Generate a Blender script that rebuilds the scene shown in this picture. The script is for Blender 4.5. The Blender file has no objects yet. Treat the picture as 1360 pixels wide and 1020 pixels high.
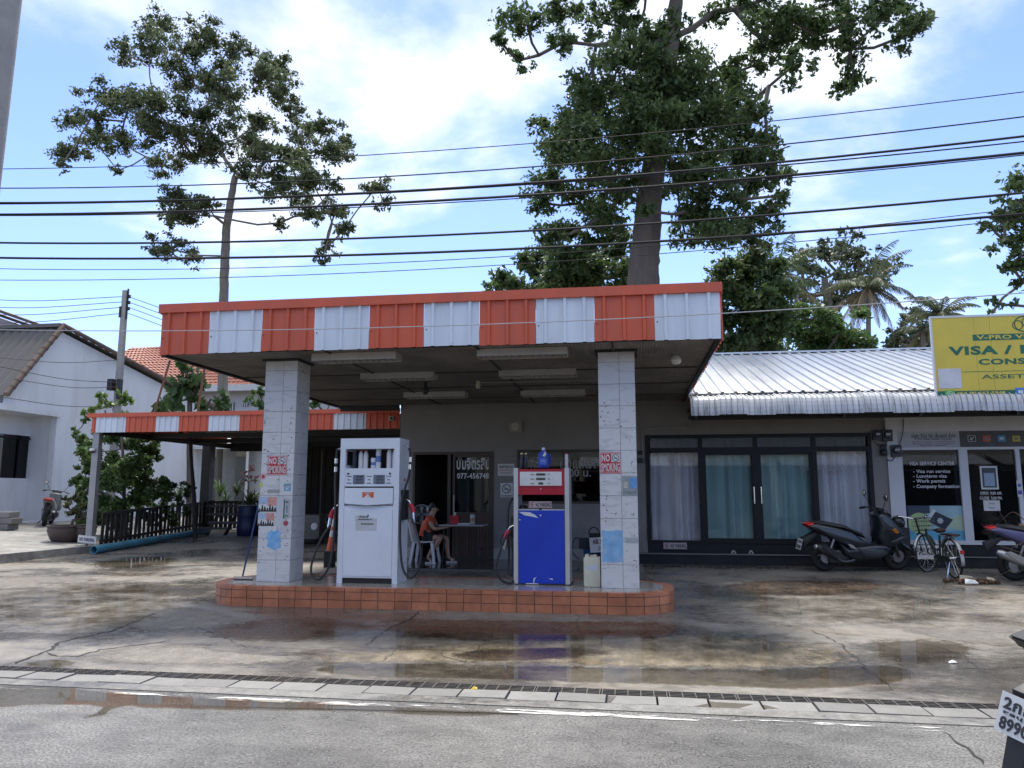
import bpy, bmesh, math, random
import numpy as np
from mathutils import Vector, Matrix
R = math.radians
sc = bpy.context.scene
col = sc.collection

# ------------------------------------------------------------------ camera
CH = 1.5                                  # eye height
YAW, PIT, FPX = R(8.72), R(8.12), 1012.0  # focal length in pixels of a 1360 px wide frame
cd = bpy.data.cameras.new('camera')
cam = bpy.data.objects.new('camera', cd); col.objects.link(cam)
cam.location = (0, 0, CH); cam.rotation_euler = (R(90) + PIT, 0, YAW)
cd.sensor_width = 36; cd.lens = 36 * FPX / 1360; cd.clip_start = .05; cd.clip_end = 3000
sc.camera = cam

# ------------------------------------------------------------------ sun and sky
SUN_EL, SUN_AZ = R(62), R(-14)            # azimuth from +Y towards +X
world = bpy.data.worlds.new('World'); sc.world = world; world.use_nodes = True
wn, wl = world.node_tree.nodes, world.node_tree.links
wn.clear()
wout = wn.new('ShaderNodeOutputWorld'); bg = wn.new('ShaderNodeBackground'); bg.inputs[1].default_value = .125
sky = wn.new('ShaderNodeTexSky'); sky.sky_type = 'NISHITA'; sky.sun_disc = False
sky.sun_elevation = SUN_EL; sky.sun_rotation = SUN_AZ; sky.air_density = 1.0; sky.dust_density = .3; sky.ozone_density = 1.0
tc = wn.new('ShaderNodeTexCoord'); sep = wn.new('ShaderNodeSeparateXYZ')
wl.new(tc.outputs['Generated'], sep.inputs[0])
def wmath(op, a, b=None, c=None):
    n = wn.new('ShaderNodeMath'); n.operation = op
    for i, v in enumerate((a, b, c)):
        if v is None: continue
        if isinstance(v, (int, float)): n.inputs[i].default_value = v
        else: wl.new(v, n.inputs[i])
    return n.outputs[0]
zz = wmath('ADD', wmath('MAXIMUM', sep.outputs[2], 0.0), .18)
cmb = wn.new('ShaderNodeCombineXYZ')
wl.new(wmath('DIVIDE', sep.outputs[0], zz), cmb.inputs[0]); wl.new(wmath('DIVIDE', sep.outputs[1], zz), cmb.inputs[1])
def cloud_noise(scale, loc, detail, rough):
    mp = wn.new('ShaderNodeMapping'); mp.inputs['Location'].default_value = loc
    wl.new(cmb.outputs[0], mp.inputs[0])
    n = wn.new('ShaderNodeTexNoise'); n.inputs['Scale'].default_value = scale; n.inputs['Detail'].default_value = detail
    n.inputs['Roughness'].default_value = rough; n.inputs['Distortion'].default_value = .25
    wl.new(mp.outputs[0], n.inputs['Vector']); return n.outputs[0]
big = cloud_noise(1.05, (1.74, 9.4, 0), 9, .56)
wisp = cloud_noise(3.3, (1.2, 5.5, 2.0), 6, .6)
cov = wmath('ADD', big, wmath('MULTIPLY', wmath('SUBTRACT', wisp, .5), .22))
rmp = wn.new('ShaderNodeMapRange'); rmp.interpolation_type = 'SMOOTHSTEP'
rmp.inputs[1].default_value = .475; rmp.inputs[2].default_value = .66
cov = wmath('ADD', cov, wmath('MULTIPLY', wmath('SUBTRACT', sep.outputs[2], .44), .50))   # fewer clouds towards the horizon
wl.new(cov, rmp.inputs[0])
shade = wn.new('ShaderNodeMixRGB')         # thin white edges, greyer thick cores
shade.inputs[1].default_value = (3.4, 3.6, 3.9, 1); shade.inputs[2].default_value = (5.2, 5.3, 5.5, 1)
wl.new(cloud_noise(1.9, (2.0, .4, 1.0), 5, .5), shade.inputs[0])
tint = wn.new('ShaderNodeMixRGB'); tint.blend_type = 'MULTIPLY'; tint.inputs[0].default_value = 1; tint.inputs[2].default_value = (.64, .665, .87, 1); wl.new(sky.outputs[0], tint.inputs[1])   # cool white balance of the clear air
mixc = wn.new('ShaderNodeMixRGB')
wl.new(wmath('MULTIPLY', rmp.outputs[0], .93), mixc.inputs[0]); wl.new(tint.outputs[0], mixc.inputs[1]); wl.new(shade.outputs[0], mixc.inputs[2])
wl.new(mixc.outputs[0], bg.inputs[0]); wl.new(bg.outputs[0], wout.inputs[0])

sl = bpy.data.lights.new('sun', 'SUN'); sl.energy = 2.3; sl.angle = R(12); sl.color = (1, .955, .88)
so = bpy.data.objects.new('sun', sl); col.objects.link(so)
sdir = Vector((math.sin(SUN_AZ) * math.cos(SUN_EL), math.cos(SUN_AZ) * math.cos(SUN_EL), math.sin(SUN_EL)))
so.rotation_euler = sdir.to_track_quat('Z', 'Y').to_euler(); so.location = sdir * 60

sc.view_settings.view_transform = 'Standard'; sc.view_settings.look = 'None'
sc.view_settings.exposure = 1.3; sc.view_settings.gamma = 1
sc.render.engine = 'CYCLES'; sc.cycles.use_denoising = True
sc.cycles.max_bounces = 8; sc.cycles.transparent_max_bounces = 16; sc.cycles.caustics_reflective = False; sc.cycles.caustics_refractive = False

# ------------------------------------------------------------------ helpers: pixel -> place
_F = Vector((-math.sin(YAW) * math.cos(PIT), math.cos(YAW) * math.cos(PIT), math.sin(PIT)))
_R = Vector((math.cos(YAW), math.sin(YAW), 0)); _U = _R.cross(_F)
def _ray(x, y): return _F + _R * ((x - 680) / FPX) - _U * ((y - 510) / FPX)
def atY(x, y, Y): d = _ray(x, y); return d * (Y / d.y) + Vector((0, 0, CH))
def atZ(x, y, Z): d = _ray(x, y); return d * ((Z - CH) / d.z) + Vector((0, 0, CH))
def atX(x, y, X): d = _ray(x, y); return d * (X / d.x) + Vector((0, 0, CH))
def gz(Y):                                  # height of the gently rising forecourt
    return max(0, min(Y, 16.4) - 11) * .015 + max(0, min(Y, 23) - 16.4) * .04
def gat(x, y):                              # pixel on the forecourt
    p = atZ(x, y, 0)
    for _ in range(12): p = atZ(x, y, gz(p.y))
    return p

# ------------------------------------------------------------------ helpers: materials
MATS = {}
def nodes_of(name):
    m = bpy.data.materials.new(name); m.use_nodes = True
    return m, m.node_tree.nodes, m.node_tree.links, m.node_tree.nodes['Principled BSDF']
def M(name, c, rough=.6, metal=0, var=.12, vs=3.0, bump=0, bs=40, rnd=0, dirt=None, dirt_amt=.4, dirt_s=2.5, spec=.5, coat=0, stretch=(1, 1, 1)):
    if name in MATS: return MATS[name]
    m, n, l, b = nodes_of(name)
    b.inputs['Metallic'].default_value = metal; b.inputs['Specular IOR Level'].default_value = spec
    b.inputs['Coat Weight'].default_value = coat
    g = n.new('ShaderNodeNewGeometry'); mp = n.new('ShaderNodeMapping'); mp.inputs['Scale'].default_value = stretch
    l.new(g.outputs['Position'], mp.inputs[0])
    tx = n.new('ShaderNodeTexNoise'); tx.inputs['Scale'].default_value = vs; tx.inputs['Detail'].default_value = 6; tx.inputs['Roughness'].default_value = .62
    l.new(mp.outputs[0], tx.inputs['Vector'])
    mr = n.new('ShaderNodeMapRange'); mr.inputs[1].default_value = .3; mr.inputs[2].default_value = .7
    mr.inputs[3].default_value = 1 - var; mr.inputs[4].default_value = 1 + var
    l.new(tx.outputs[0], mr.inputs[0])
    val = mr.outputs[0]
    if rnd:
        oi = n.new('ShaderNodeObjectInfo'); r2 = n.new('ShaderNodeMapRange'); r2.inputs[3].default_value = 1 - rnd; r2.inputs[4].default_value = 1 + rnd
        l.new(oi.outputs['Random'], r2.inputs[0])
        mm = n.new('ShaderNodeMath'); mm.operation = 'MULTIPLY'; l.new(val, mm.inputs[0]); l.new(r2.outputs[0], mm.inputs[1]); val = mm.outputs[0]
    vm = n.new('ShaderNodeVectorMath'); vm.operation = 'SCALE'; vm.inputs[0].default_value = c[:3]; l.new(val, vm.inputs['Scale'])
    out = vm.outputs[0]
    if dirt:
        t2 = n.new('ShaderNodeTexNoise'); t2.inputs['Scale'].default_value = dirt_s; t2.inputs['Detail'].default_value = 8; t2.inputs['Roughness'].default_value = .7
        mp2 = n.new('ShaderNodeMapping'); mp2.inputs['Scale'].default_value = stretch; mp2.inputs['Location'].default_value = (3.3, 8.1, 1.7)
        l.new(g.outputs['Position'], mp2.inputs[0]); l.new(mp2.outputs[0], t2.inputs['Vector'])
        rr = n.new('ShaderNodeMapRange'); rr.inputs[1].default_value = .48; rr.inputs[2].default_value = .75; rr.inputs[4].default_value = dirt_amt
        l.new(t2.outputs[0], rr.inputs[0])
        mx = n.new('ShaderNodeMixRGB'); l.new(rr.outputs[0], mx.inputs[0]); l.new(out, mx.inputs[1]); mx.inputs[2].default_value = (*dirt, 1); out = mx.outputs[0]
    l.new(out, b.inputs['Base Color'])
    r3 = n.new('ShaderNodeMapRange'); r3.inputs[1].default_value = .3; r3.inputs[2].default_value = .7
    r3.inputs[3].default_value = max(0, rough * .8); r3.inputs[4].default_value = min(1, rough * 1.2); l.new(tx.outputs[0], r3.inputs[0]); l.new(r3.outputs[0], b.inputs['Roughness'])
    if bump:
        t3 = n.new('ShaderNodeTexNoise'); t3.inputs['Scale'].default_value = bs; t3.inputs['Detail'].default_value = 5
        l.new(mp.outputs[0], t3.inputs['Vector'])
        bp = n.new('ShaderNodeBump'); bp.inputs['Strength'].default_value = bump; bp.inputs['Distance'].default_value = .02
        l.new(t3.outputs[0], bp.inputs['Height']); l.new(bp.outputs[0], b.inputs['Normal'])
    MATS[name] = m; return m
def glass(name, tint=(1, 1, 1), rough=.015, refl=1.0):
    if name in MATS: return MATS[name]
    m, n, l, b = nodes_of(name); n.remove(b)
    t = n.new('ShaderNodeBsdfTransparent'); t.inputs[0].default_value = (*tint, 1)
    g = n.new('ShaderNodeBsdfGlossy'); g.inputs['Roughness'].default_value = rough
    f = n.new('ShaderNodeFresnel'); f.inputs[0].default_value = 1.45
    mu = n.new('ShaderNodeMath'); mu.operation = 'MULTIPLY'; mu.inputs[1].default_value = refl; mu.use_clamp = True
    l.new(f.outputs[0], mu.inputs[0])
    x = n.new('ShaderNodeMixShader'); l.new(mu.outputs[0], x.inputs[0]); l.new(t.outputs[0], x.inputs[1]); l.new(g.outputs[0], x.inputs[2])
    l.new(x.outputs[0], n['Material Output'].inputs[0]); MATS[name] = m; return m
def leafmat(name, c, c2, trans=.35, rough=.5):
    if name in MATS: return MATS[name]
    m, n, l, b = nodes_of(name)
    g = n.new('ShaderNodeNewGeometry')
    tx = n.new('ShaderNodeTexNoise'); tx.inputs['Scale'].default_value = .9; tx.inputs['Detail'].default_value = 3; l.new(g.outputs['Position'], tx.inputs['Vector'])
    wn_ = n.new('ShaderNodeMapRange'); l.new(g.outputs['Random Per Island'], wn_.inputs[0]); wn_.inputs[3].default_value = -.35; wn_.inputs[4].default_value = .35
    ad = n.new('ShaderNodeMath'); ad.operation = 'ADD'; ad.use_clamp = True; l.new(tx.outputs[0], ad.inputs[0]); l.new(wn_.outputs[0], ad.inputs[1])
    mx = n.new('ShaderNodeMixRGB'); mx.inputs[1].default_value = (*c, 1); mx.inputs[2].default_value = (*c2, 1); l.new(ad.outputs[0], mx.inputs[0])
    l.new(mx.outputs[0], b.inputs['Base Color']); b.inputs['Roughness'].default_value = rough
    tr = n.new('ShaderNodeBsdfTranslucent'); l.new(mx.outputs[0], tr.inputs[0])
    ms = n.new('ShaderNodeMixShader'); ms.inputs[0].default_value = trans; l.new(b.outputs[0], ms.inputs[1]); l.new(tr.outputs[0], ms.inputs[2])
    l.new(ms.outputs[0], n['Material Output'].inputs[0]); MATS[name] = m; return m

# ------------------------------------------------------------------ helpers: meshes
class MB:
    def __init__(s): s.v = []; s.f = []
    def add(s, vs, fs):
        o = len(s.v); s.v += [tuple(p) for p in vs]; s.f += [tuple(i + o for i in f) for f in fs]; return s
    def box(s, x0, x1, y0, y1, z0, z1):
        return s.add([(x0, y0, z0), (x1, y0, z0), (x1, y1, z0), (x0, y1, z0), (x0, y0, z1), (x1, y0, z1), (x1, y1, z1), (x0, y1, z1)],
                     [(0, 3, 2, 1), (4, 5, 6, 7), (0, 1, 5, 4), (1, 2, 6, 5), (2, 3, 7, 6), (3, 0, 4, 7)])
    def cbox(s, x0, x1, y0, y1, z0, z1, c=.01):     # box with chamfered edges
        b = bmesh.new(); bmesh.ops.create_cube(b, size=1)
        for v in b.verts:
            v.co = Vector(((x0 + x1) / 2 + v.co.x * (x1 - x0), (y0 + y1) / 2 + v.co.y * (y1 - y0), (z0 + z1) / 2 + v.co.z * (z1 - z0)))
        bmesh.ops.bevel(b, geom=b.edges[:], offset=c, segments=2, profile=.7, affect='EDGES', clamp_overlap=True)
        b.verts.index_update(); s.add([v.co[:] for v in b.verts], [[v.index for v in f.verts] for f in b.faces]); b.free(); return s
    def quad(s, a, b, c, d): return s.add([a, b, c, d], [(0, 1, 2, 3)])
    def beam(s, p, q, w, h=None, up=(0, 0, 1)):     # square bar from p to q
        p, q = Vector(p), Vector(q); h = h or w; d = (q - p).normalized(); u = Vector(up)
        if abs(d.dot(u)) > .95: u = Vector((0, 1, 0))
        r = d.cross(u).normalized() * (w / 2); t = r.cross(d).normalized() * (h / 2)
        return s.add([p - r - t, p + r - t, p + r + t, p - r + t, q - r - t, q + r - t, q + r + t, q - r + t],
                     [(0, 3, 2, 1), (4, 5, 6, 7), (0, 1, 5, 4), (1, 2, 6, 5), (2, 3, 7, 6), (3, 0, 4, 7)])
    def tube(s, pts, r, n=8, caps=True):            # r: number or list
        pts = [Vector(p) for p in pts]; k = len(pts); rs = r if isinstance(r, (list, tuple)) else [r] * k
        ring = []; prev = None
        for i, p in enumerate(pts):
            d = (pts[min(i + 1, k - 1)] - pts[max(i - 1, 0)])
            d = d.normalized() if d.length > 1e-9 else Vector((0, 0, 1))
            if prev is None:
                a = Vector((0, 0, 1)) if abs(d.z) < .9 else Vector((1, 0, 0)); u = d.cross(a).normalized()
            else:
                u = prev - d * prev.dot(d); u = u.normalized() if u.length > 1e-6 else d.orthogonal().normalized()
            prev = u; w = d.cross(u)
            ring.append([p + (u * math.cos(2 * math.pi * j / n) + w * math.sin(2 * math.pi * j / n)) * rs[i] for j in range(n)])
        o = len(s.v); s.v += [tuple(q) for rg in ring for q in rg]
        for i in range(k - 1):
            for j in range(n):
                s.f.append((o + i * n + j, o + i * n + (j + 1) % n, o + (i + 1) * n + (j + 1) % n, o + (i + 1) * n + j))
        if caps: s.f.append(tuple(o + j for j in reversed(range(n)))); s.f.append(tuple(o + (k - 1) * n + j for j in range(n)))
        return s
    def cyl(s, p, q, r0, r1=None, n=16): return s.tube([p, q], [r0, r0 if r1 is None else r1], n)
    def lathe(s, prof, c=(0, 0, 0), n=20, axis='z'):
        o = len(s.v); k = len(prof)
        for r, z in prof:
            for j in range(n):
                a = 2 * math.pi * j / n; x, y = r * math.cos(a), r * math.sin(a)
                s.v.append({'z': (c[0] + x, c[1] + y, c[2] + z), 'y': (c[0] + x, c[1] + z, c[2] - y), 'x': (c[0] + z, c[1] + x, c[2] + y)}[axis])
        for i in range(k - 1):
            for j in range(n): s.f.append((o + i * n + j, o + i * n + (j + 1) % n, o + (i + 1) * n + (j + 1) % n, o + (i + 1) * n + j))
        if prof[0][0] > 1e-5: s.f.append(tuple(o + j for j in reversed(range(n))))
        if prof[-1][0] > 1e-5: s.f.append(tuple(o + (k - 1) * n + j for j in range(n)))
        return s
    def torus(s, c, R_, r, axis='y', n=28, m=8):
        o = len(s.v)
        for i in range(n):
            a = 2 * math.pi * i / n
            for j in range(m):
                b = 2 * math.pi * j / m; rr = R_ + r * math.cos(b); x, y, z = rr * math.cos(a), r * math.sin(b), rr * math.sin(a)
                s.v.append({'y': (c[0] + x, c[1] + y, c[2] + z), 'z': (c[0] + x, c[1] + z, c[2] + y), 'x': (c[0] + y, c[1] + x, c[2] + z)}[axis])
        for i in range(n):
            for j in range(m): s.f.append((o + i * m + j, o + i * m + (j + 1) % m, o + ((i + 1) % n) * m + (j + 1) % m, o + ((i + 1) % n) * m + j))
        return s
    def plate(s, poly, y0, y1, rd=0.0):             # side-view outline (x,z) extruded along y with softened rims
        n = len(poly); cx = sum(p[0] for p in poly) / n; cz = sum(p[1] for p in poly) / n
        def shr(d):
            out = []
            for i in range(n):
                a, b, c = Vector(poly[i - 1]), Vector(poly[i]), Vector(poly[(i + 1) % n])
                e1, e2 = (b - a).normalized(), (c - b).normalized(); nn = Vector((-e1.y - e2.y, e1.x + e2.x))
                nn = nn.normalized() if nn.length > 1e-6 else Vector((0, 0))
                if nn.dot(Vector((cx, cz)) - b) < 0 and False: nn = -nn
                out.append(b + nn * d)
            return out
        area = sum(poly[i - 1][0] * poly[i][1] - poly[i][0] * poly[i - 1][1] for i in range(n))
        sg = 1 if area > 0 else -1
        rings = [(y0, shr(sg * rd)), (y0 + rd * .35, shr(sg * rd * .3)), (y0 + rd, poly), (y1 - rd, poly), (y1 - rd * .35, shr(sg * rd * .3)), (y1, shr(sg * rd))] if rd else [(y0, poly), (y1, poly)]
        o = len(s.v)
        for y, pl in rings: s.v += [(p[0], y, p[1]) for p in pl]
        for k in range(len(rings) - 1):
            for i in range(n):
                q = (o + k * n + i, o + k * n + (i + 1) % n, o + (k + 1) * n + (i + 1) % n, o + (k + 1) * n + i)
                s.f.append(q if sg > 0 else q[::-1])
        a = tuple(o + i for i in range(n)); b = tuple(o + (len(rings) - 1) * n + i for i in range(n))
        s.f.append(a[::-1] if sg > 0 else a); s.f.append(b if sg > 0 else b[::-1])
        return s
    def loft(s, rings, close=True):                 # rings: lists of equal length
        o = len(s.v); n = len(rings[0])
        for rg in rings: s.v += [tuple(p) for p in rg]
        for k in range(len(rings) - 1):
            for i in range(n): s.f.append((o + k * n + i, o + k * n + (i + 1) % n, o + (k + 1) * n + (i + 1) % n, o + (k + 1) * n + i))
        if close: s.f.append(tuple(o + i for i in reversed(range(n)))); s.f.append(tuple(o + (len(rings) - 1) * n + i for i in range(n)))
        return s
    def xf(s, m): s.v = [tuple(m @ Vector(p)) for p in s.v]; return s
    def mesh(s, name, mat, smooth=False):
        me = bpy.data.meshes.new(name); me.from_pydata(s.v, [], s.f); me.update()
        if mat: me.materials.append(mat)
        if smooth:
            me.polygons.foreach_set('use_smooth', [True] * len(me.polygons))
            try: me.set_sharp_from_angle(angle=R(40))
            except Exception: pass
        return me
    def build(s, name, mat, parent=None, smooth=False, loc=None, rz=0, fixn=False):
        me = s.mesh(name, mat, smooth)
        if fixn:
            b = bmesh.new(); b.from_mesh(me); bmesh.ops.recalc_face_normals(b, faces=b.faces); b.to_mesh(me); b.free()
        return link(name, me, parent, loc, rz)
def link(name, me, parent=None, loc=None, rz=0):
    o = bpy.data.objects.new(name, me); col.objects.link(o)
    if parent: o.parent = parent
    if loc is not None: o.location = loc
    if rz: o.rotation_euler = (0, 0, rz)
    return o
def tag(o, label=None, cat=None, group=None, kind=None):
    if label: o['label'] = label
    if cat: o['category'] = cat
    if group: o['group'] = group
    if kind: o['kind'] = kind
    return o
def thing(name, label, cat, loc=(0, 0, 0), rz=0, group=None):
    o = bpy.data.objects.new(name, None); col.objects.link(o); o.location = loc; o.rotation_euler = (0, 0, rz); o.empty_display_size = .1
    return tag(o, label, cat, group)
def copy_tree(o, parent=None):
    c = o.copy(); col.objects.link(c); c.parent = parent
    for ch in list(o.children): copy_tree(ch, c)
    return c
def text_mb(s, w=None, h=None, bold=0.0, ex=.002, align='CENTER', shear=0):
    """flat lettering in the XZ plane facing -Y, centred on the origin (or left aligned)"""
    cu = bpy.data.curves.new('t', 'FONT'); cu.body = s; cu.size = 1; cu.offset = bold; cu.extrude = .01; cu.resolution_u = 3; cu.shear = shear
    cu.align_x = 'LEFT'; cu.space_character = 1.0 + bold * 2.5
    ob = bpy.data.objects.new('t', cu); col.objects.link(ob)
    dg = bpy.context.evaluated_depsgraph_get(); me = bpy.data.meshes.new_from_object(ob.evaluated_get(dg))
    V = [v.co.copy() for v in me.vertices]; Fc = [tuple(p.vertices) for p in me.polygons]
    bpy.data.objects.remove(ob); bpy.data.curves.remove(cu); bpy.data.meshes.remove(me)
    m = MB()
    if not V: return m
    x0, x1 = min(v.x for v in V), max(v.x for v in V); y0, y1 = min(v.y for v in V), max(v.y for v in V)
    sx = w / (x1 - x0) if w else None; sy = h / (y1 - y0) if h else None
    sx = sx or sy; sy = sy or sx
    ox = (x0 + x1) / 2 if align == 'CENTER' else x0
    m.v = [((v.x - ox) * sx, -v.z / .01 * ex, (v.y - (y0 + y1) / 2) * sy) for v in V]; m.f = Fc
    return m
def letters(name, s, mat, parent, loc, w=None, h=None, bold=0.0, align='CENTER', ex=.002, shear=0, words=False):
    if words:                                # one mesh per word: glyph faces grouped by the wide gaps between words
        m = text_mb(s, w, h, bold, ex, align, shear); H_ = max(v[2] for v in m.v) - min(v[2] for v in m.v)
        fs = sorted(m.f, key=lambda f: min(m.v[i][0] for i in f)); groups, right = [[]], None
        for f in fs:
            a_, b_ = min(m.v[i][0] for i in f), max(m.v[i][0] for i in f)
            if right is not None and a_ - right > H_ * words: groups.append([])
            groups[-1].append(f); right = b_ if right is None else max(right, b_)
        for g in groups:
            ids = sorted({i for f in g for i in f}); mp = {i: k for k, i in enumerate(ids)}; q = MB(); q.v = [m.v[i] for i in ids]; q.f = [tuple(mp[i] for i in f) for f in g]; o = q.build(name, mat, parent, loc=loc)
        return o
    return text_mb(s, w, h, bold, ex, align, shear).build(name, mat, parent, loc=loc)
# ================================================================== setting: ground, road, drain
def ground_mat(name, dry, wet, stain, scale=(.7, 1.0, 1), wlo=.42, whi=.60, fine=60, bump=.25, rdry=.7, rwet=.2, speck=.15, stain_amt=.6, edge=False):
    m, n, l, b = nodes_of(name)
    g = n.new('ShaderNodeNewGeometry'); mp = n.new('ShaderNodeMapping'); mp.inputs['Scale'].default_value = scale; l.new(g.outputs['Position'], mp.inputs[0])
    def noise(s, d, r, loc=(0, 0, 0), src=None):
        t = n.new('ShaderNodeTexNoise'); t.inputs['Scale'].default_value = s; t.inputs['Detail'].default_value = d; t.inputs['Roughness'].default_value = r
        q = n.new('ShaderNodeMapping'); q.inputs['Location'].default_value = loc; l.new(src or mp.outputs[0], q.inputs[0]); l.new(q.outputs[0], t.inputs['Vector']); return t.outputs[0]
    def mr(v, a, b_, c, d):
        t = n.new('ShaderNodeMapRange'); t.interpolation_type = 'SMOOTHSTEP'
        for i, x in enumerate((a, b_, c, d)): t.inputs[i + 1].default_value = x
        l.new(v, t.inputs[0]); return t.outputs[0]
    def mix(f, a, b_, mode='MIX'):
        t = n.new('ShaderNodeMixRGB'); t.blend_type = mode
        for i, x in enumerate((f, a, b_)):
            if isinstance(x, (int, float)): t.inputs[i].default_value = x
            elif isinstance(x, tuple): t.inputs[i].default_value = (*x, 1)
            else: l.new(x, t.inputs[i])
        return t.outputs[0]
    w = mr(noise(.55, 9, .68, (4, 1, 0)), wlo, whi, 0, 1)
    c = mix(w, dry, wet)
    c = mix(mr(noise(.9, 7, .7, (9, 3, 0)), .48, .72, 0, stain_amt), c, stain)
    c = mix(1.0, c, mr(noise(7, 8, .72, (2, 2, 5)), .3, .7, .72, 1.25), 'MULTIPLY')
    f1 = noise(fine, 3, .7, src=g.outputs['Position'])
    c = mix(1.0, c, mr(f1, .3, .7, 1 - speck, 1 + speck), 'MULTIPLY')
    l.new(c, b.inputs['Base Color'])
    rr = n.new('ShaderNodeMath'); rr.operation = 'ADD'
    l.new(mr(w, 0, 1, rdry, rwet), rr.inputs[0]); l.new(mr(noise(14, 5, .7, (1, 7, 3)), .35, .65, -.08, .16), rr.inputs[1]); l.new(rr.outputs[0], b.inputs['Roughness'])
    h = n.new('ShaderNodeMath'); h.operation = 'MULTIPLY_ADD'; l.new(noise(3.0, 6, .6, (5, 5, 5)), h.inputs[0]); h.inputs[1].default_value = 1.2; l.new(f1, h.inputs[2])
    bp = n.new('ShaderNodeBump'); bp.inputs['Strength'].default_value = bump; bp.inputs['Distance'].default_value = .012
    l.new(h.outputs[0], bp.inputs['Height']); l.new(bp.outputs[0], b.inputs['Normal'])
    if edge:                                  # ragged fade towards the outline of a patch
        at_ = n.new('ShaderNodeAttribute'); at_.attribute_name = 'depth'; ad_ = n.new('ShaderNodeMath'); ad_.operation = 'MULTIPLY_ADD'
        l.new(noise(6, 8, .75, (3, 1, 2), g.outputs['Position']), ad_.inputs[0]); ad_.inputs[1].default_value = 2.2; l.new(at_.outputs['Fac'], ad_.inputs[2])
        l.new(mr(ad_.outputs[0], 1.0, 1.75, 0, .85), b.inputs['Alpha'])
    MATS[name] = m; return m
m_fore = ground_mat('forecourt_concrete', (.21, .192, .165), (.088, .08, .07), (.15, .11, .072), rdry=.55, rwet=.13, wlo=.36, whi=.64, bump=.13, speck=.22)
m_road = ground_mat('asphalt', (.175, .17, .16), (.088, .085, .08), (.12, .112, .098), scale=(.35, .5, 1), wlo=.38, whi=.62, fine=60, bump=.9, rdry=.5, rwet=.28, speck=.7, stain_amt=.5)
m_kerb = ground_mat('kerb_concrete', (.20, .195, .182), (.12, .115, .11), (.2, .18, .15), scale=(1, 1, 1), fine=70, bump=.35, rdry=.75, rwet=.3, speck=.2)
m_pave = ground_mat('pavement_concrete', (.30, .29, .27), (.17, .165, .155), (.2, .18, .15), scale=(.6, 1, 1), fine=50, bump=.3, rdry=.8, rwet=.5, speck=.18)
m_soil = ground_mat('soil', (.12, .10, .075), (.06, .055, .045), (.05, .06, .03), scale=(1, 1, 1), fine=30, bump=.6, rdry=.95, rwet=.8)
m_dark = M('dark_void', (.012, .012, .012), .8)

tag(MB().quad((-500, -500, -.3), (500, -500, -.3), (500, 900, -.3), (-500, 900, -.3)).build('ground', m_soil), kind='structure')
tag(MB().quad((-150, -40, 0), (150, -40, 0), (150, 5.6, 0), (-150, 5.6, 0)).build('road', m_road), kind='structure')
b = MB()
ys = [6.2, 8, 10, 11, 12.5, 14, 16.4, 18, 20, 23, 40, 70]
for y0, y1 in zip(ys, ys[1:]): b.quad((-60, y0, gz(y0)), (60, y0, gz(y0)), (60, y1, gz(y1)), (-60, y1, gz(y1)))
b.quad((-60, 6.2, -.3), (60, 6.2, -.3), (60, 6.2, 0), (-60, 6.2, 0))
forecourt = tag(b.build('forecourt', m_fore), kind='structure')

drain = tag(MB().box(-60, 60, 5.6, 5.77, -.3, .006).build('drain_channel', m_kerb), kind='structure')
MB().quad((-60, 5.77, -.16), (60, 5.77, -.16), (60, 6.2, -.16), (-60, 6.2, -.16)).build('channel_floor', m_dark, drain)
m_iron = M('drain_iron', (.10, .095, .09), .55, .5, var=.25, dirt=(.16, .12, .08), dirt_amt=.5)
slab_me = MB().cbox(-.176, .176, -.1125, .1125, -.09, .008, .006).mesh('cover_slab', M('slab_concrete', (.20, .195, .185), .7, var=.18, vs=6, bump=.4, bs=60, rnd=.16, dirt=(.14, .135, .12), dirt_amt=.6))
g = MB()
for i in range(5): g.box(-.245, .245, 6.012 + i * .041, 6.021 + i * .041, -.05, .004)
for i in range(6): g.box(-.245 + i * .0964, -.237 + i * .0964, 6.0125, 6.187, -.051, .006)
grate_me = g.mesh('grate', m_iron)
rng = random.Random(4)
for i in range(52):
    o = link('cover_slab', slab_me, drain, (-11 + i * .366, 5.8875, rng.uniform(-.004, .006))); o.rotation_euler = (rng.uniform(-.012, .012), rng.uniform(-.012, .012), rng.uniform(-.008, .008))
for i in range(38): link('grate', grate_me, drain, (-11 + i * .5, 0, rng.uniform(-.004, .001)))

# worn white edge line on the road
m, n, l, bs = nodes_of('worn_paint'); MATS['worn_paint'] = m
bs.inputs['Base Color'].default_value = (.62, .61, .58, 1); bs.inputs['Roughness'].default_value = .7
gg = n.new('ShaderNodeNewGeometry'); mpp = n.new('ShaderNodeMapping'); mpp.inputs['Scale'].default_value = (1.2, 5, 1); l.new(gg.outputs['Position'], mpp.inputs[0])
t = n.new('ShaderNodeTexNoise'); t.inputs['Scale'].default_value = 1.7; t.inputs['Detail'].default_value = 9; t.inputs['Roughness'].default_value = .72; l.new(mpp.outputs[0], t.inputs['Vector'])
r = n.new('ShaderNodeMapRange'); r.inputs[1].default_value = .50; r.inputs[2].default_value = .56; l.new(t.outputs[0], r.inputs[0])
l.new(r.outputs[0], bs.inputs['Alpha'])
tag(MB().quad((-30, 5.44, .004), (30, 5.44, .004), (30, 5.53, .004), (-30, 5.53, .004)).build('road_edge_line', m), kind='structure')

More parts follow.
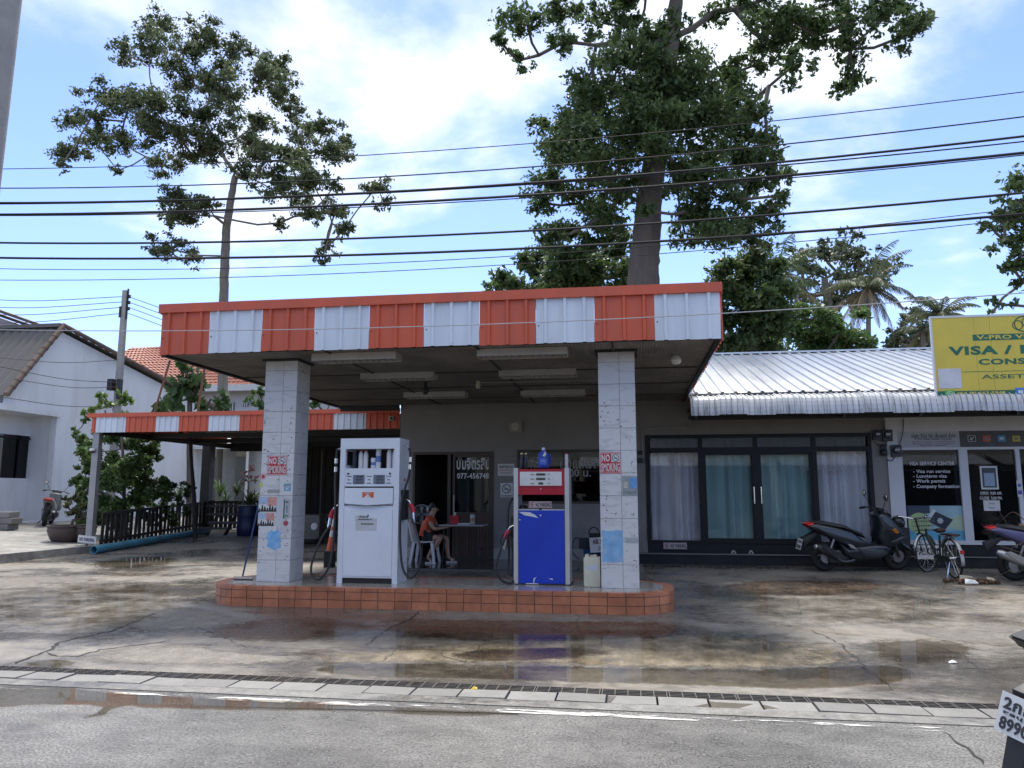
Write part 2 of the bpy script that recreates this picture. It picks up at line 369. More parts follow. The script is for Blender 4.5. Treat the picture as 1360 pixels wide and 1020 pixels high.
# raised pavement in front of the white house
def pv(p, q, t): return (p[0] + (q[0] - p[0]) * t, p[1] + (q[1] - p[1]) * t)
KA, KB = atZ(0, 748, .06), atZ(118, 735, .07)
kd = (KB - KA).normalized(); KA2 = KA - kd * 30
def pavez(y, x):
    e = (Vector((x, y, 0)) - KA); dist = -kd.y * e.x + kd.x * e.y
    return .24 + max(0, min(dist, 9)) * .045
b = MB()
kn = Vector((-kd.y, kd.x, 0))
rows = []
for dd in (0, .16, 2, 4, 6, 9, 30):
    rows.append([KA2 + kn * dd, KA + kn * dd, KB + kn * dd, KB + kn * (dd + .35) + kd * 25])
for i, rw in enumerate(rows):
    for q in rw: q.z = pavez(q.y, q.x)
for a_, b_ in zip(rows, rows[1:]):
    for j in range(3): b.quad(a_[j], a_[j + 1], b_[j + 1], b_[j])
f = rows[0]
for j in range(3):
    p, q = f[j].copy(), f[j + 1].copy(); p2, q2 = p.copy(), q.copy(); p2.z = q2.z = -.1; p2 -= kn * .04; q2 -= kn * .04
    b.quad(p2, q2, q, p)
tag(b.build('pavement', m_pave), kind='structure')

# standing water
m, n, l, bs = nodes_of('puddle_water'); n.remove(bs); MATS['puddle_water'] = m
tr = n.new('ShaderNodeBsdfTransparent'); tr.inputs[0].default_value = (.80, .78, .75, 1)
gl = n.new('ShaderNodeBsdfGlossy'); gl.inputs['Roughness'].default_value = .02
fr = n.new('ShaderNodeFresnel'); fr.inputs[0].default_value = 1.36
x1 = n.new('ShaderNodeMixShader'); l.new(fr.outputs[0], x1.inputs[0]); l.new(tr.outputs[0], x1.inputs[1]); l.new(gl.outputs[0], x1.inputs[2])
at = n.new('ShaderNodeAttribute'); at.attribute_name = 'depth'
g2 = n.new('ShaderNodeNewGeometry'); t = n.new('ShaderNodeTexNoise'); t.inputs['Scale'].default_value = 9; t.inputs['Detail'].default_value = 6; t.inputs['Roughness'].default_value = .7; l.new(g2.outputs['Position'], t.inputs['Vector'])
ad = n.new('ShaderNodeMath'); ad.operation = 'MULTIPLY_ADD'; l.new(t.outputs[0], ad.inputs[0]); ad.inputs[1].default_value = 2.4; l.new(at.outputs['Fac'], ad.inputs[2])
rr = n.new('ShaderNodeMapRange'); rr.inputs[1].default_value = 1.25; rr.inputs[2].default_value = 1.75; l.new(ad.outputs[0], rr.inputs[0])
t0 = n.new('ShaderNodeBsdfTransparent'); x2 = n.new('ShaderNodeMixShader'); l.new(rr.outputs[0], x2.inputs[0]); l.new(t0.outputs[0], x2.inputs[1]); l.new(x1.outputs[0], x2.inputs[2])
l.new(x2.outputs[0], n['Material Output'].inputs[0])
def puddle(px, soft=.10, seed=1, mat=None, dz=.005, name='puddle', parent=None, star=False):
    rng = random.Random(seed); pts = [gat(*p) for p in px]; out = []
    k = len(pts)
    for i in range(k):
        p0, p1, p2, p3 = pts[i - 1], pts[i], pts[(i + 1) % k], pts[(i + 2) % k]
        for s in range(6):
            t = s / 6; q = .5 * ((2 * p1) + (p2 - p0) * t + (2 * p0 - 5 * p1 + 4 * p2 - p3) * t * t + (3 * p1 - p0 - 3 * p2 + p3) * t ** 3)
            q += Vector((rng.uniform(-1, 1), rng.uniform(-1, 1), 0)) * .012; out.append(q)
    nn = len(out); ar = sum(out[i - 1].x * out[i].y - out[i].x * out[i - 1].y for i in range(nn)); sg = 1 if ar > 0 else -1
    inn = []
    for i in range(nn):
        d = (out[(i + 1) % nn] - out[i - 1]); d = d.normalized(); inn.append(out[i] + Vector((-d.y, d.x, 0)) * sg * soft)
    if parent or star:                                # stains fade over most of their width
        cc = sum(out, Vector()) / nn; inn = [cc + (q - cc) * .5 for q in out]
    V = [(q.x, q.y, gz(q.y) + dz) for q in out] + [(q.x, q.y, gz(q.y) + dz) for q in inn]
    Fc = [(i, (i + 1) % nn, nn + (i + 1) % nn, nn + i) for i in range(nn)] + [tuple(range(nn, 2 * nn))]
    if sg < 0: Fc = [f[::-1] for f in Fc]
    me = bpy.data.meshes.new(name); me.from_pydata(V, [], Fc); me.materials.append(mat or MATS['puddle_water'])
    a = me.attributes.new('depth', 'FLOAT', 'POINT'); a.data.foreach_set('value', [0.0] * nn + [1.0] * nn)
    return link(name, me, parent) if parent else tag(link(name, me), kind='structure')
puddle([(415, 890), (460, 882), (560, 881), (700, 884), (860, 887), (1000, 889), (1090, 886), (1180, 884), (1215, 894), (1190, 908), (1080, 916), (960, 913), (800, 908), (640, 903), (480, 900)], .09, 1)
puddle([(-60, 912), (0, 911), (80, 913), (200, 924), (330, 929), (440, 934), (560, 941), (690, 948), (600, 952), (450, 945), (330, 944), (200, 941), (165, 938), (140, 950), (110, 954), (135, 940), (60, 936), (0, 940), (-60, 941)], .03, 2)
puddle([(1150, 852), (1230, 848), (1300, 856), (1290, 872), (1240, 884), (1190, 886), (1160, 872)], .1, 3, star=True)
puddle([(30, 882), (60, 876), (95, 877), (100, 884), (60, 888)], .04, 4, star=True)
puddle([(120, 745), (180, 738), (240, 741), (230, 750), (170, 756), (120, 755)], .1, 6, star=True)
puddle([(700, 922), (740, 920), (830, 926), (960, 933), (1060, 940), (980, 944), (840, 938), (720, 930)], .03, 9)

# broken film of rain water over the concrete
wf = MATS['puddle_water'].copy(); wf.name = 'wet_film'
for nd in wf.node_tree.nodes:
    if nd.type == 'MAP_RANGE': nd.inputs[1].default_value = 1.8; nd.inputs[2].default_value = 2.5
    if nd.type == 'BSDF_GLOSSY': nd.inputs['Roughness'].default_value = .07
    if nd.type == 'TEX_NOISE': nd.inputs['Scale'].default_value = 2.6; nd.inputs['Detail'].default_value = 9
for k_, px in enumerate(([(290, 818), (500, 822), (900, 828), (1150, 836), (1300, 862), (1280, 900), (900, 905), (400, 900), (240, 880)], [(900, 775), (1080, 772), (1330, 790), (1420, 830), (1250, 845), (1000, 835), (900, 805)], [(-60, 775), (120, 760), (280, 775), (290, 812), (240, 860), (0, 870), (-80, 820)])):
    puddle(px, .3, 80 + k_, wf, .0042, 'wet_film', forecourt)
# pale broom-finished cement patch in front of the island, brown oil stains, dry dusty areas
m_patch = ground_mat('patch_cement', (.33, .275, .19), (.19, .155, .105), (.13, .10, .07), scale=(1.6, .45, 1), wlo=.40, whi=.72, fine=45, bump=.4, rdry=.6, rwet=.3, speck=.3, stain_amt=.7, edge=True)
m_stain = ground_mat('oil_stain', (.115, .078, .05), (.07, .05, .035), (.05, .04, .03), scale=(1.2, 1.2, 1), fine=45, bump=.2, rdry=.3, rwet=.12, speck=.3, stain_amt=.5, edge=True)
m_dust = ground_mat('dry_dust', (.225, .208, .18), (.17, .155, .135), (.18, .145, .10), scale=(1, 1, 1), fine=45, bump=.3, rdry=.8, rwet=.6, speck=.3, stain_amt=.5, edge=True)
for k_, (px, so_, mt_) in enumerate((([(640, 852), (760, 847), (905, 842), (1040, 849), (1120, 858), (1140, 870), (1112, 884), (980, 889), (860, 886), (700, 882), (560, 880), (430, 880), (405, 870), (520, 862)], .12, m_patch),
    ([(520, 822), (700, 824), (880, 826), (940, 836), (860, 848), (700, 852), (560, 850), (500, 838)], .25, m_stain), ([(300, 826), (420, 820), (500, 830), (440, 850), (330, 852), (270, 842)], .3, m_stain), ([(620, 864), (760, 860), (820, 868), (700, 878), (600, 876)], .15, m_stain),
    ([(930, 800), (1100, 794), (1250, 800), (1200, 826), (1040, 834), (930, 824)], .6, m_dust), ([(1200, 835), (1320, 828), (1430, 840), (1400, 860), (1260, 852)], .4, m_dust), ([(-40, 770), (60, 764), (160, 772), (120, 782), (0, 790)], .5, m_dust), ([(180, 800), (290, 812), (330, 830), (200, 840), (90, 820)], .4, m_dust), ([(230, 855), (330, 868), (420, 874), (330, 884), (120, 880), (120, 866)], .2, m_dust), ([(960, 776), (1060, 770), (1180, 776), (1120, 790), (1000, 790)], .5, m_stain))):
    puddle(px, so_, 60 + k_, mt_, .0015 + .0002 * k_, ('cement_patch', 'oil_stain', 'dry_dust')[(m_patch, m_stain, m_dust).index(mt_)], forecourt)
# cracks in the concrete and asphalt
m_crack = M('crack_dark', (.022, .02, .018), .9)
def crack(px, w=.012, seed=0):
    rng = random.Random(seed); P = [gat(*p) for p in px]; pts = []
    for a_, b_ in zip(P, P[1:]):
        k = max(2, int((b_ - a_).length / .07))
        for i in range(k): pts.append(a_.lerp(b_, i / k) + Vector((rng.uniform(-1, 1), rng.uniform(-1, 1), 0)) * .022)
    pts.append(P[-1]); V = []; Fc = []
    for i, p in enumerate(pts):
        d = (pts[min(i + 1, len(pts) - 1)] - pts[max(i - 1, 0)]).normalized(); s = Vector((-d.y, d.x, 0)) * w * rng.uniform(.2, 1) * (.15 if i in (0, len(pts) - 1) else 1)
        for q in (p + s, p - s): V.append((q.x, q.y, gz(q.y) + .0035))
    for i in range(len(pts) - 1): Fc.append((2 * i, 2 * i + 1, 2 * i + 3, 2 * i + 2))
    b = MB(); b.v = V; b.f = Fc; return b.build('crack', m_crack, forecourt)
for i, (px, w) in enumerate([
    ([(18, 882), (35, 875), (62, 865), (79, 853), (110, 846), (150, 838), (205, 815)], .02), ([(62, 866), (70, 871), (102, 872), (135, 863), (215, 853), (228, 849)], .014),
    ([(487, 858), (493, 852), (500, 846), (522, 832), (548, 820), (556, 812)], .018), ([(330, 861), (400, 861), (470, 859), (525, 862), (626, 866), (720, 866), (905, 842)], .006),
    ([(618, 882), (628, 868), (641, 855), (655, 838)], .007), ([(505, 880), (525, 864), (528, 862)], .006), ([(585, 865), (590, 873), (620, 880)], .005),
    ([(905, 818), (960, 828), (1020, 826), (1080, 838), (1117, 856), (1135, 872), (1154, 893), (1168, 902), (1187, 918)], .011),
    ([(925, 806), (990, 806), (1050, 806), (1080, 807), (1100, 810)], .008), ([(1080, 838), (1160, 846), (1240, 858), (1280, 870), (1300, 888)], .006),
    ([(1270, 888), (1310, 888), (1400, 884)], .008), ([(1215, 822), (1260, 836), (1360, 842)], .005), ([(840, 818), (870, 826), (905, 842), (960, 850), (1117, 856)], .005),
    ([(1253, 972), (1268, 982), (1281, 992), (1296, 1004), (1306, 1016)], .011), ([(1060, 796), (1064, 820), (1110, 838)], .004), ([(0, 826), (80, 830), (160, 824), (260, 832), (330, 861)], .005),
    ([(770, 838), (765, 826), (772, 818)], .006), ([(50, 800), (180, 806), (300, 812)], .004)]): crack(px, w, i)
for lab, px, c, s in (('small white scrap of paper lying on wet concrete near right puddle', (1265, 881), (.7, .7, .7), .035), ('yellow fallen leaf lying on the drain grate', (629, 917), (.55, .42, .06), .03)):
    p = gat(*px); b = MB(); b.add([(-s, -s * .7, .006), (s, -s * .5, .012), (s * .8, s * .7, .02), (-s * .7, s * .6, .01), (0, 0, .03)], [(0, 1, 4), (1, 2, 4), (2, 3, 4), (3, 0, 4)])
    tag(b.build('paper_scrap' if c[0] == .7 else 'fallen_leaf', M('scrap_%.2f' % c[0], c, .7), loc=p), lab, 'litter')
# ================================================================== petrol station canopy, island, office
WY = 16.4                                    # office / shop front wall plane
m_or = M('orange_painted_sheet', (.56, .10, .042), .45, var=.10, vs=4, dirt=(.33, .10, .065), dirt_amt=.55, dirt_s=1.5, stretch=(1, 1, .25))
m_wh = M('white_painted_sheet', (.63, .69, .76), .42, var=.06, vs=4, dirt=(.42, .42, .40), dirt_amt=.55, dirt_s=2.6, stretch=(1, 1, .15))
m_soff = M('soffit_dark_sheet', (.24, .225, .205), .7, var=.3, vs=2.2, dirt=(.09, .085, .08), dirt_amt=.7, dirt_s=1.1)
m_black = M('black_steel', (.018, .018, .018), .5)
def marble(name, c, vein, amt):
    m, n, l, b = nodes_of(name); MATS[name] = m
    g = n.new('ShaderNodeNewGeometry'); oi = n.new('ShaderNodeObjectInfo')
    mp = n.new('ShaderNodeMapping'); mp.inputs['Rotation'].default_value = (.3, .7, .5); mp.inputs['Scale'].default_value = (1, 1, 3.2)
    ad = n.new('ShaderNodeVectorMath'); ad.operation = 'ADD'; sclv = n.new('ShaderNodeVectorMath'); sclv.operation = 'SCALE'; sclv.inputs[0].default_value = (9, 5, 7); l.new(oi.outputs['Random'], sclv.inputs['Scale'])
    l.new(g.outputs['Position'], ad.inputs[0]); l.new(sclv.outputs[0], ad.inputs[1]); l.new(ad.outputs[0], mp.inputs[0])
    t = n.new('ShaderNodeTexNoise'); t.inputs['Scale'].default_value = 3.5; t.inputs['Detail'].default_value = 7; t.inputs['Distortion'].default_value = 1.2; l.new(mp.outputs[0], t.inputs['Vector'])
    r = n.new('ShaderNodeMapRange'); r.inputs[1].default_value = .5; r.inputs[2].default_value = .72; r.inputs[4].default_value = amt; l.new(t.outputs[0], r.inputs[0])
    x = n.new('ShaderNodeMixRGB'); x.inputs[1].default_value = (*c, 1); x.inputs[2].default_value = (*vein, 1); l.new(r.outputs[0], x.inputs[0])
    # chips and rust-brown plaster spots left by old stickers
    v = n.new('ShaderNodeTexNoise'); v.inputs['Scale'].default_value = 26; v.inputs['Detail'].default_value = 2; l.new(g.outputs['Position'], v.inputs['Vector'])
    r2 = n.new('ShaderNodeMapRange'); r2.inputs[1].default_value = .80; r2.inputs[2].default_value = .81; l.new(v.outputs[0], r2.inputs[0])
    x2 = n.new('ShaderNodeMixRGB'); x2.inputs[2].default_value = (.13, .09, .05, 1); l.new(r2.outputs[0], x2.inputs[0]); l.new(x.outputs[0], x2.inputs[1])
    l.new(x2.outputs[0], b.inputs['Base Color']); b.inputs['Roughness'].default_value = .22
    return m
m_marble = marble('pillar_marble_tile', (.62, .63, .645), (.44, .45, .47), .8)
m_grout = M('grey_grout', (.15, .14, .13), .9)

CX0, CX1, CY0, CY1, CZ = -6.48, 1.17, 9.65, 16.33, 3.43
CT = atY(590, 390, CY0).z; OX0_ = atY(530, 650, WY).x
canopy = thing('petrol_station_canopy', 'flat petrol station canopy with orange and white striped fascia on two tiled pillars', 'canopy', (0, 0, 0))
def rib_panel(x0, x1, z0, z1, rib=.24, depth=.03, y=0, lips=True):
    """vertical-rib sheet facing -Y"""
    k = max(1, round((x1 - x0) / rib)); st = (x1 - x0) / k; pr = [(x0, 0)]
    for i in range(k):
        a = x0 + i * st + st * .5
        pr += [(a - .03, 0), (a - .016, -depth), (a + .016, -depth), (a + .03, 0)]
    pr.append((x1, 0)); V = []; Fc = []; n = len(pr)
    for x, d in pr: V += [(x, y + d, z0), (x, y + d, z1)]
    for x, d in pr: V += [(x, y + d + .004, z0), (x, y + d + .004, z1)]
    for i in range(n - 1):
        Fc.append((2 * i, 2 * i + 2, 2 * i + 3, 2 * i + 1)); o = 2 * n; Fc.append((o + 2 * i, o + 2 * i + 1, o + 2 * i + 3, o + 2 * i + 2))
        Fc.append((2 * i, o + 2 * i, o + 2 * i + 2, 2 * i + 2)); Fc.append((2 * i + 1, 2 * i + 3, o + 2 * i + 3, o + 2 * i + 1))
    Fc.append((0, 1, 2 * n + 1, 2 * n)); e = 2 * (n - 1); Fc.append((e, e + 2 * n, e + 1 + 2 * n, e + 1))
    b = MB(); b.v = V; b.f = Fc; return b
edges = [213, 278.5, 348, 418, 490.3, 563, 636.8, 711.8, 789.4, 869.4, 956.5]
xs = [CX0] + [atY(e, 430, CY0).x for e in edges[1:-1]] + [CX1]
for i in range(10):
    rib_panel(xs[i] + .002, xs[i + 1] - .002, CZ - .02 + (i % 3) * .006, CT - .11).build('fascia_panel', m_or if i % 2 == 0 else m_wh, canopy, loc=(0, CY0, 0))
# ridge capping and side fascia
MB().box(CX0 - .03, CX1 + .03, CY0 - .045, CY0 + .02, CT - .125, CT).build('fascia_cap', m_or, canopy)
for side, x in ((-1, CX0 - .012), (1, CX1 + .012)):
    y = CY0 + .03; k = 0
    while y < CY1 - .3:
        y1 = min(y + .95, CY1)
        b = rib_panel(y, y1 - .004, CZ - .02, CT - .13 - (y - CY0) * .018)
        b.xf(Matrix.Rotation(R(90) * side, 4, 'Z') if side > 0 else Matrix.Rotation(R(-90), 4, 'Z') @ Matrix.Scale(-1, 4, (1, 0, 0)))
        b.build('side_fascia_panel', m_or if k % 2 == 0 else m_wh, canopy, loc=(x, 0, 0), fixn=True); y = y1; k += 1
    MB().box(x - .03, x + .03, CY0 + .03, CY1, CT - .13, CT - .004).build('side_fascia_cap', m_or, canopy)
MB().box(CX0 + .02, CX1 - .02, CY0 + .03, CY1 + .5, CT - .5, CT - .45).build('roof_sheet', M('roof_zinc', (.4, .4, .4), .5, .4), canopy)
for i in range(10):
    w_ = xs[i + 1] - xs[i]; b = MB()
    for u in (.02, .5): b.cyl((xs[i] + w_ * u + .02, CY0 - .006, CZ + .22), (xs[i] + w_ * u + .02, CY0 + .002, CZ + .22), .009, n=8)
    tag(b.build('screw', m_black, canopy), kind='stuff')
MB().box(CX0 + .07, OX0_, CY1 - .05, CY1, CZ - .12, CZ + .3).build('rear_beam', m_black, canopy)
# dark corrugated soffit: narrow ribs running front to back
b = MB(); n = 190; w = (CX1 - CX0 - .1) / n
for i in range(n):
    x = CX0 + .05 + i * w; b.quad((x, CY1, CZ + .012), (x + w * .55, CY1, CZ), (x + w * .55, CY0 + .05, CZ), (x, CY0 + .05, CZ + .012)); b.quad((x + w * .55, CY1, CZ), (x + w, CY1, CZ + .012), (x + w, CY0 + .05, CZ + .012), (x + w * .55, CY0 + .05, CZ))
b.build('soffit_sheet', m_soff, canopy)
b = MB()
for x in (CX0 + .03, CX1 - .03): b.box(x - .03, x + .03, CY0 + .03, CY1, CZ - .035, CZ + .02)
b.box(CX0 + .06, CX1 - .06, CY0 + .03, CY0 + .07, CZ - .012, CZ + .03); b.build('soffit_edge_beam', m_black, canopy)
b = MB()
for y in (11.9, 13.6, 15.2): b.box(CX0 + .1, CX1 - .1, y, y + .025, CZ - .014, CZ + .005)
for x in (-4.1, -2.0, -.2): b.box(x, x + .025, CY0 + .1, CY1 - .05, CZ - .016, CZ + .005)
b.build('soffit_joint_strip', M('soffit_strip', (.05, .048, .045), .7), canopy)

# pillars: core with tiles on all four sides
IZ = .262
PF, PD, TH = 10.335, .45, .30
tile_cache = {}
def tile_mesh(w, h, key):
    k = (key, round(w, 3), round(h, 3))
    if k not in tile_cache: tile_cache[k] = MB().cbox(-w / 2 + .002, w / 2 - .002, -.009, .006, .002, h - .002, .003).mesh('tile', m_marble)
    return tile_cache[k]
for x0, x1, lab in ((atZ(337.5, 773, IZ).x, atZ(382, 773.5, IZ).x, None), (atZ(799, 781, IZ).x, atZ(850, 782, IZ).x, None)):
    x0 = round(x0, 3); x1 = x0 + .492
    pil = MB().box(x0 + .012, x1 - .012, PF + .012, PF + PD - .012, IZ - .02, CZ + .005).build('pillar', m_grout, canopy)
    zz_ = IZ
    while zz_ < CZ - .02:
        h = min(TH, CZ - .012 - zz_)
        for (wa, xa) in ((.283, x0 + .1415), (.209, x0 + .283 + .1045)):
            link('tile', tile_mesh(wa, h, 'a'), pil, (xa, PF + .008, zz_))
            link('tile', tile_mesh(wa, h, 'a'), pil, (xa, PF + PD - .008, zz_), R(180))
        for (wa, ya) in ((.17, PF + .085), (.28, PF + .17 + .14)):
            link('tile', tile_mesh(wa - .004, h, 'b'), pil, (x1 - .008, ya, zz_), R(90))
            link('tile', tile_mesh(wa - .004, h, 'b'), pil, (x0 + .008, ya, zz_), R(-90))
        zz_ += TH
    b = MB(); 
    for a in ((x0 - .04, x1 + .04, PF - .04, PF + .0), (x0 - .04, x1 + .04, PF + PD, PF + PD + .04), (x0 - .04, x0, PF, PF + PD), (x1, x1 + .04, PF, PF + PD)): b.box(a[0], a[1], a[2], a[3], CZ - .03, CZ + .01)
    b.build('collar', m_black, pil)
PLX = round(atZ(337.5, 773, IZ).x, 3); PRX = round(atZ(799, 781, IZ).x, 3)

# ceiling lights
m_fix = M('light_housing_white', (.42, .41, .39), .5, var=.1); m_louv = M('light_louvre', (.55, .55, .54), .35, .3)
lights = [((413, 525), 478, 'front left of the two nearest fluorescent ceiling fittings beside the left pillar'), ((633, 752), 472, 'front right fluorescent ceiling fitting nearest the striped fascia'),
          ((475, 578), 503, 'middle row left fluorescent ceiling fitting under the canopy'), ((661, 765), 499, 'middle row right fluorescent ceiling fitting under the canopy'),
          ((534, 619), 527.5, 'rear row left fluorescent ceiling fitting behind the ceiling camera'), ((690, 778), 525, 'rear row right fluorescent ceiling fitting nearest the office wall')]
for (xa, xb), py, lab in lights:
    p = atZ(xa, py, CZ - .1); q = atZ(xb, py - 1, CZ - .1); L = 1.22; cx = (p.x + q.x) / 2; cy = (p.y + q.y) / 2 + .15
    t = thing('ceiling_light', lab, 'light fitting', (cx, cy, CZ - .1), 0, 'fluorescent fittings under the canopy')
    MB().box(-L / 2, L / 2, -.15, -.135, 0, .1).box(-L / 2, L / 2, .135, .15, 0, .1).box(-L / 2, -L / 2 + .012, -.135, .135, 0, .1).box(L / 2 - .012, L / 2, -.135, .135, 0, .1).box(-L / 2 + .012, L / 2 - .012, -.135, .135, .07, .1).build('housing', m_fix, t)
    bb = MB()
    for i in range(13): bb.box(-.56 + i * .093, -.548 + i * .093, -.134, .134, .004, .05)
    bb.build('louvre', m_louv, t)
    for s in (-.065, .065): MB().cyl((-.58, s, .055), (.58, s, .055), .013, n=8).build('tube', M('tube_off', (.8, .8, .8), .3), t, smooth=True)
p = atZ(898, 478, CZ - .06); t = thing('ceiling_lamp', 'small round white globe lamp on canopy ceiling right of the pillar', 'lamp', (p.x, p.y, CZ))
MB().lathe([(.0, -.13), (.05, -.12), (.075, -.08), (.07, -.04), (.045, -.015)], n=16).build('globe', M('globe_white', (.7, .7, .68), .3), t, smooth=True); MB().lathe([(.06, -.02), (.06, 0.0)], n=16).build('base', m_fix, t)
p = atZ(565, 519, CZ - .15); t = thing('ceiling_camera', 'black dome security camera hanging from canopy ceiling', 'security camera', (p.x, p.y, CZ))
MB().cyl((0, 0, 0), (0, 0, -.1), .03, n=10).build('stem', m_black, t, True); MB().lathe([(.05, -.1), (.06, -.14), (.055, -.18), (.03, -.21), (0, -.22)], n=14).build('dome', m_black, t, True)
p = atZ(635, 512, CZ - .08); t = thing('ceiling_socket', 'small cream bulb holder hanging from canopy ceiling at the conduit end', 'lamp holder', (p.x, p.y, CZ))
MB().lathe([(.03, 0), (.035, -.06), (.04, -.1), (.03, -.13)], n=12).build('holder', M('cream_plastic', (.55, .52, .42), .5), t, True)
MB().cyl((.03, .0, -.03), (PRX + .2 - p.x, .0, -.03), .01, n=6).build('conduit', M('conduit_grey', (.3, .3, .29), .5), t, True)

# ------------------------------------------------------------------ pump island
m_terra = M('terracotta_tile', (.44, .165, .085), .35, var=.22, vs=5, rnd=.14, dirt=(.16, .075, .05), dirt_amt=.5, dirt_s=4)
m_top = M('island_top_tile', (.36, .33, .29), .12, var=.15, vs=5, rnd=.08, dirt=(.2, .17, .13), dirt_amt=.5)
IX0, IX1, IY0, IY1 = atY(294, 790, 10.45).x, atY(895.5, 796, 10.45).x, 9.83, 11.32
ir = .62
island = thing('pump_island', 'low tiled pump island with terracotta sides and rounded ends', 'kerb island', ((IX0 + IX1) / 2, (IY0 + IY1) / 2, 0))
ox, oy = (IX0 + IX1) / 2, (IY0 + IY1) / 2
def stadium(d):                              # outline inset by d, anticlockwise, in island-local coordinates
    pts = []; r_ = ir - d; hx, hy = (IX1 - IX0) / 2 - ir, (IY1 - IY0) / 2 - ir
    for cx, cy, a0 in ((hx, -hy, -90), (hx, hy, 0), (-hx, hy, 90), (-hx, -hy, 180)):
        for i in range(9): a = R(a0 + i * 90 / 8); pts.append(Vector((cx + r_ * math.cos(a), cy + r_ * math.sin(a))))
    return pts
st = stadium(.012); b = MB(); k = len(st)
b.loft([[(p.x, p.y, -.05) for p in st], [(p.x, p.y, IZ - .012) for p in st]]); b.build('core', m_grout, island)
def walk(outs, step):
    """matching points every step along a closed outline and its insets"""
    pts = outs[0]; n_ = len(pts); L = [(pts[(i + 1) % n_] - pts[i]).length for i in range(n_)]; tot = sum(L); k_ = round(tot / step); res = [[] for _ in outs]
    for j in range(k_ * 2):
        s = tot * j / (k_ * 2); i = 0
        while s > L[i] and i < n_ - 1: s -= L[i]; i += 1
        for r_, o_ in zip(res, outs): r_.append(o_[i].lerp(o_[(i + 1) % n_], s / L[i]))
    return res
outp, inp, brd = walk([stadium(0), stadium(.012), stadium(.13)], .227)
nn = len(outp)
rng = random.Random(9)
for j in range(0, nn, 2):
    a, m_, c = outp[j], outp[(j + 1) % nn], outp[(j + 2) % nn]; ai, mi, ci = inp[j], inp[(j + 1) % nn], inp[(j + 2) % nn]; e = .02
    a2, c2 = a.lerp(m_, e * 2), c.lerp(m_, e * 2)
    for z0, z1 in ((.0, .101), (.109, .206), (.214, IZ)):
        dz = .0015; out_ = rng.uniform(0, .003)
        ring = [(a2, z0), (m_, z0), (c2, z0), (c2, z1), (m_, z1), (a2, z1)]
        ctr = Vector((0, 0)); off = (m_ - mi).normalized() * out_
        o_ = [(p.x + off.x, p.y + off.y, z + dz) for p, z in ring]; i_ = [(q.x, q.y, z + dz) for q, z in ((ai.lerp(mi, e * 2), z0), (mi, z0), (ci.lerp(mi, e * 2), z0), (ci.lerp(mi, e * 2), z1), (mi, z1), (ai.lerp(mi, e * 2), z1))]
        bb = MB(); bb.add(o_ + i_, [(0, 1, 4, 5), (1, 2, 3, 4), (0, 6, 7, 1), (1, 7, 8, 2), (2, 8, 9, 3), (3, 9, 10, 4), (4, 10, 11, 5), (5, 11, 6, 0)])
        bb.build('side_tile', m_terra, island)
    ab, mb_, cb = brd[j], brd[(j + 1) % nn], brd[(j + 2) % nn]
    bb = MB(); tz = IZ + rng.uniform(0, .0015)
    bb.add([(*a2, tz), (*m_, tz), (*c2, tz), (*cb.lerp(mb_, .02), tz), (*mb_, tz), (*ab.lerp(mb_, .02), tz)] + [(q[0], q[1], IZ - .012) for q in (a2, m_, c2, cb.lerp(mb_, .02), mb_, ab.lerp(mb_, .02))],
           [(0, 1, 4, 5), (1, 2, 3, 4), (3, 9, 10, 4), (4, 10, 11, 5), (2, 8, 9, 3), (5, 11, 6, 0)])
    bb.build('border_tile', m_terra, island)
clip = stadium(.134)
def clip_poly(poly):
    for i in range(len(clip)):
        a, c = clip[i], clip[(i + 1) % len(clip)]; e = c - a
        if e.length < 1e-6: continue
        out = []
        for j in range(len(poly)):
            p, q = poly[j - 1], poly[j]; sp = e.x * (p.y - a.y) - e.y * (p.x - a.x); sq = e.x * (q.y - a.y) - e.y * (q.x - a.x)
            if (sp >= 0) != (sq >= 0): out.append(p.lerp(q, sp / (sp - sq)))
            if sq >= 0: out.append(q)
        poly = out
        if len(poly) < 3: return []
    return poly
s = .3
for i in range(-12, 12):
    for j in range(-3, 3):
        c0, c1, d0, d1 = i * s + .002, (i + 1) * s - .002, j * s + .002 + .02, (j + 1) * s - .002 + .02
        pl = clip_poly([Vector((c0, d0)), Vector((c1, d0)), Vector((c1, d1)), Vector((c0, d1))])
        if len(pl) < 3: continue
        tz = IZ + rng.uniform(0, .0012); bb = MB(); k = len(pl)
        bb.add([(p.x, p.y, tz) for p in pl] + [(p.x, p.y, IZ - .012) for p in pl], [tuple(range(k))] + [(q, q + k, (q + 1) % k + k, (q + 1) % k) for q in range(k)])
        bb.build('top_tile', m_top, island)

# ------------------------------------------------------------------ office behind the canopy
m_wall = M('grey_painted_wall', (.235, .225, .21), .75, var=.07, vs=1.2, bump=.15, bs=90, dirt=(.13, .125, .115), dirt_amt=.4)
m_brown = M('bronze_aluminium', (.07, .055, .042), .4, .3)
m_skirt = M('pale_skirting', (.36, .35, .33), .5, var=.15)
m_glass = glass('clear_glass', (.80, .86, .85)); m_dglass = glass('dark_tinted_glass', (.30, .38, .38), refl=1.6)
m_white = M('white_plastic', (.62, .62, .61), .45, var=.06)
m_letw = M('white_vinyl_lettering', (.62, .63, .63), .5, var=.05); m_letk = M('black_print', (.02, .02, .02), .5); m_letr = M('red_print', (.50, .03, .05), .45, var=.08)
OX0, OX1 = atY(530, 650, WY).x, atY(851, 650, WY).x
FZ = gz(WY) + .012                            # office porch floor
wx = lambda px, py=650: atY(px, py, WY).x
wz = lambda px, py: atY(px, py, WY).z
office = thing('petrol_station_office', 'dark grey petrol station office wall with bronze door and window', 'building', (0, 0, 0))
dX0, dX1, dZ1 = wx(548), wx(655.5), wz(600, 600)
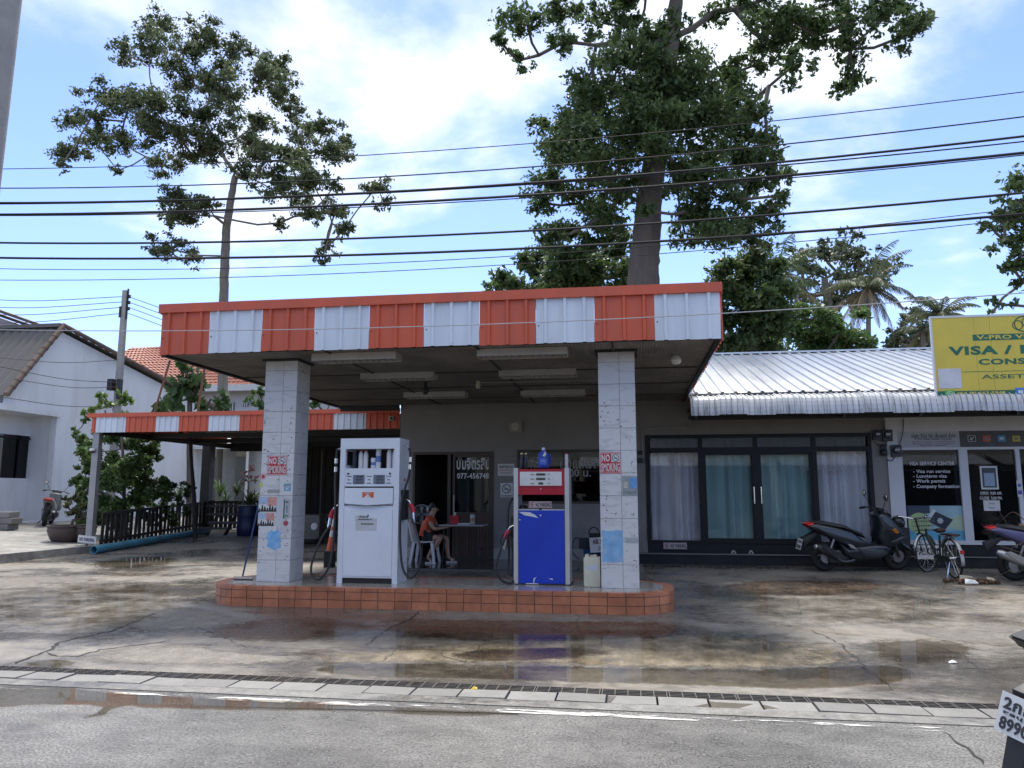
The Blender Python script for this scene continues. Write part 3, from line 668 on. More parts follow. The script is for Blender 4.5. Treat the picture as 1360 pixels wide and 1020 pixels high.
nX0, nX1, nZ0, nZ1 = wx(687), wx(815), wz(750, 669), wz(750, 597)
ZT = CZ + .4
b = MB()
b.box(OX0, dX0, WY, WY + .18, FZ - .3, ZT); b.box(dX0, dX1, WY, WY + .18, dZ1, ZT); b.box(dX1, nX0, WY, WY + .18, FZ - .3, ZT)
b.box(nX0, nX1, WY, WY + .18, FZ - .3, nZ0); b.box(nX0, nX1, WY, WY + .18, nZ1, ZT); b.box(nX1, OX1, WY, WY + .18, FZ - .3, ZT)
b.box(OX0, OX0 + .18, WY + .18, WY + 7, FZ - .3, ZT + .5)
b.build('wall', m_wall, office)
MB().box(OX0 - .003, dX0 - .01, WY - .02, WY, FZ, wz(640, 728)).build('skirting', m_skirt, office); MB().box(dX1 + .01, OX1 - .3, WY - .02, WY, FZ, wz(640, 728)).build('skirting', m_skirt, office)
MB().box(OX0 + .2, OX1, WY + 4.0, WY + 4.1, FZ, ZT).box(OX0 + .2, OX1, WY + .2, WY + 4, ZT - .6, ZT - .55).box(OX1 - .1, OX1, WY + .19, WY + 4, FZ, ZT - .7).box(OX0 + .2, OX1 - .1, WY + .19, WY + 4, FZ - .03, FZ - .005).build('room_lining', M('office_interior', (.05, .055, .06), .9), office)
# bronze sliding door: open bay on the left, glazed leaf with wood panel on the right
dr = thing('x', None, None); bpy.data.objects.remove(dr)
door = MB().box(dX0, dX0 + .05, WY - .012, WY + .1, FZ, dZ1).box(dX1 - .05, dX1, WY - .012, WY + .1, FZ, dZ1).box(dX0 + .05, dX1 - .05, WY - .012, WY + .1, dZ1 - .06, dZ1).build('door_frame', m_brown, office)
lx0, lx1 = wx(594), dX1 - .05
lz = wz(630, 682)
MB().box(lx0, lx0 + .07, WY + .02, WY + .06, FZ, dZ1 - .06).box(lx0 + .12, lx0 + .17, WY + .0, WY + .04, FZ, dZ1 - .06).box(lx1 - .06, lx1, WY + .0, WY + .04, FZ, dZ1 - .06).box(lx0 + .17, lx1 - .06, WY + .001, WY + .039, lz - .03, lz + .03).box(lx0 + .17, lx1 - .06, WY + .001, WY + .039, dZ1 - .12, dZ1 - .06).box(lx0 + .17, lx1 - .06, WY + .001, WY + .039, FZ, FZ + .08).build('door_leaf', m_brown, office)
MB().box(lx0 + .17, lx1 - .06, WY + .018, WY + .024, lz + .03, dZ1 - .12).build('door_glass', glass('door_glass', (.42, .5, .5), refl=1.3), office)
kk = 12
for i in range(kk):
    w_ = (lx1 - .06 - lx0 - .17) / kk; x_ = lx0 + .17 + i * w_; MB().box(x_ + .003, x_ + w_ - .003, WY + .01 , WY + .03, FZ + .08, lz - .03).build('door_slat', M('door_wood', (.075, .045, .03), .5, rnd=.2), office)
MB().box(lx0 + .145, lx0 + .165, WY - .03, WY, 1.0, 1.45).build('door_handle', M('steel_handle', (.4, .4, .4), .3, .9), office)
MB().box(lx0 + .2, lx1 - .1, WY + .25, WY + .26, lz + .05, dZ1 - .2).build('door_blind', M('blind_teal', (.16, .21, .22), .8), office)
tx0, tx1 = wx(606), wx(650)
letters('lettering', 'ปั๊มจิตรสิน', m_letw, office, ((tx0 + tx1) / 2, WY + .014, wz(630, 614.5)), w=tx1 - tx0, h=.30, bold=.025)
letters('lettering', '077-456748', m_letw, office, ((tx0 + tx1) / 2, WY + .014, wz(630, 632)), w=(tx1 - tx0) * .97, h=.125, bold=.03)
# window with pale outlined lettering
MB().box(nX0, nX0 + .05, WY - .01, WY + .08, nZ0, nZ1).box(nX1 - .05, nX1, WY - .01, WY + .08, nZ0, nZ1).box(nX0 + .05, nX1 - .05, WY - .01, WY + .08, nZ0, nZ0 + .05).box(nX0 + .05, nX1 - .05, WY - .01, WY + .08, nZ1 - .05, nZ1).box((nX0 + nX1) / 2 - .03, (nX0 + nX1) / 2 + .03, WY - .008, WY + .078, nZ0 + .05, nZ1 - .05).build('window_frame', m_brown, office)
MB().box(nX0 + .05, nX1 - .05, WY + .03, WY + .036, nZ0 + .05, nZ1 - .05).build('window_pane', glass('office_window_glass', (.45, .47, .46), refl=1.1), office)
b = MB()
for i in range(22): b.add([(nX0 + .06, WY + .14, nZ0 + .06 + i * .032), (nX1 - .06, WY + .14, nZ0 + .06 + i * .032), (nX1 - .06, WY + .165, nZ0 + .078 + i * .032), (nX0 + .06, WY + .165, nZ0 + .078 + i * .032)], [(0, 1, 2, 3)])
tag(b.build('window_blind', M('brown_blind', (.10, .072, .055), .7), office), kind='stuff')
m_outl = M('grey_outline_lettering', (.33, .33, .31), .6)
letters('lettering', 'เปิดบริการ', m_outl, office, (wx(712), WY + .022, wz(712, 614)), w=wx(728) - wx(698), h=.24, bold=.01)
letters('lettering', 'ตั้งแต่เวลา', m_outl, office, (wx(772), WY + .022, wz(772, 614)), w=wx(800) - wx(744), h=.26, bold=.01)
letters('lettering', '.00 น.', m_outl, office, (wx(769), WY + .022, wz(769, 628)), w=wx(785) - wx(753), h=.16, bold=.015, words=.28)
# clock, notices on the wall
cx_, cz_ = wx(684.5), wz(684.5, 567)
t = thing('wall_clock', 'square cream wall clock high on the grey office wall', 'clock', (cx_, WY, cz_))
MB().cbox(-.145, .145, -.05, 0, -.115, .115, .012).build('case', M('clock_case', (.28, .26, .2), .5), t); MB().lathe([(.0, -.054), (.085, -.054), (.085, -.05)], n=24, axis='y').build('dial', M('clock_dial', (.42, .41, .36), .5), t)
MB().beam((0, -.058, 0), (.045, -.058, .03), .008, .003).beam((0, -.058, 0), (-.05, -.058, .035), .006, .003).build('hand', m_letk, t)
def wall_notice(name, px, lab, cat, Y=WY, th=.008, mat=None, dz=0):
    (xa, ya), (xb, yb) = px; a, c = atY(xa, ya, Y - .01), atY(xb, yb, Y - .01)
    t = thing(name, lab, cat, ((a.x + c.x) / 2, Y - .002, (a.z + c.z) / 2)); w_, h_ = abs(c.x - a.x), abs(a.z - c.z)
    MB().box(-w_ / 2, w_ / 2, -th, 0, -h_ / 2, h_ / 2).build('board', mat or m_white, t); return t, w_, h_, -th - .001
t, w_, h_, y_ = wall_notice('staff_notice', ((661, 616), (683, 632)), 'white paper notice in small Thai print beside office door', 'notice')
letters('lettering', 'พนักงาน', m_letk, t, (0, y_, h_ * .28), w=w_ * .8, h=h_ * .26, bold=.02); letters('lettering', 'บริการน้ำมัน', m_letr, t, (0, y_, 0), w=w_ * .85, h=h_ * .18); letters('lettering', 'ขอบคุณค่ะ', m_letk, t, (0, y_, -h_ * .25), w=w_ * .7, h=h_ * .18)
def no_smoke_icon(t, x, z, r, y, ring=None, fill=None):
    ring = ring or m_letk
    bb = MB(); n_ = 28
    for i in range(n_):
        a, c = 2 * math.pi * i / n_, 2 * math.pi * (i + 1) / n_
        bb.quad((x + r * math.cos(a), y, z + r * math.sin(a)), (x + r * .84 * math.cos(a), y, z + r * .84 * math.sin(a)), (x + r * .84 * math.cos(c), y, z + r * .84 * math.sin(c)), (x + r * math.cos(c), y, z + r * math.sin(c)))
    bb.beam((x - r * .62, y - .0006, z + r * .62), (x + r * .62, y - .0006, z - r * .62), r * .13, .0006, up=(0, 1, 0)); bb.build('prohibition_ring', ring, t)
    MB().box(x - r * .55, x + r * .35, y - .0003, y, z - r * .18, z + r * .02).box(x + r * .42, x + r * .55, y - .0003, y, z - r * .18, z + r * .02).box(x + r * .3, x + r * .36, y - .0003, y, z + r * .1, z + r * .35).build('cigarette', m_letk, t)
t, w_, h_, y_ = wall_notice('no_smoking_notice', ((664.5, 641.5), (681, 660.5)), 'small black and white no smoking notice on office wall', 'sign')
no_smoke_icon(t, 0, h_ * .1, w_ * .36, y_); letters('lettering', 'NO SMOKING', m_letk, t, (0, y_, -h_ * .4), w=w_ * .8, h=h_ * .1, bold=.03)

# porch floor of dark shiny tiles
m_porch = M('porch_tile', (.055, .053, .05), .09, var=.2, vs=3, rnd=.1)
porch = tag(MB().box(OX0, OX1, 14.3, WY + .0, gz(14.3) - .1, FZ - .012).build('porch_floor', m_grout), kind='structure')
for i in range(16):
    for j in range(6):
        s_ = .39; x_, y2 = OX0 + i * s_, 14.3 + j * .35
        if x_ + s_ > OX1: continue
        MB().box(x_ + .002, x_ + s_ - .002, y2 + .002, y2 + .348, FZ - .02, FZ - .001).build('tile', m_porch, porch)
# ================================================================== pumps and things on the island
m_pw = M('pump_white_enamel', (.68, .73, .80), .3, var=.04, vs=2, dirt=(.48, .48, .47), dirt_amt=.4, dirt_s=1.6, coat=.2)
m_pside = M('pump_side_steel', (.52, .53, .54), .35, .2, var=.06)
m_hose = M('black_rubber', (.014, .014, .015), .42, var=.2)
m_chrome = M('chrome', (.75, .75, .75), .18, .95)
m_lcd = M('lcd_grey', (.16, .19, .24), .25)
m_redpl = M('red_plastic', (.45, .02, .03), .35)
def spline(pts, k=8):
    P = [Vector(p) for p in pts]; P = [P[0] * 2 - P[1]] + P + [P[-1] * 2 - P[-2]]; out = []
    for i in range(1, len(P) - 2):
        for s in range(k):
            t = s / k; p0, p1, p2, p3 = P[i - 1:i + 3]
            out.append(.5 * ((2 * p1) + (p2 - p0) * t + (2 * p0 - 5 * p1 + 4 * p2 - p3) * t * t + (3 * p1 - p0 - 3 * p2 + p3) * t ** 3))
    out.append(P[-2]); return out
def nozzle(parent, p, side):
    """fuel nozzle hooked on the pump side; p = grip centre, side = +1/-1"""
    n_ = MB().tube(spline([(p[0] + side * .05, p[1] - .02, p[2] - .2), (p[0] + side * .03, p[1] - .01, p[2] - .05), (p[0] - side * .0, p[1], p[2] + .05)]), .022, 8).build('nozzle', m_chrome, parent, True)
    MB().tube(spline([(p[0] + side * .035, p[1] - .01, p[2] - .06), (p[0] + side * .02, p[1], p[2] + .0), (p[0] - side * .015, p[1], p[2] + .06)]), [.034] * 17, 8).build('grip', m_redpl, n_, True)
    MB().tube(spline([(p[0] - side * .0, p[1], p[2] + .05), (p[0] - side * .03, p[1], p[2] + .1), (p[0] - side * .09, p[1] + .02, p[2] + .13)]), .012, 8).build('spout', m_chrome, n_, True)
    MB().tube(spline([(p[0] + side * .07, p[1] - .02, p[2] - .17), (p[0] + side * .10, p[1] - .02, p[2] - .08), (p[0] + side * .06, p[1] - .01, p[2] + .0)]), .008, 6).build('trigger_guard', m_hose, n_, True)

# ---- tall white dispenser
a, c = atZ(445, 775, IZ), atZ(528.6, 775.4, IZ); W = c.x - a.x; D = .46; Y0 = (a.y + c.y) / 2
Hh = (atY(491, 582, Y0).z - IZ)
wp = thing('fuel_pump', 'tall white fuel dispenser with two displays and cans on its open shelf', 'fuel pump', ((a.x + c.x) / 2, Y0, IZ))
fy = lambda py: atY(490, py, Y0).z - IZ       # photo row -> height on the front face
fx = lambda px, py=650: atY(px, py, Y0).x - (a.x + c.x) / 2
hw = W / 2; z_sh0, z_sh1 = fy(622), fy(596)
xs0, xs1 = fx(459, 610), fx(523.5, 610)
b = MB()
b.box(-hw, -hw + .075, 0, D, 0, Hh).box(hw - .075, hw, 0, D, 0, Hh).box(-hw + .075, hw - .075, 0, D, z_sh1, Hh).build('frame', m_pw, wp)
MB().box(-hw + .0755, xs0, .002, D - .03, z_sh0, z_sh1).box(xs1, hw - .0755, .002, D - .03, z_sh0, z_sh1).build('shelf_cheek', m_pw, wp)
MB().box(xs0 + .002, xs0 + .012, .05, .25, z_sh0 + .05, z_sh1 - .03).build('shelf_vent', m_hose, wp)
MB().box(-hw + .0755, hw - .0755, D - .03, D - .004, .1, z_sh1 - .001).build('back_panel', m_black, wp)
MB().box(-hw + .0755, hw - .0755, .004, D - .031, fy(646), z_sh0).build('display_panel', m_pw, wp)
MB().box(-hw + .0755, hw - .0755, .004, D - .031, .075, fy(672)).build('lower_cabinet', m_pw, wp)
MB().cbox(-hw + .085, hw - .085, -.006, .003, .10, fy(677), .004).build('door_panel', m_pw, wp)
MB().cyl((0, -.012, fy(677) - .08), (0, -.004, fy(677) - .08), .012, n=12).build('lock', m_letk, wp)
MB().box(-hw + .0755, hw - .0755, .03, D - .04, 0.0, .075).build('plinth', m_black, wp)
# bulging lip between display and cabinet
pr = []
for i in range(13): t_ = i / 12; pr.append((-hw + .08 + t_ * (W - .16), -.05 * math.sin(math.pi * t_) - .004))
zt, zb = fy(648), fy(671)
V = []; Fc = []
for x_, d_ in pr: V += [(x_, d_, zt), (x_, d_ - .006, zb + .03 * (1 - 2 * abs(x_) / W) * -1 + .03), (x_, .05, zb + .02), (x_, .05, zt)]
for i in range(12):
    for j in range(4): Fc.append((4 * i + j, 4 * i + (j + 1) % 4, 4 * i + 4 + (j + 1) % 4, 4 * i + 4 + j))
bb = MB(); bb.v = V; bb.f = Fc; bb.build('front_lip', m_pw, wp, fixn=True)
MB().box(-hw + .0756, hw - .0756, .05, .06, zb - .02, zt).build('lip_backing', m_pw, wp)
MB().box(fx(483, 657), fx(498, 657), -.056, -.052, fy(661), fy(653.5)).build('grade_label', M('orange_label', (.62, .13, .05), .5), wp); letters('lettering', '95', m_letw, wp, (fx(490.5, 658.5), -.058, fy(658.6)), h=.032, bold=.04); letters('lettering', 'GASOHOL', m_letw, wp, (fx(490.5, 655), -.058, fy(655)), w=.09, h=.016, bold=.03)
for xa, xb in ((469, 484), (496, 511)):
    d_ = MB().box(fx(xa, 636), fx(xb, 636), -.004, .003, fy(642.7), fy(630.7)).build('display', m_lcd, wp)
    for k_, zz2 in enumerate((633, 637, 641)): letters('digits', ('4220', '1025', '42.15')[k_], m_letk, d_, (fx((xa + xb) / 2, 636) + .01, -.006, fy(zz2)), w=.1, h=.024, bold=.01)
for x_, s_ in ((463.5, 'บาท'), (490, 'ลิตร'), (516, 'บาท')):
    for k_, zz2 in enumerate((632.5, 637, 641.5)): letters('lettering', ('จำนวนเงิน', 'ลิตร', 'ราคา/ลิตร')[k_], m_letk, wp, (fx(x_, 636), .003, fy(zz2)), w=(.075, .04, .07)[k_], h=.02)
for x_ in (462.5, 518): MB().cyl((fx(x_, 629), -.008, fy(629)), (fx(x_, 629), .003, fy(629)), .014, n=10).build('key_switch', m_letk, wp)
bb = MB().quad((fx(473, 688), -.0075, fy(705)), (fx(500, 705), -.0075, fy(704.5)), (fx(501, 690), -.0075, fy(689)), (fx(472, 686), -.0075, fy(684))); bb.build('paper_note', M('note_paper', (.52, .54, .56), .6), wp)
letters('lettering', 'แก๊สโซฮอล์', m_letk, wp, (fx(483, 684.5), -.009, fy(685.8)), w=.13, h=.03); letters('lettering', 'น้ำมันเชื้อเพลิง 95', m_letk, wp, (fx(485, 688.5), -.009, fy(689.5)), w=.2, h=.026); letters('lettering', 'โปรดดับเครื่องยนต์', m_letk, wp, (fx(488, 695), -.009, fy(695.5)), w=.18, h=.026)
# swivel arms, hoses and nozzles
for side in (-1, 1):
    x_ = side * hw; top = fy(594)
    MB().tube([(x_, .2, top + (.05 if side > 0 else 0)), (x_ + side * .05, .18, top + (.04 if side > 0 else 0)), (x_ + side * .10, .12, top - .02)], .014, 8).build('hose_arm', m_pside, wp, True)
    x2 = x_ + side * .12
    if side > 0: hp = [(x_ + .10, .12, top - .01), (x_ + .13, .1, top - .12), (x_ + .12, .08, top - .38), (x_ + .05, .03, top - .68), (x_ + .03, 0, .95), (x_ - .0 + .04, -.02, .55), (x_ + .09, -.04, .22), (x_ + .2, -.06, .09), (x_ + .31, -.06, .2), (x_ + .34, -.04, .42), (x_ + .27, .02, .66), (x_ + .17, .1, .88)]
    else: hp = [(x_ - .10, .12, top - .01), (x_ - .1, .1, top - .15), (x_ - .09, .06, top - .5), (x_ - .06, .02, 1.0), (x_ - .06, -.02, .55), (x_ - .1, -.05, .22), (x_ - .22, -.08, .06), (x_ - .33, -.08, .12), (x_ - .34, -.05, .3), (x_ - .25, .02, .6), (x_ - .16, .1, .78)]
    h_ = MB().tube(spline(hp, 10), .0165, 8).build('hose', m_hose, wp, True)
    for zq in (.22, .34):
        p1 = Vector(hp[1]).lerp(Vector(hp[2]), (zq - .12) / .3 if side > 0 else (zq - .15) / .35); MB().cyl(p1, p1 + Vector((0, 0, .07)), .024, n=10).build('swivel', m_chrome, h_, True)
    nozzle(wp, (x_ + side * .14, .14, 1.02 if side > 0 else .94), side)
    MB().cbox(min(x_, x_ + side * .06), max(x_, x_ + side * .06), .1, .3, .86, 1.28, .02).build('nozzle_boot', m_hose, wp)
MB().cyl((hw - .002, .25, fy(637)), (hw + .012, .25, fy(637)), .022, n=12).build('stop_button', m_redpl, wp)
# cans standing on the open shelf
m_can = M('oil_can_white', (.60, .61, .63), .35, var=.08)
for i, (px_, w_, h_, cap, lab) in enumerate(((475.5, .065, .27, 1, 'leftmost white oil bottle with red cap on the white pump shelf'), (482, .065, .27, 1, 'second white oil bottle from left with red cap on the pump shelf'), (492.5, .075, .15, 0, 'short white can in middle of the pump shelf'), (499, .075, .3, 0, 'tallest white can in middle of the pump shelf'), (513.5, .07, .3, 1, 'white bottle left of the blue tinted pair on the pump shelf'), (520.5, .06, .3, 1, 'white bottle at far right of the pump shelf'))):
    o = thing('oil_bottle' if cap else 'oil_can', lab, 'bottle' if cap else 'can', (wp.location.x + fx(px_, 610), Y0 + .12, IZ + z_sh0), 0, 'cans on the white pump shelf')
    MB().lathe([(w_ * .5, 0), (w_ * .52, .01), (w_ * .52, h_ * .72), (w_ * .32, h_ * .88), (w_ * .25, h_ * .9)] if cap else [(w_ * .48, 0), (w_ * .5, .008), (w_ * .5, h_ - .008), (w_ * .46, h_)], n=14).build('body', m_can, o, True)
    if cap: MB().lathe([(w_ * .27, h_ * .89), (w_ * .27, h_ * .98)], n=12).build('cap', m_redpl, o, True)
    else: MB().lathe([(w_ * .505, h_ * .3), (w_ * .505, h_ * .6)], n=14).build('band', M('blue_band', (.1, .16, .4), .4), o, True)

# ---- blue and red dispenser
a, c = atZ(681.6, 776.8, IZ), atZ(757.5, 777.3, IZ); W = c.x - a.x; D = .4; Y0 = (a.y + c.y) / 2; cx0 = (a.x + c.x) / 2
fy = lambda py: atY(720, py, Y0).z - IZ
fx = lambda px, py=700: atY(px, py, Y0).x - cx0
Hh = fy(621.5); hw = W / 2
bp = thing('fuel_pump', 'blue and red fuel dispenser with white side rails and an open gap', 'fuel pump', (cx0, Y0, IZ))
m_blue = M('pump_blue_panel', (.010, .045, .46), .35, var=.08, vs=2.5, dirt=(.03, .06, .42), dirt_amt=.4, dirt_s=3)
m_pred = M('pump_red_panel', (.40, .012, .03), .3, var=.08)
m_rail = M('brushed_rail', (.55, .56, .56), .35, .3, var=.06)
for s_ in (-1, 1): MB().cbox(min(s_ * hw, s_ * (hw - .062)), max(s_ * hw, s_ * (hw - .062)), 0, D, .012, Hh, .008).build('side_rail', m_rail, bp)
MB().box(-hw + .02, hw + .02, -.0, D - .01, -.0, .0125).build('base_plate', m_black, bp)
zr0, zr1 = fy(657), fy(623)
MB().box(-hw + .0625, hw - .0625, .004, D - .01, zr0, zr1).build('head', m_pred, bp)
MB().box(-hw + .063, hw - .063, -.004, .003, zr0 + .105, zr0 + .11).build('head_trim', M('dark_red', (.2, .01, .02), .4), bp)
MB().box(fx(690.5, 635), fx(746, 635), -.003, .003, fy(645), fy(626.5)).build('display_panel', M('display_white', (.62, .64, .62), .3), bp)
for k_, (py, xa, xb) in enumerate(((630, 712, 724.5), (636, 712, 724.5), (642, 715, 721.5))):
    d_ = MB().box(fx(xa, py), fx(xb, py), -.006, -.0035, fy(py + 1.6), fy(py - 1.4)).build('display', M('lcd_olive', (.10, .10, .07), .3), bp)
    letters('digits', ('188', '10.0', '9')[k_], m_letk, d_, (fx((xa + xb) / 2 + 1, py), -.0075, fy(py + .1)), w=(xb - xa) * .006, h=.022)
    letters('lettering', ('จำนวนเงิน', 'จำนวนลิตร', 'ราคาต่อลิตร')[k_], m_letk, bp, (fx(707, py), -.0045, fy(py)), w=.05, h=.018); letters('lettering', ('บาท', 'ลิตร', 'บาท')[k_], m_letk, bp, (fx(729, py), -.0045, fy(py)), w=.03, h=.016)
MB().cyl((fx(718), -.008, fy(649.5)), (fx(718), .003, fy(649.5)), .009, n=10).build('lock', m_chrome, bp)
zb1 = fy(677)
MB().box(-hw + .0625, hw - .0625, .004, D - .01, .013, zb1).build('cabinet', M('pump_grey_inner', (.12, .12, .13), .6), bp)
MB().cbox(-hw + .07, hw - .07, -.008, .003, .02, zb1 - .008, .004).build('blue_panel', m_blue, bp)
MB().box(-hw + .07, hw - .07, -.004, .003, zb1 - .0075, zb1 + .006).build('panel_rail', m_rail, bp)
def flat(parent, name, mat, pts, y):          # flat sticker from photo points
    P = [(fx(px_, py_), y, fy(py_)) for px_, py_ in pts]; b_ = MB(); b_.add(P, [tuple(range(len(P)))]); return b_.build(name, mat, parent)
flat(bp, 'torn_sticker', m_letw, [(689, 680), (697, 684.5), (706, 686), (715, 688), (711, 684), (704, 680.5), (697, 680)], -.0095)
for q in ((718.0, 684.5, .012), (690.5, 690.5, .009), (718.5, 649, .005)): MB().cyl((fx(q[0], q[1]), -.0095, fy(q[1])), (fx(q[0], q[1]), -.008, fy(q[1])), q[2], n=10).build('torn_sticker', m_letw, bp)
flat(bp, 'torn_sticker', m_letw, [(698, 776), (716, 776), (715, 775), (708, 774.6), (699, 775)], -.0095)
flat(bp, 'torn_sticker', m_letw, [(708, 774), (709, 768), (713, 766.5), (710.5, 769), (709.5, 774)], -.0095); flat(bp, 'torn_sticker', m_letw, [(728, 768), (734, 768), (734, 770.5), (731.5, 769)], -.0095)
# hose loop and nozzle on its left side
hp = [(-hw, .2, fy(664)), (-hw - .04, .15, fy(664) + .01), (-hw - .09, .12, fy(675)), (-hw - .1, .1, fy(700)), (-hw - .08, .1, fy(735)), (-hw - .085, .08, fy(757)), (-hw - .035, .05, fy(765)), (-hw - .02, .05, fy(750)), (-hw - .04, .06, fy(715)), (-hw - .1, .02, fy(712)), (-hw - .2, -.02, fy(738)), (-hw - .23, -.04, fy(756)), (-hw - .15, -.05, fy(772)), (-hw - .02, -.03, fy(775)), (-hw - .01, .05, .08)]
MB().tube(spline(hp, 8), .0165, 8).build('hose', m_hose, bp, True); nozzle(bp, (-hw - .09, .06, fy(706) - .05), -1)
MB().cbox(-hw - .06, -hw, .1, .3, fy(715), fy(686), .02).build('nozzle_boot', m_hose, bp); MB().cbox(-hw - .05, -hw, .12, .28, fy(745), fy(725), .015).build('nozzle_boot', m_hose, bp)
MB().tube(spline([(-hw + .07, .1, zb1 + .02), (-hw + .11, .08, zb1 + .05), (-hw + .17, .12, zb1 + .03)]), [.02] * 17, 8).build('valve', m_hose, bp, True)
def no_parking(parent, w_, h_, y_):
    MB().box(-w_ / 2 + .005, w_ / 2 - .005, y_, y_ + .0005, h_ / 2 - .012, h_ / 2 - .006).box(-w_ / 2 + .005, w_ / 2 - .005, y_, y_ + .0005, -h_ / 2 + .006, -h_ / 2 + .012).box(-w_ / 2 + .005, -w_ / 2 + .011, y_, y_ + .0005, -h_ / 2 + .012, h_ / 2 - .012).box(w_ / 2 - .011, w_ / 2 - .005, y_, y_ + .0005, -h_ / 2 + .012, h_ / 2 - .012).build('border', M('maroon_print', (.25, .02, .04), .5), parent)
    r_ = h_ * .36; x_ = -w_ / 2 + h_ * .52; bb = MB(); n_ = 24
    for i in range(n_):
        a_, c_ = 2 * math.pi * i / n_, 2 * math.pi * (i + 1) / n_
        bb.quad((x_ + r_ * math.cos(a_), y_, r_ * math.sin(a_)), (x_ + r_ * .78 * math.cos(a_), y_, r_ * .78 * math.sin(a_)), (x_ + r_ * .78 * math.cos(c_), y_, r_ * .78 * math.sin(c_)), (x_ + r_ * math.cos(c_), y_, r_ * math.sin(c_)))
    bb.beam((x_ - r_ * .6, y_ - .0008, r_ * .6), (x_ + r_ * .6, y_ - .0008, -r_ * .6), r_ * .2, .0006, up=(0, 1, 0)); bb.build('prohibition_ring', M('maroon_print', (.25, .02, .04), .5), parent)
    letters('lettering', 'P', m_letk, parent, (x_, y_ + .0002, 0), h=r_ * 1.0, bold=.03); letters('lettering', 'NO PARKING', m_letk, parent, (h_ * .45, y_, 0), w=w_ - h_ * 1.25, h=h_ * .62, bold=.035)
m_signp = M('sign_pinkish_white', (.55, .50, .51), .5)
p0, p1 = Vector((fx(702.5, 667), -.005, fy(674.5))), Vector((fx(732.5, 667), -.005, fy(666)))
t = thing('no_parking_sign', 'pink and white NO PARKING plate in the gap of the blue pump', 'sign', (cx0 + (p0.x + p1.x) / 2, Y0 - .01, IZ + (p0.z + p1.z) / 2)); w_, h_ = p1.x - p0.x, p1.z - p0.z
MB().box(-w_ / 2, w_ / 2, -.003, .003, -h_ / 2, h_ / 2).build('plate', m_signp, t); no_parking(t, w_, h_, -.0045)
MB().box(-.02, .02, .003, .009, -h_ / 2 - .03, h_ / 2).build('bracket', m_black, t)
# bottles standing on top of the blue dispenser
def jug(px_, lab):
    x_ = fx(px_, 605); t = thing('oil_jug', lab, 'bottle', (cx0 + x_, Y0 + .12, IZ + Hh))
    b_ = MB(); b_.plate([(-.07, 0), (.07, 0), (.078, .02), (.078, .17), (.06, .21), (.03, .235), (.025, .25), (-.02, .25), (-.03, .235), (-.06, .22), (-.075, .18), (-.075, .02)], -.035, .035, .014); b_.build('body', M('blue_bottle', (.01, .045, .34), .3, var=.1), t, True)
    MB().lathe([(.024, .25), (.024, .285), (.012, .29)], (.0, 0, 0), 12).build('cap', M('pale_blue_cap', (.5, .62, .8), .3), t, True)
    MB().tube(spline([(.05, 0, .2), (.095, 0, .18), (.1, 0, .1), (.072, 0, .05)]), .01, 6).build('handle', M('blue_bottle', (.01, .045, .34), .3, var=.1), t, True)
    MB().quad((-.05, -.0365, .05), (.05, -.0365, .05), (.05, -.0365, .14), (-.05, -.0365, .14)).build('label_sticker', M('bottle_label', (.06, .14, .55), .4), t); letters('lettering', 'OIL', m_letw, t, (0, -.038, .1), w=.05, h=.02)
    MB().add([(-.01, -.037, .17), (.03, -.037, .24), (.045, -.037, .19), (.02, -.037, .16)], [(0, 1, 2, 3)]).build('painted_highlight', m_letw, t)  # white quad painted in as a glint on the jug shoulder
jug(720.5, 'blue oil jug with pale cap standing on top of blue pump')
for px_, lab in ((690, 'left one of two black bottles with yellow caps on the blue pump'), (695.5, 'right one of two black bottles with yellow caps on the blue pump')):
    t = thing('oil_bottle', lab, 'bottle', (cx0 + fx(px_, 610), Y0 + .22, IZ + Hh), 0, 'black bottles on the blue pump'); MB().lathe([(.026, 0), (.028, .01), (.028, .17), (.015, .19), (.014, .2)], n=12).build('body', M('black_bottle', (.015, .015, .02), .3), t, True); MB().lathe([(.017, .2), (.017, .222), (0, .222)], n=12).build('cap', M('yellow_cap', (.62, .55, .2), .4), t, True)
t = thing('white_post_bottle', 'slim white tube standing upright at back of blue pump top', 'bottle', (cx0 + fx(750, 610), Y0 + .3, IZ + Hh)); MB().lathe([(.022, 0), (.024, .01), (.024, .19), (.018, .2)], n=12).build('body', m_can, t, True); MB().lathe([(.019, .2), (.019, .215), (0, .216)], n=12).build('cap', m_redpl, t, True)

# ---- jerry can, squeegee
p = atZ(786.5, 780, IZ); jw = .225
t = thing('jerry_can', 'translucent white plastic jerry can beside the right pillar', 'jerry can', (p.x, p.y + .12, IZ))
jh = atY(786, 737, p.y).z - IZ
MB().cbox(-jw / 2, jw / 2, -.12, .12, 0, jh - .03, .03).build('body', M('jerry_plastic', (.56, .56, .44), .4, var=.12, vs=5, dirt=(.46, .44, .3), dirt_amt=.4), t, True)
MB().cbox(-jw / 2 + .02, -jw / 2 + .07, -.09, .09, jh - .04, jh, .012).cbox(jw / 2 - .1, jw / 2 - .05, -.09, .09, jh - .04, jh - .005, .012).build('handle', M('jerry_plastic', (.56, .56, .44), .4), t, True); MB().lathe([(.028, jh - .035), (.028, jh - .005), (0, jh - .004)], (.0, -.05, 0), 14).build('cap', M('pinkish_cap', (.5, .4, .38), .4), t, True)
MB().quad((-.055, -.122, jh * .52), (.075, -.122, jh * .52), (.075, -.122, jh * .68), (-.055, -.122, jh * .68)).build('label_sticker', M('pale_label', (.5, .52, .6), .5), t)
p, q = atZ(322, 770, IZ), atY(343, 660, 10.28)
t = thing('squeegee', 'floor squeegee with blue handle leaning on the left pillar', 'squeegee', (p.x, p.y, IZ)); top = Vector((PLX - .02 - p.x, 10.42 - p.y, 1.25))
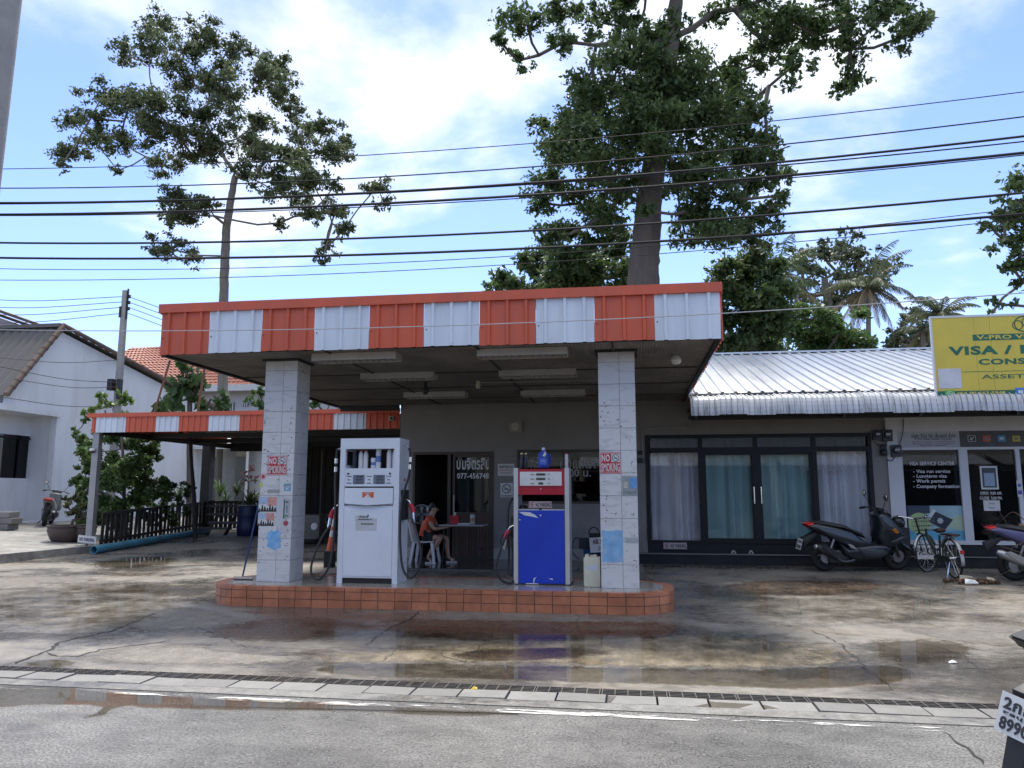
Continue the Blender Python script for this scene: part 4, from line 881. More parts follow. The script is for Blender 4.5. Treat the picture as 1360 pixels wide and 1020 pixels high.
MB().cyl((0, 0, .05), top, .013, n=8).build('handle', M('blue_handle', (.02, .05, .16), .4), t, True); MB().box(-.13, .16, -.02, .015, .015, .045).build('head', m_chrome, t); MB().box(-.13, .16, -.012, .0, 0, .015).build('rubber_blade', m_hose, t)

# ---- signs on the pillars
def pillar_rect(x0, y0, x1, y1, Y=PF - .002):
    a_, c_ = atY(x0, y0, Y), atY(x1, y1, Y); return a_.x, c_.x, c_.z, a_.z
def no_smoking_sign(px, lab):
    xa, xb, za, zb = pillar_rect(*px); w_, h_ = xb - xa, zb - za
    t = thing('no_smoking_sign', lab, 'sign', ((xa + xb) / 2, PF - .003, (za + zb) / 2))
    MB().box(-w_ / 2, w_ / 2, -.003, 0, -h_ / 2, h_ / 2).build('plate', m_letr, t); y_ = -.004
    bw = .006
    MB().box(-w_ / 2 + bw, w_ / 2 - bw, y_, y_ + .0005, h_ / 2 - bw * 2, h_ / 2 - bw).box(-w_ / 2 + bw, w_ / 2 - bw, y_, y_ + .0005, -h_ / 2 + bw, -h_ / 2 + 2 * bw).box(-w_ / 2 + bw, -w_ / 2 + 2 * bw, y_, y_ + .0005, -h_ / 2 + 2 * bw, h_ / 2 - 2 * bw).box(w_ / 2 - 2 * bw, w_ / 2 - bw, y_, y_ + .0005, -h_ / 2 + 2 * bw, h_ / 2 - 2 * bw).build('border', m_letw, t)
    letters('lettering', 'NO', m_letw, t, (-w_ * .23, y_, h_ * .24), w=w_ * .40, h=h_ * .34, bold=.035); letters('lettering', 'SMOKING', m_letw, t, (0, y_, -h_ * .21), w=w_ * .88, h=h_ * .40, bold=.02)
    MB().box(w_ * .04, w_ * .45, y_, y_ + .0005, h_ * .05, h_ * .43).build('icon_field', m_letw, t); no_smoke_icon(t, w_ * .245, h_ * .24, w_ * .18, y_ - .0008)
    return t
no_smoking_sign((356, 605.5, 380.5, 631), 'red NO SMOKING sign on the left pillar among photo posters')
no_smoking_sign((797, 601, 825, 629), 'red NO SMOKING sign on the right pillar above the peeling blue poster')
def poster(name, px, mat, lab, cat='poster', tear=0, seed=0, y=-.0015):
    xa, xb, za, zb = pillar_rect(*px); w_, h_ = xb - xa, zb - za; t = thing(name, lab, cat, ((xa + xb) / 2, PF - .0015, (za + zb) / 2))
    rng = random.Random(seed); P = []
    for i in range(28):
        u = i / 28 * 4; e = int(u); f_ = u - e; c_ = ((-1 + 2 * f_, -1), (1, -1 + 2 * f_), (1 - 2 * f_, 1), (-1, 1 - 2 * f_))[e]; k_ = 1 - tear * rng.random()
        P.append((c_[0] * w_ / 2 * k_, y, c_[1] * h_ / 2 * k_))
    MB().add(P, [tuple(range(28))]).build('sheet', mat, t); return t, w_, h_
def patches(t, items, y=-.0022):
    for k_, (x0, x1, z0, z1, c_) in enumerate(items): MB().quad((x0, y, z0), (x1, y, z0), (x1, y, z1), (x0, y, z1)).build('print_patch', M('print_%02d%02d%02d' % tuple(int(v * 99) for v in c_), c_, .5, var=.25, vs=25), t)
for (px, lab) in (((344, 660, 367, 679.5), 'upper of two sunset photo posters on the left pillar'), ((343, 681, 363.5, 698.5), 'lower of two sunset photo posters on the left pillar')):
    t, w_, h_ = poster('photo_poster', px, m_letw, lab)
    patches(t, [(-w_ / 2, 0, 0, h_ / 2, (.35, .45, .6)), (.0, w_ / 2, -.1 * h_, h_ / 2, (.55, .28, .24))]); 
    for k_ in range(7):
        x_ = -w_ / 2 + (k_ + .5) * w_ / 7; hh = h_ * (.25 + .35 * ((k_ * 37) % 10) / 10); MB().add([(x_ - w_ / 13, -.0028, -h_ / 2), (x_ + w_ / 13, -.0028, -h_ / 2), (x_ + w_ / 30, -.0028, -h_ / 2 + hh * .8), (x_, -.0028, -h_ / 2 + hh), (x_ - w_ / 26, -.0028, -h_ / 2 + hh * .75)], [(0, 1, 2, 3, 4)]).build('silhouette', m_letk, t)
t, w_, h_ = poster('white_poster', (367.5, 660, 377, 699), M('poster_paper', (.52, .55, .58), .6), 'blank white paper strip between posters on left pillar', 'poster', .03, 3)
t, w_, h_ = poster('route_poster', (377, 663, 385, 689), M('poster_grey', (.40, .44, .45), .6), 'narrow grey notice with green tick at right edge of left pillar', 'notice', .05, 4); patches(t, [(-.02, .02, h_ * .3, h_ * .4, (.1, .15, .2)), (-.01, .01, -.05, .05, (.15, .2, .3)), (-.03, .02, -h_ * .4, -h_ * .3, (.05, .3, .2))])
t, w_, h_ = poster('blue_sticker', (377.5, 642.5, 386, 652), M('sticker_blue', (.16, .32, .46), .5), 'small blue square sticker below the NO SMOKING sign on left pillar', 'sticker'); patches(t, [(-w_ * .4, w_ * .4, 0, h_ * .12, (.6, .6, .6)), (-w_ * .3, w_ * .2, -h_ * .35, -h_ * .1, (.4, .55, .65))])
for lab, px, r_, c1, c2 in (('round pink sticker with red centre at left edge of left pillar', (349.5, 633), .045, (.62, .35, .4), (.45, .03, .08)), ('round red and black sticker below the grey notice on left pillar', (379.5, 695), .04, (.35, .12, .12), (.05, .03, .03))):
    p = atY(*px, PF - .003); t = thing('round_sticker', lab, 'sticker', (p.x, PF - .002, p.z)); MB().lathe([(0, -.002), (r_, -.002), (r_, 0)], n=20, axis='y').build('disc', M('st%.2f' % c1[1], c1, .5), t); MB().lathe([(0, -.003), (r_ * .55, -.003), (r_ * .55, -.002)], n=16, axis='y').build('print', M('st2%.2f' % c2[1], c2, .5), t)
def torn_mat(name, c, c2):
    return M(name, c, .55, var=.15, vs=9, dirt=c2, dirt_amt=.95, dirt_s=7)
t, w_, h_ = poster('torn_poster', (353.5, 702, 374.5, 731), torn_mat('torn_blue', (.14, .40, .72), (.5, .58, .66)), 'torn bright blue poster remnant low on the left pillar', 'poster', .35, 6)
t, w_, h_ = poster('peeling_poster', (799, 704, 828.5, 747.5), torn_mat('torn_blue2', (.20, .42, .66), (.46, .54, .62)), 'peeling pale blue poster low on the right pillar', 'poster', .07, 8)
t, w_, h_ = poster('faded_poster', (826, 632, 847, 659), torn_mat('faded_poster', (.26, .30, .32), (.36, .40, .40)), 'small faded grey and blue poster at right edge of right pillar', 'poster', .03, 9); patches(t, [(.0, w_ * .45, -h_ * .1, h_ * .4, (.12, .3, .6)), (-w_ * .4, -.03, -h_ * .1, h_ * .2, (.5, .48, .4)), (-w_ * .35, w_ * .4, -h_ * .4, -h_ * .25, (.2, .26, .24))])
t, w_, h_ = poster('paper_remnant', (829, 713.5, 848, 722), torn_mat('grey_remnant', (.36, .4, .42), (.2, .22, .24)), 'grey paper remnant beside the peeling poster on right pillar', 'poster', .2, 11)
t, w_, h_ = poster('white_sticker', (811, 751, 820, 753), m_letw, 'short white tape strip under the peeling poster on right pillar', 'sticker', .05, 12)
t, w_, h_ = poster('yellow_sticker', (345, 642, 348.5, 647), M('sticker_yellow', (.5, .55, .1), .5), 'tiny yellow green sticker at left edge of left pillar', 'sticker')
t, w_, h_ = poster('faded_text_strip', (355, 650, 372, 655), torn_mat('faded_strip', (.30, .32, .30), (.42, .42, .42)), 'faded grey text strip above the sunset posters on left pillar', 'notice', .1, 14)
# chips and bolt holes in the pillar tiles
rng = random.Random(31); m_hole = M('anchor_hole', (.03, .025, .02), .9); m_rust = M('rust_spot', (.18, .11, .05), .9)
pils = [o for o in canopy.children if o.name.split('.')[0] == 'pillar']
for pil, x0 in zip(sorted(pils, key=lambda o: min(v.co.x for v in o.data.vertices)), (PLX, PRX)):
    b1, b2 = MB(), MB()
    for k_ in range(95):
        z_ = rng.uniform(.5, 2.75); x_ = x0 + rng.choice((rng.uniform(.02, .1), rng.uniform(.03, .46), rng.uniform(.4, .47))); r_ = rng.uniform(.004, .013); n_ = 6
        (b1 if rng.random() < .55 else b2).add([(x_ + r_ * rng.uniform(.5, 1.3) * math.cos(2 * math.pi * i / n_), PF - .0028, z_ + r_ * .8 * rng.uniform(.5, 1.2) * math.sin(2 * math.pi * i / n_)) for i in range(n_)], [tuple(range(n_))])
    tag(b1.build('anchor_hole', m_hole, pil), kind='stuff'); tag(b2.build('rust_spot', m_rust, pil), kind='stuff')
# ================================================================== row of shops on the right
m_roofs = M('silver_roof_sheet', (.60, .62, .64), .38, .55, var=.10, vs=1.2, dirt=(.38, .38, .37), dirt_amt=.45, dirt_s=2.2, stretch=(1, .25, .25))
m_eave = M('weathered_eave_sheet', (.50, .515, .53), .45, .45, var=.18, vs=5, dirt=(.085, .085, .085), dirt_amt=.75, dirt_s=6, stretch=(2.2, .35, .35))
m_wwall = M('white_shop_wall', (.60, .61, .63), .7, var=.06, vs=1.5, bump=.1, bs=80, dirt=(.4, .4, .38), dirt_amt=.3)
m_bframe = M('black_aluminium', (.012, .012, .014), .5, spec=.3)
m_plinth = M('black_plinth_paint', (.018, .02, .025), .6, var=.3, dirt=(.04, .04, .04), dirt_amt=.5, spec=.25)
SX1 = 13.0
SHX = 1.19
shop = thing('shop_building', 'single storey shop row with silver metal roof and grey and white fronts', 'building', (0, 0, 0))
RY0, RZ0, RY1, RZ1 = 15.32, 3.44, 21.5, 5.29
def roof_profile_sheet(x0, x1, line, ribs, depth, mat, name, th=.003):
    pr = []; st = (x1 - x0) / ribs
    for i in range(ribs):
        a_ = x0 + i * st
        pr += [(a_, 0), (a_ + st * .30, 0), (a_ + st * .38, depth), (a_ + st * .54, depth), (a_ + st * .62, 0)]
    pr.append((x1, 0)); L = len(line); V = []; Fc = []
    for k_, (y_, z_) in enumerate(line):
        y0_, z0_ = line[max(k_ - 1, 0)]; y1_, z1_ = line[min(k_ + 1, L - 1)]; dy, dz = y1_ - y0_, z1_ - z0_; ln = math.hypot(dy, dz); ny, nz = (-dz / ln, dy / ln)
        if nz < 0 and k_ < 1: ny, nz = -ny, -nz
        for x_, d_ in pr: V.append((x_, y_ + ny * d_, z_ + nz * d_))
    n_ = len(pr)
    for k_ in range(L - 1):
        for i in range(n_ - 1): Fc.append((k_ * n_ + i, k_ * n_ + i + 1, (k_ + 1) * n_ + i + 1, (k_ + 1) * n_ + i))
    b_ = MB(); b_.v = V; b_.f = Fc; o_ = b_.build(name, mat, shop)
    md = o_.modifiers.new('thickness', 'SOLIDIFY'); md.thickness = th; return o_
pitch = (RZ1 - RZ0) / (RY1 - RY0)
x_ = 1.22; rng = random.Random(12)
while x_ < SX1:
    dz = rng.uniform(0, .006)
    roof_profile_sheet(x_, x_ + .755, [(RY0 - .02, RZ0 - .02 * pitch + dz), (RY1, RZ1 + dz)], 3, .032, m_roofs, 'roof_sheet')
    x_ += .756
x_ = 1.19; r_ = .30
while x_ < SX1:
    dz = rng.uniform(-.012, .012); ln = [(RY0 - .25 + .0 - r_ * 0 - r_ * math.sin(R(a_)) * .6, RZ0 - .105 + dz - r_ * (1 - math.cos(R(a_))) * 1.12) for a_ in (95, 82, 66, 50, 34, 18, 5)] + [(RY0 + .12, RZ0 - .012 + dz)]
    roof_profile_sheet(x_, x_ + .52, ln, 5, .022, m_eave, 'eave_sheet')
    x_ += .521
MB().box(1.19, SX1, RY1 - .12, RY1 + .12, RZ1 - .0, RZ1 + .045).build('ridge_cap', m_roofs, shop)
MB().quad((1.19, RY1, RZ1), (SX1, RY1, RZ1), (SX1, RY1 + 6, RZ1 - 2), (1.19, RY1 + 6, RZ1 - 2)).build('rear_roof', m_roofs, shop)
EB = 14.9
b = MB(); b.box(1.21, SX1, EB + .12, EB + .18, 2.96, 3.04).box(1.21, SX1, EB + .5, EB + .55, 2.92, 2.98).box(1.21, SX1, EB + .95, EB + 1.0, 2.98, 3.04); b.build('eave_purlin', m_black, shop)
for x_ in (1.3, 4.0, 5.35, 7.0, 9.5): MB().beam((x_, EB + .1, 2.94), (x_, WY, 3.12), .05, .07).build('eave_rafter', m_black, shop)
MB().box(1.21, SX1, EB + .5, WY, 3.18, 3.2).build('eave_lining', M('eave_underside', (.10, .10, .10), .8), shop)
# walls
GX1 = wx(1181, 650); Z_hi = 3.5
sx0, sx1, sz0, sz1 = wx(858.5, 650), wx(1161, 650), wz(1000, 722), wz(1000, 576.5)
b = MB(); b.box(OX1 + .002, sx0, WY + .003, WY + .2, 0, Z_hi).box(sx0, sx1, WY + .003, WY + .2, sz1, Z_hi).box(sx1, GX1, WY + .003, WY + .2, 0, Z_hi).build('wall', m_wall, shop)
MB().box(sx0, sx1, WY + .003, WY + .2, 0, sz0).build('wall', m_plinth, shop)
vx0, vx1 = wx(1199.5, 650), wx(1278, 650)
vz1, vz0 = wz(1240, 595.5), wz(1240, 723)
b = MB(); b.box(GX1 + .001, vx0 - .05, WY - .03, WY + .2, 0, Z_hi).box(vx0 - .05, SX1, WY - .03, WY + .2, wz(1240, 573), Z_hi).build('wall', m_wwall, shop)
MB().box(vx0 - .05, SX1, WY + .0, WY + .2, 0, vz0 - .02).build('wall', m_plinth, shop)
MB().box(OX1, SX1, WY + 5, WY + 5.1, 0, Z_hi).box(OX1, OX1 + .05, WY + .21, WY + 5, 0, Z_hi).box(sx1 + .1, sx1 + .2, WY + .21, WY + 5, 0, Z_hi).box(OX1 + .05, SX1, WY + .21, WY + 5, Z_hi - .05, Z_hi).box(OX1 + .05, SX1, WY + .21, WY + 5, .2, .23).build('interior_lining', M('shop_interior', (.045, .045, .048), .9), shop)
MB().box(OX1 - .3, SX1, WY - .42, WY - .0, 0, atY(1000, 737.5, WY - .42).z).build('front_step', m_plinth, shop)
MB().box(OX1 - .3, SX1, WY - .445, WY - .40, atY(1000, 737.5, WY - .42).z + .001, atY(1000, 737.5, WY - .42).z + .022).build('step_edge', M('step_edge_grey', (.16, .16, .165), .5), shop)
STEPZ = atY(1000, 737.5, WY - .42).z
# black shopfront: members, eight panes, four curtains
tz = wz(1000, 597)
mull = [wx(932, 650), wx(1005.5, 650), wx(1083.5, 650)]
for (xa, xb) in ((sx0, sx0 + .07), (sx1 - .07, sx1)): MB().box(xa, xb, WY - .02, WY + .08, sz0, sz1).build('window_frame', m_bframe, shop)
MB().box(sx0 + .07, sx1 - .07, WY - .02, WY + .08, sz1 - .07, sz1).build('window_frame', m_bframe, shop); MB().box(sx0 + .07, sx1 - .07, WY - .02, WY + .08, sz0, sz0 + .05).build('window_frame', m_bframe, shop)
MB().box(sx0 + .07, sx1 - .07, WY - .018, WY + .078, tz - .05, tz + .05).build('transom', m_bframe, shop)
for i, mx in enumerate(mull):
    hw_ = (.05, .075, .05)[i]; MB().box(mx - hw_, mx + hw_, WY - .016, WY + .076, sz0 + .05, tz - .05).build('mullion', m_bframe, shop); MB().box(mx - .04, mx + .04, WY - .016, WY + .076, tz + .05, sz1 - .07).build('mullion', m_bframe, shop)
cols = [sx0 + .07] + mull + [sx1 - .07]
g_side = glass('shop_glass', (.96, .97, .98), refl=.9); g_door = glass('green_door_glass', (.77, .88, .87), refl=.9)
m_curt = M('grey_curtain', (.80, .81, .84), .85, var=.06)
curt_lab = ('leftmost pale grey curtain beside the petrol station pillar', 'green tinted curtain behind left glass door leaf', 'green tinted curtain behind right glass door leaf', 'rightmost pale grey curtain behind the black scooter')
for i in range(4):
    a_, c_ = cols[i] + .03, cols[i + 1] - .03
    if i in (1, 2):
        MB().box(a_ + .02, a_ + .07, WY + .0, WY + .05, sz0 + .05, tz - .05).box(c_ - .07, c_ - .02, WY + .0, WY + .05, sz0 + .05, tz - .05).box(a_ + .07, c_ - .07, WY + .0, WY + .05, tz - .11, tz - .05).box(a_ + .07, c_ - .07, WY + .0, WY + .05, sz0 + .05, sz0 + .10).build('door_leaf', m_bframe, shop)
        h_ = c_ - .02 if i == 1 else a_ + .02
        MB().cyl((h_ + (-.02 if i == 1 else .02), WY - .05, 1.28), (h_ + (-.02 if i == 1 else .02), WY - .05, 1.62), .014, n=8).build('door_handle', m_chrome, shop, True)
    MB().box(a_, c_, WY + .03, WY + .036, sz0 + .05, tz - .05).build('pane', g_door if i in (1, 2) else g_side, shop); MB().box(a_, c_, WY + .03, WY + .036, tz + .05, sz1 - .07).build('pane', glass('transom_glass', (.5, .52, .53), refl=2.6), shop)
    b_ = MB(); n_ = 70; rr_ = random.Random(40 + i); ph = rr_.uniform(0, 6)
    w0, w1 = a_ - .03, c_ + .03; V = []; Fc = []
    for k_ in range(n_ + 1):
        u = k_ / n_; x_ = w0 + (w1 - w0) * u; f1 = math.sin(u * 31 + ph + 1.6 * math.sin(u * 9 + i)); f2 = math.sin(u * 12 + ph * 2)
        for s_, zq in enumerate((sz0 + .04, .8, 1.5, tz - .05, sz1 - .03)): V.append((x_ + .012 * math.sin(s_ * 2 + u * 20), WY + .22 + .045 * f1 + .02 * f2 + .012 * math.sin(s_ * 1.3 + u * 17), zq))
    for k_ in range(n_):
        for s_ in range(4): Fc.append((k_ * 5 + s_, k_ * 5 + 5 + s_, k_ * 5 + 6 + s_, k_ * 5 + 1 + s_))
    b_.v = V; b_.f = Fc; tag(b_.build('curtain', m_curt, smooth=True), curt_lab[i], 'curtain', 'curtains in the black shopfront')
m_ghost = M('reflected_lettering', (.35, .36, .36), .6)
t, w_, h_, y_ = wall_notice('no_parking_sign', ((881, 720.5), (912.5, 729.5)), 'pink and white NO PARKING plate below the leftmost shop curtain', 'sign', WY - .024, .006, m_signp); no_parking(t, w_, h_, y_)
letters('reflected_lettering', 'KEBAB HOUSE', m_ghost, shop, ((wx(1066) + wx(1128)) / 2, WY + .026, wz(1100, 621)), w=wx(1128) - wx(1062), h=.12).scale = (-1, 1, 1)  # sign text flipped left to right, a reflection painted on the pane

# visa shop front
m_wframe = M('white_aluminium', (.58, .60, .63), .4, var=.05)
dx1 = wx(1352, 650)
for (xa, xb) in ((vx0 - .05, vx0 + .02), (vx1 - .02, vx1 + .14), (dx1, dx1 + .08)): MB().box(xa, xb, WY - .02, WY + .08, vz0, vz1 + .02).build('window_frame', m_wframe, shop)
for (xa, xb) in ((vx0 + .02, vx1 - .02), (vx1 + .14, dx1), (dx1 + .08, SX1)): MB().box(xa, xb, WY - .018, WY + .078, vz0 - .0, vz0 + .08).build('window_sill', m_wframe, shop); MB().box(xa, xb, WY - .018, WY + .078, vz1 - .03, vz1 + .02).build('window_head', m_wframe, shop)
MB().box(vx0 - .05, vx1 + .02, WY - .015, WY + .01, vz1 + .02, wz(1240, 573)).build('fascia_board', M('grey_board', (.42, .44, .47), .6), shop)
MB().box(vx1 + .02, SX1, WY - .012, WY + .01, vz1 + .02, wz(1240, 573)).build('fascia_board', M('dark_board', (.06, .055, .055), .5, var=.4, vs=5), shop)
tint_g = glass('visa_glass', (.45, .47, .48), refl=.8)
for (xa, xb) in ((vx0 + .02, vx1 - .02), (vx1 + .14, dx1), (dx1 + .08, SX1)): MB().box(xa, xb, WY + .03, WY + .036, vz0 + .08, vz1 - .03).build('pane', tint_g, shop)
MB().box(vx1 - .1, vx1 - .04, WY + .06, WY + .1, wz(1272, 671), vz1 - .03).build('blind_rail', m_wframe, shop)
letters('lettering', 'บริษัท วีโปร วีซ่า เซ็นเตอร์ จำกัด', m_letk, shop, (wx(1239, 578), WY - .017, wz(1239, 578.5)), w=wx(1268, 578) - wx(1209, 578), h=.085, bold=.01)
letters('lettering', 'V Pro Visa Center Co.,Ltd.', m_letk, shop, (wx(1239, 583), WY - .017, wz(1239, 583)), w=wx(1264, 583) - wx(1214, 583), h=.05, bold=.01)
for py, wv in ((587, 56), (589.7, 54), (592, 34)): letters('lettering', '88/9 Moo 1, T. Bophut, A. Koh Samui, Suratthani', M('grey_print', (.12, .12, .13), .6), shop, (wx(1239, py), WY - .017, wz(1239, py)), w=wx(1239 + wv / 2, py) - wx(1239 - wv / 2, py), h=.03)
letters('lettering', 'VISA SERVICE CENTER', m_letw, shop, (wx(1238, 615.5), WY + .024, wz(1238, 615.5)), w=wx(1268.5, 615) - wx(1208, 615), h=.075, bold=.02)
for s_, py, hh_ in (('- Visa run service', 626, .068), ('- Longterm visa', 633, .09), ('- Work permit', 639.5, .09), ('- Company formation', 646.5, .09)):
    letters('lettering', s_, m_letw, shop, (wx(1213.5, py), WY + .024, wz(1213.5, py)), h=hh_, bold=.02, align='LEFT', words=.3)
t, w_, h_, y_ = wall_notice('passport_poster', ((1205, 671.5), (1283.5, 721)), 'large window poster of dark passports on pale green and blue', 'poster', WY + .028, .003, M('poster_aqua', (.30, .46, .50), .6, var=.15, vs=4))
MB().quad((-w_ / 2, y_, -h_ / 2), (w_ / 2, y_, -h_ / 2), (w_ / 2, y_, -h_ * .18), (-w_ / 2, y_, -h_ * .18)).build('print_patch', M('print_skyblue', (.10, .36, .52), .5), t)
MB().lathe([(0, 0), (w_ * .2, -.0004)], (-w_ * .3, y_ - .0003, h_ * .02), 20, 'y').build('print_patch', M('print_green', (.36, .48, .22), .5), t); MB().add([(-w_ * .5, y_ - .0002, h_ * .2), (-w_ * .1, y_ - .0002, h_ * .3), (-w_ * .1, y_ - .0002, h_ * .5), (-w_ * .5, y_ - .0002, h_ * .5)], [(0, 1, 2, 3)]).build('print_patch', M('print_navy', (.03, .05, .08), .5), t)
MB().add([(w_ * .16, y_ - .0003, -h_ * .05), (w_ * .48, y_ - .0003, -h_ * .18), (w_ * .48, y_ - .0003, h_ * .25), (w_ * .3, y_ - .0003, h_ * .2)], [(0, 1, 2, 3)]).build('print_patch', M('print_palegreen', (.40, .50, .36), .5), t)
pp = MB().add([(-w_ * .14, y_ - .001, h_ * .06), (w_ * .14, y_ - .001, -h_ * .16), (w_ * .3, y_ - .001, h_ * .12), (.0, y_ - .001, h_ * .34)], [(0, 1, 2, 3)]).build('passport_print', M('print_passport', (.02, .028, .045), .5), t)
MB().add([(-w_ * .18, y_ - .0006, h_ * .1), (-w_ * .14, y_ - .0006, h_ * .05), (.01, y_ - .0006, h_ * .36), (-w_ * .04, y_ - .0006, h_ * .42)], [(0, 1, 2, 3)]).build('print_patch', m_letw, t)
bb = MB()
for k_ in range(8): a_ = k_ * math.pi / 4; bb.add([(w_ * .07, y_ - .0016, h_ * .09), (w_ * .07 + .05 * math.cos(a_ - .3), y_ - .0016, h_ * .09 + .05 * math.sin(a_ - .3)), (w_ * .07 + .06 * math.cos(a_), y_ - .0016, h_ * .09 + .06 * math.sin(a_)), (w_ * .07 + .05 * math.cos(a_ + .3), y_ - .0016, h_ * .09 + .05 * math.sin(a_ + .3))], [(0, 1, 2, 3)])
bb.build('crest_print', m_letw, pp)
# sheets and frame on the glass door
t, w_, h_, y_ = wall_notice('licence_frame', ((1301, 619), (1327, 650)), 'white framed certificate hanging inside the visa shop door', 'picture frame', WY + .028, .004, M('frame_white', (.62, .62, .62), .4)); MB().box(-w_ * .4, w_ * .4, y_ - .001, y_, -h_ * .42, h_ * .42).build('mount', M('mount_dark', (.05, .06, .07), .5), t); MB().box(-w_ * .3, w_ * .3, y_ - .002, y_ - .001, -h_ * .36, h_ * .2).build('certificate', M('certificate_blue', (.28, .38, .48), .5), t)
t, w_, h_, y_ = wall_notice('door_paper', ((1306, 664.5), (1329, 678.5)), 'white paper sheet taped under opening hours on the visa shop door', 'notice', WY + .028, .002); letters('lettering', 'Closed', m_letk, t, (0, y_, h_ * .2), w=w_ * .35, h=.03); letters('lettering', 'Back soon', m_letk, t, (0, y_, -h_ * .2), w=w_ * .35, h=.03)
letters('lettering', 'OPEN  9:00 AM.', m_letw, shop, (wx(1317, 655), WY + .024, wz(1317, 655)), w=wx(1331, 655) - wx(1302, 655), h=.06, bold=.02); letters('lettering', 'CLOSE  5:00 PM.', m_letw, shop, (wx(1317, 661.5), WY + .024, wz(1317, 661.5)), w=wx(1332, 661) - wx(1302, 661), h=.06, bold=.02)
t, w_, h_, y_ = wall_notice('payment_stickers', ((1350, 638), (1359, 660)), 'narrow white and blue payment sticker at edge of visa shop door', 'sticker', WY - .021, .002); patches(t, [(-w_ * .3, w_ * .3, h_ * .1, h_ * .3, (.08, .14, .4)), (-w_ * .4, w_ * .4, -h_ * .35, -h_ * .1, (.1, .08, .4))], y_ - .001)
for k_, (px_, c_, s_) in enumerate(((1290.5, (.02, .02, .02), 'black'), (1310.5, (.42, .10, .05), 'orange'), (1330, (.06, .26, .42), 'blue'), (1349.5, (.45, .38, .06), 'yellow'))):
    a_ = atY(px_, 582.5, WY - .014); t = thing('service_icon', '%s square travel icon on the dark board above the visa shop door' % s_, 'icon', (a_.x, WY - .014, a_.z)); MB().cbox(-.072, .072, -.006, 0, -.06, .06, .015).build('tile', m_letw if k_ == 0 else M('icon_%s' % s_, c_, .5), t)
    MB().cbox(-.064, .064, -.008, -.004, -.052, .052, .012).build('field', M('icon_%s' % s_, c_, .5), t)
    bb = MB()
    if k_ == 0: bb.beam((-.035, -.0095, -.03), (.04, -.0095, .03), .014, .002, up=(0, 1, 0)).beam((-.03, -.0095, .03), (.015, -.0095, -.035), .01, .002, up=(0, 1, 0)).beam((-.04, -.0095, -.01), (-.02, -.0095, -.035), .007, .002, up=(0, 1, 0))
    elif k_ == 1: bb.box(-.035, .035, -.0105, -.0085, -.02, .02).box(-.025, -.01, -.0105, -.0085, -.032, -.0205).box(.01, .025, -.0105, -.0085, -.032, -.0205)
    elif k_ == 2: bb.box(-.04, .04, -.0105, -.0085, -.02, .005).box(-.025, .025, -.0105, -.0085, .0055, .025)
    else: bb.box(-.035, .035, -.0105, -.0085, -.015, .02).box(-.035, .035, -.0105, -.0085, -.03, -.02)
    bb.build('pictogram', m_letw if k_ in (0, 2) else M('pictogram_dark', (.2, .18, .16), .5), t)
# electric meters and wiring
m_meter = M('meter_black', (.03, .03, .032), .4); m_mglass = M('meter_glass', (.35, .36, .36), .15)
for px_, py_, s_, lab in ((1164.5, 578, .11, 'small square black electric meter on grey shop wall'), (1178, 578.5, .13, 'upper round electric meter on corner of white shop wall'), (1189.5, 599, .13, 'lower round electric meter beside the visa company board')):
    a_ = atY(px_, py_, WY - .04); t = thing('electric_meter', lab, 'electric meter', (a_.x, WY - (.03 if px_ > 1180 else 0), a_.z), 0, 'electric meters on the shop wall'); MB().cbox(-s_ * .75, s_ * .75, -.09, -.0, -s_ * .9, s_ * .9, .02).build('case', m_meter, t); MB().lathe([(0, -.13), (s_ * .5, -.125), (s_ * .62, -.09)], (0, 0, s_ * .1), 18, 'y').build('dial_cover', m_meter, t, True); MB().box(-s_ * .32, s_ * .32, -.132, -.128, 0, s_ * .35).build('dial', m_mglass, t)
a_ = atY(1172.5, 599, WY - .03); t = thing('wall_camera', 'black bullet camera under the meters on grey shop wall', 'security camera', (a_.x, WY, a_.z)); MB().cbox(-.04, .04, -.06, 0, .02, .14, .01).build('bracket', m_black, t); MB().lathe([(.05, -.03), (.07, -.06), (.07, -.12), (.05, -.15), (0, -.155)], (0, -.08, .06), 14).build('head', m_black, t, True)
for k_, pts in enumerate(([(1178, 584), (1176, 592), (1165, 590), (1161, 586)], [(1200, 556), (1199, 575), (1195, 590), (1193, 600)], [(1189, 606), (1184, 612), (1178, 610)], [(1171, 560), (1172, 567), (1176, 572)])):
    tag(MB().tube(spline([atY(x, y, WY - .06) for x, y in pts], 6), .008, 6).build('meter_cable', m_hose, smooth=True), ('black cable looping left between square meter and corner meter', 'black cable dropping from eave to the lower meter', 'short black cable loop beneath the lower meter', 'short black cable above the upper corner meter')[k_], 'cable')
# conduit on the grey wall left of the shopfront and small switch box
t = thing('wall_conduit', 'thin grey conduit running round the corner of the black shopfront', 'conduit'); MB().tube([atY(854, 606, WY - .02), atY(852, 569, WY - .02), atY(916, 567, WY - .02), atY(917, 556, WY - .02)], .012, 6).build('pipe', M('conduit_grey', (.3, .3, .29), .5), t, True); 
a_ = atY(850, 596, WY - .02); MB().cbox(a_.x - .05, a_.x + .05, WY - .06, WY - .0, a_.z - .12, a_.z - .04, .01).cbox(a_.x - .05, a_.x + .06, WY - .08, WY - .0, a_.z - .3, a_.z - .2, .01).build('switch_box', m_black, t)
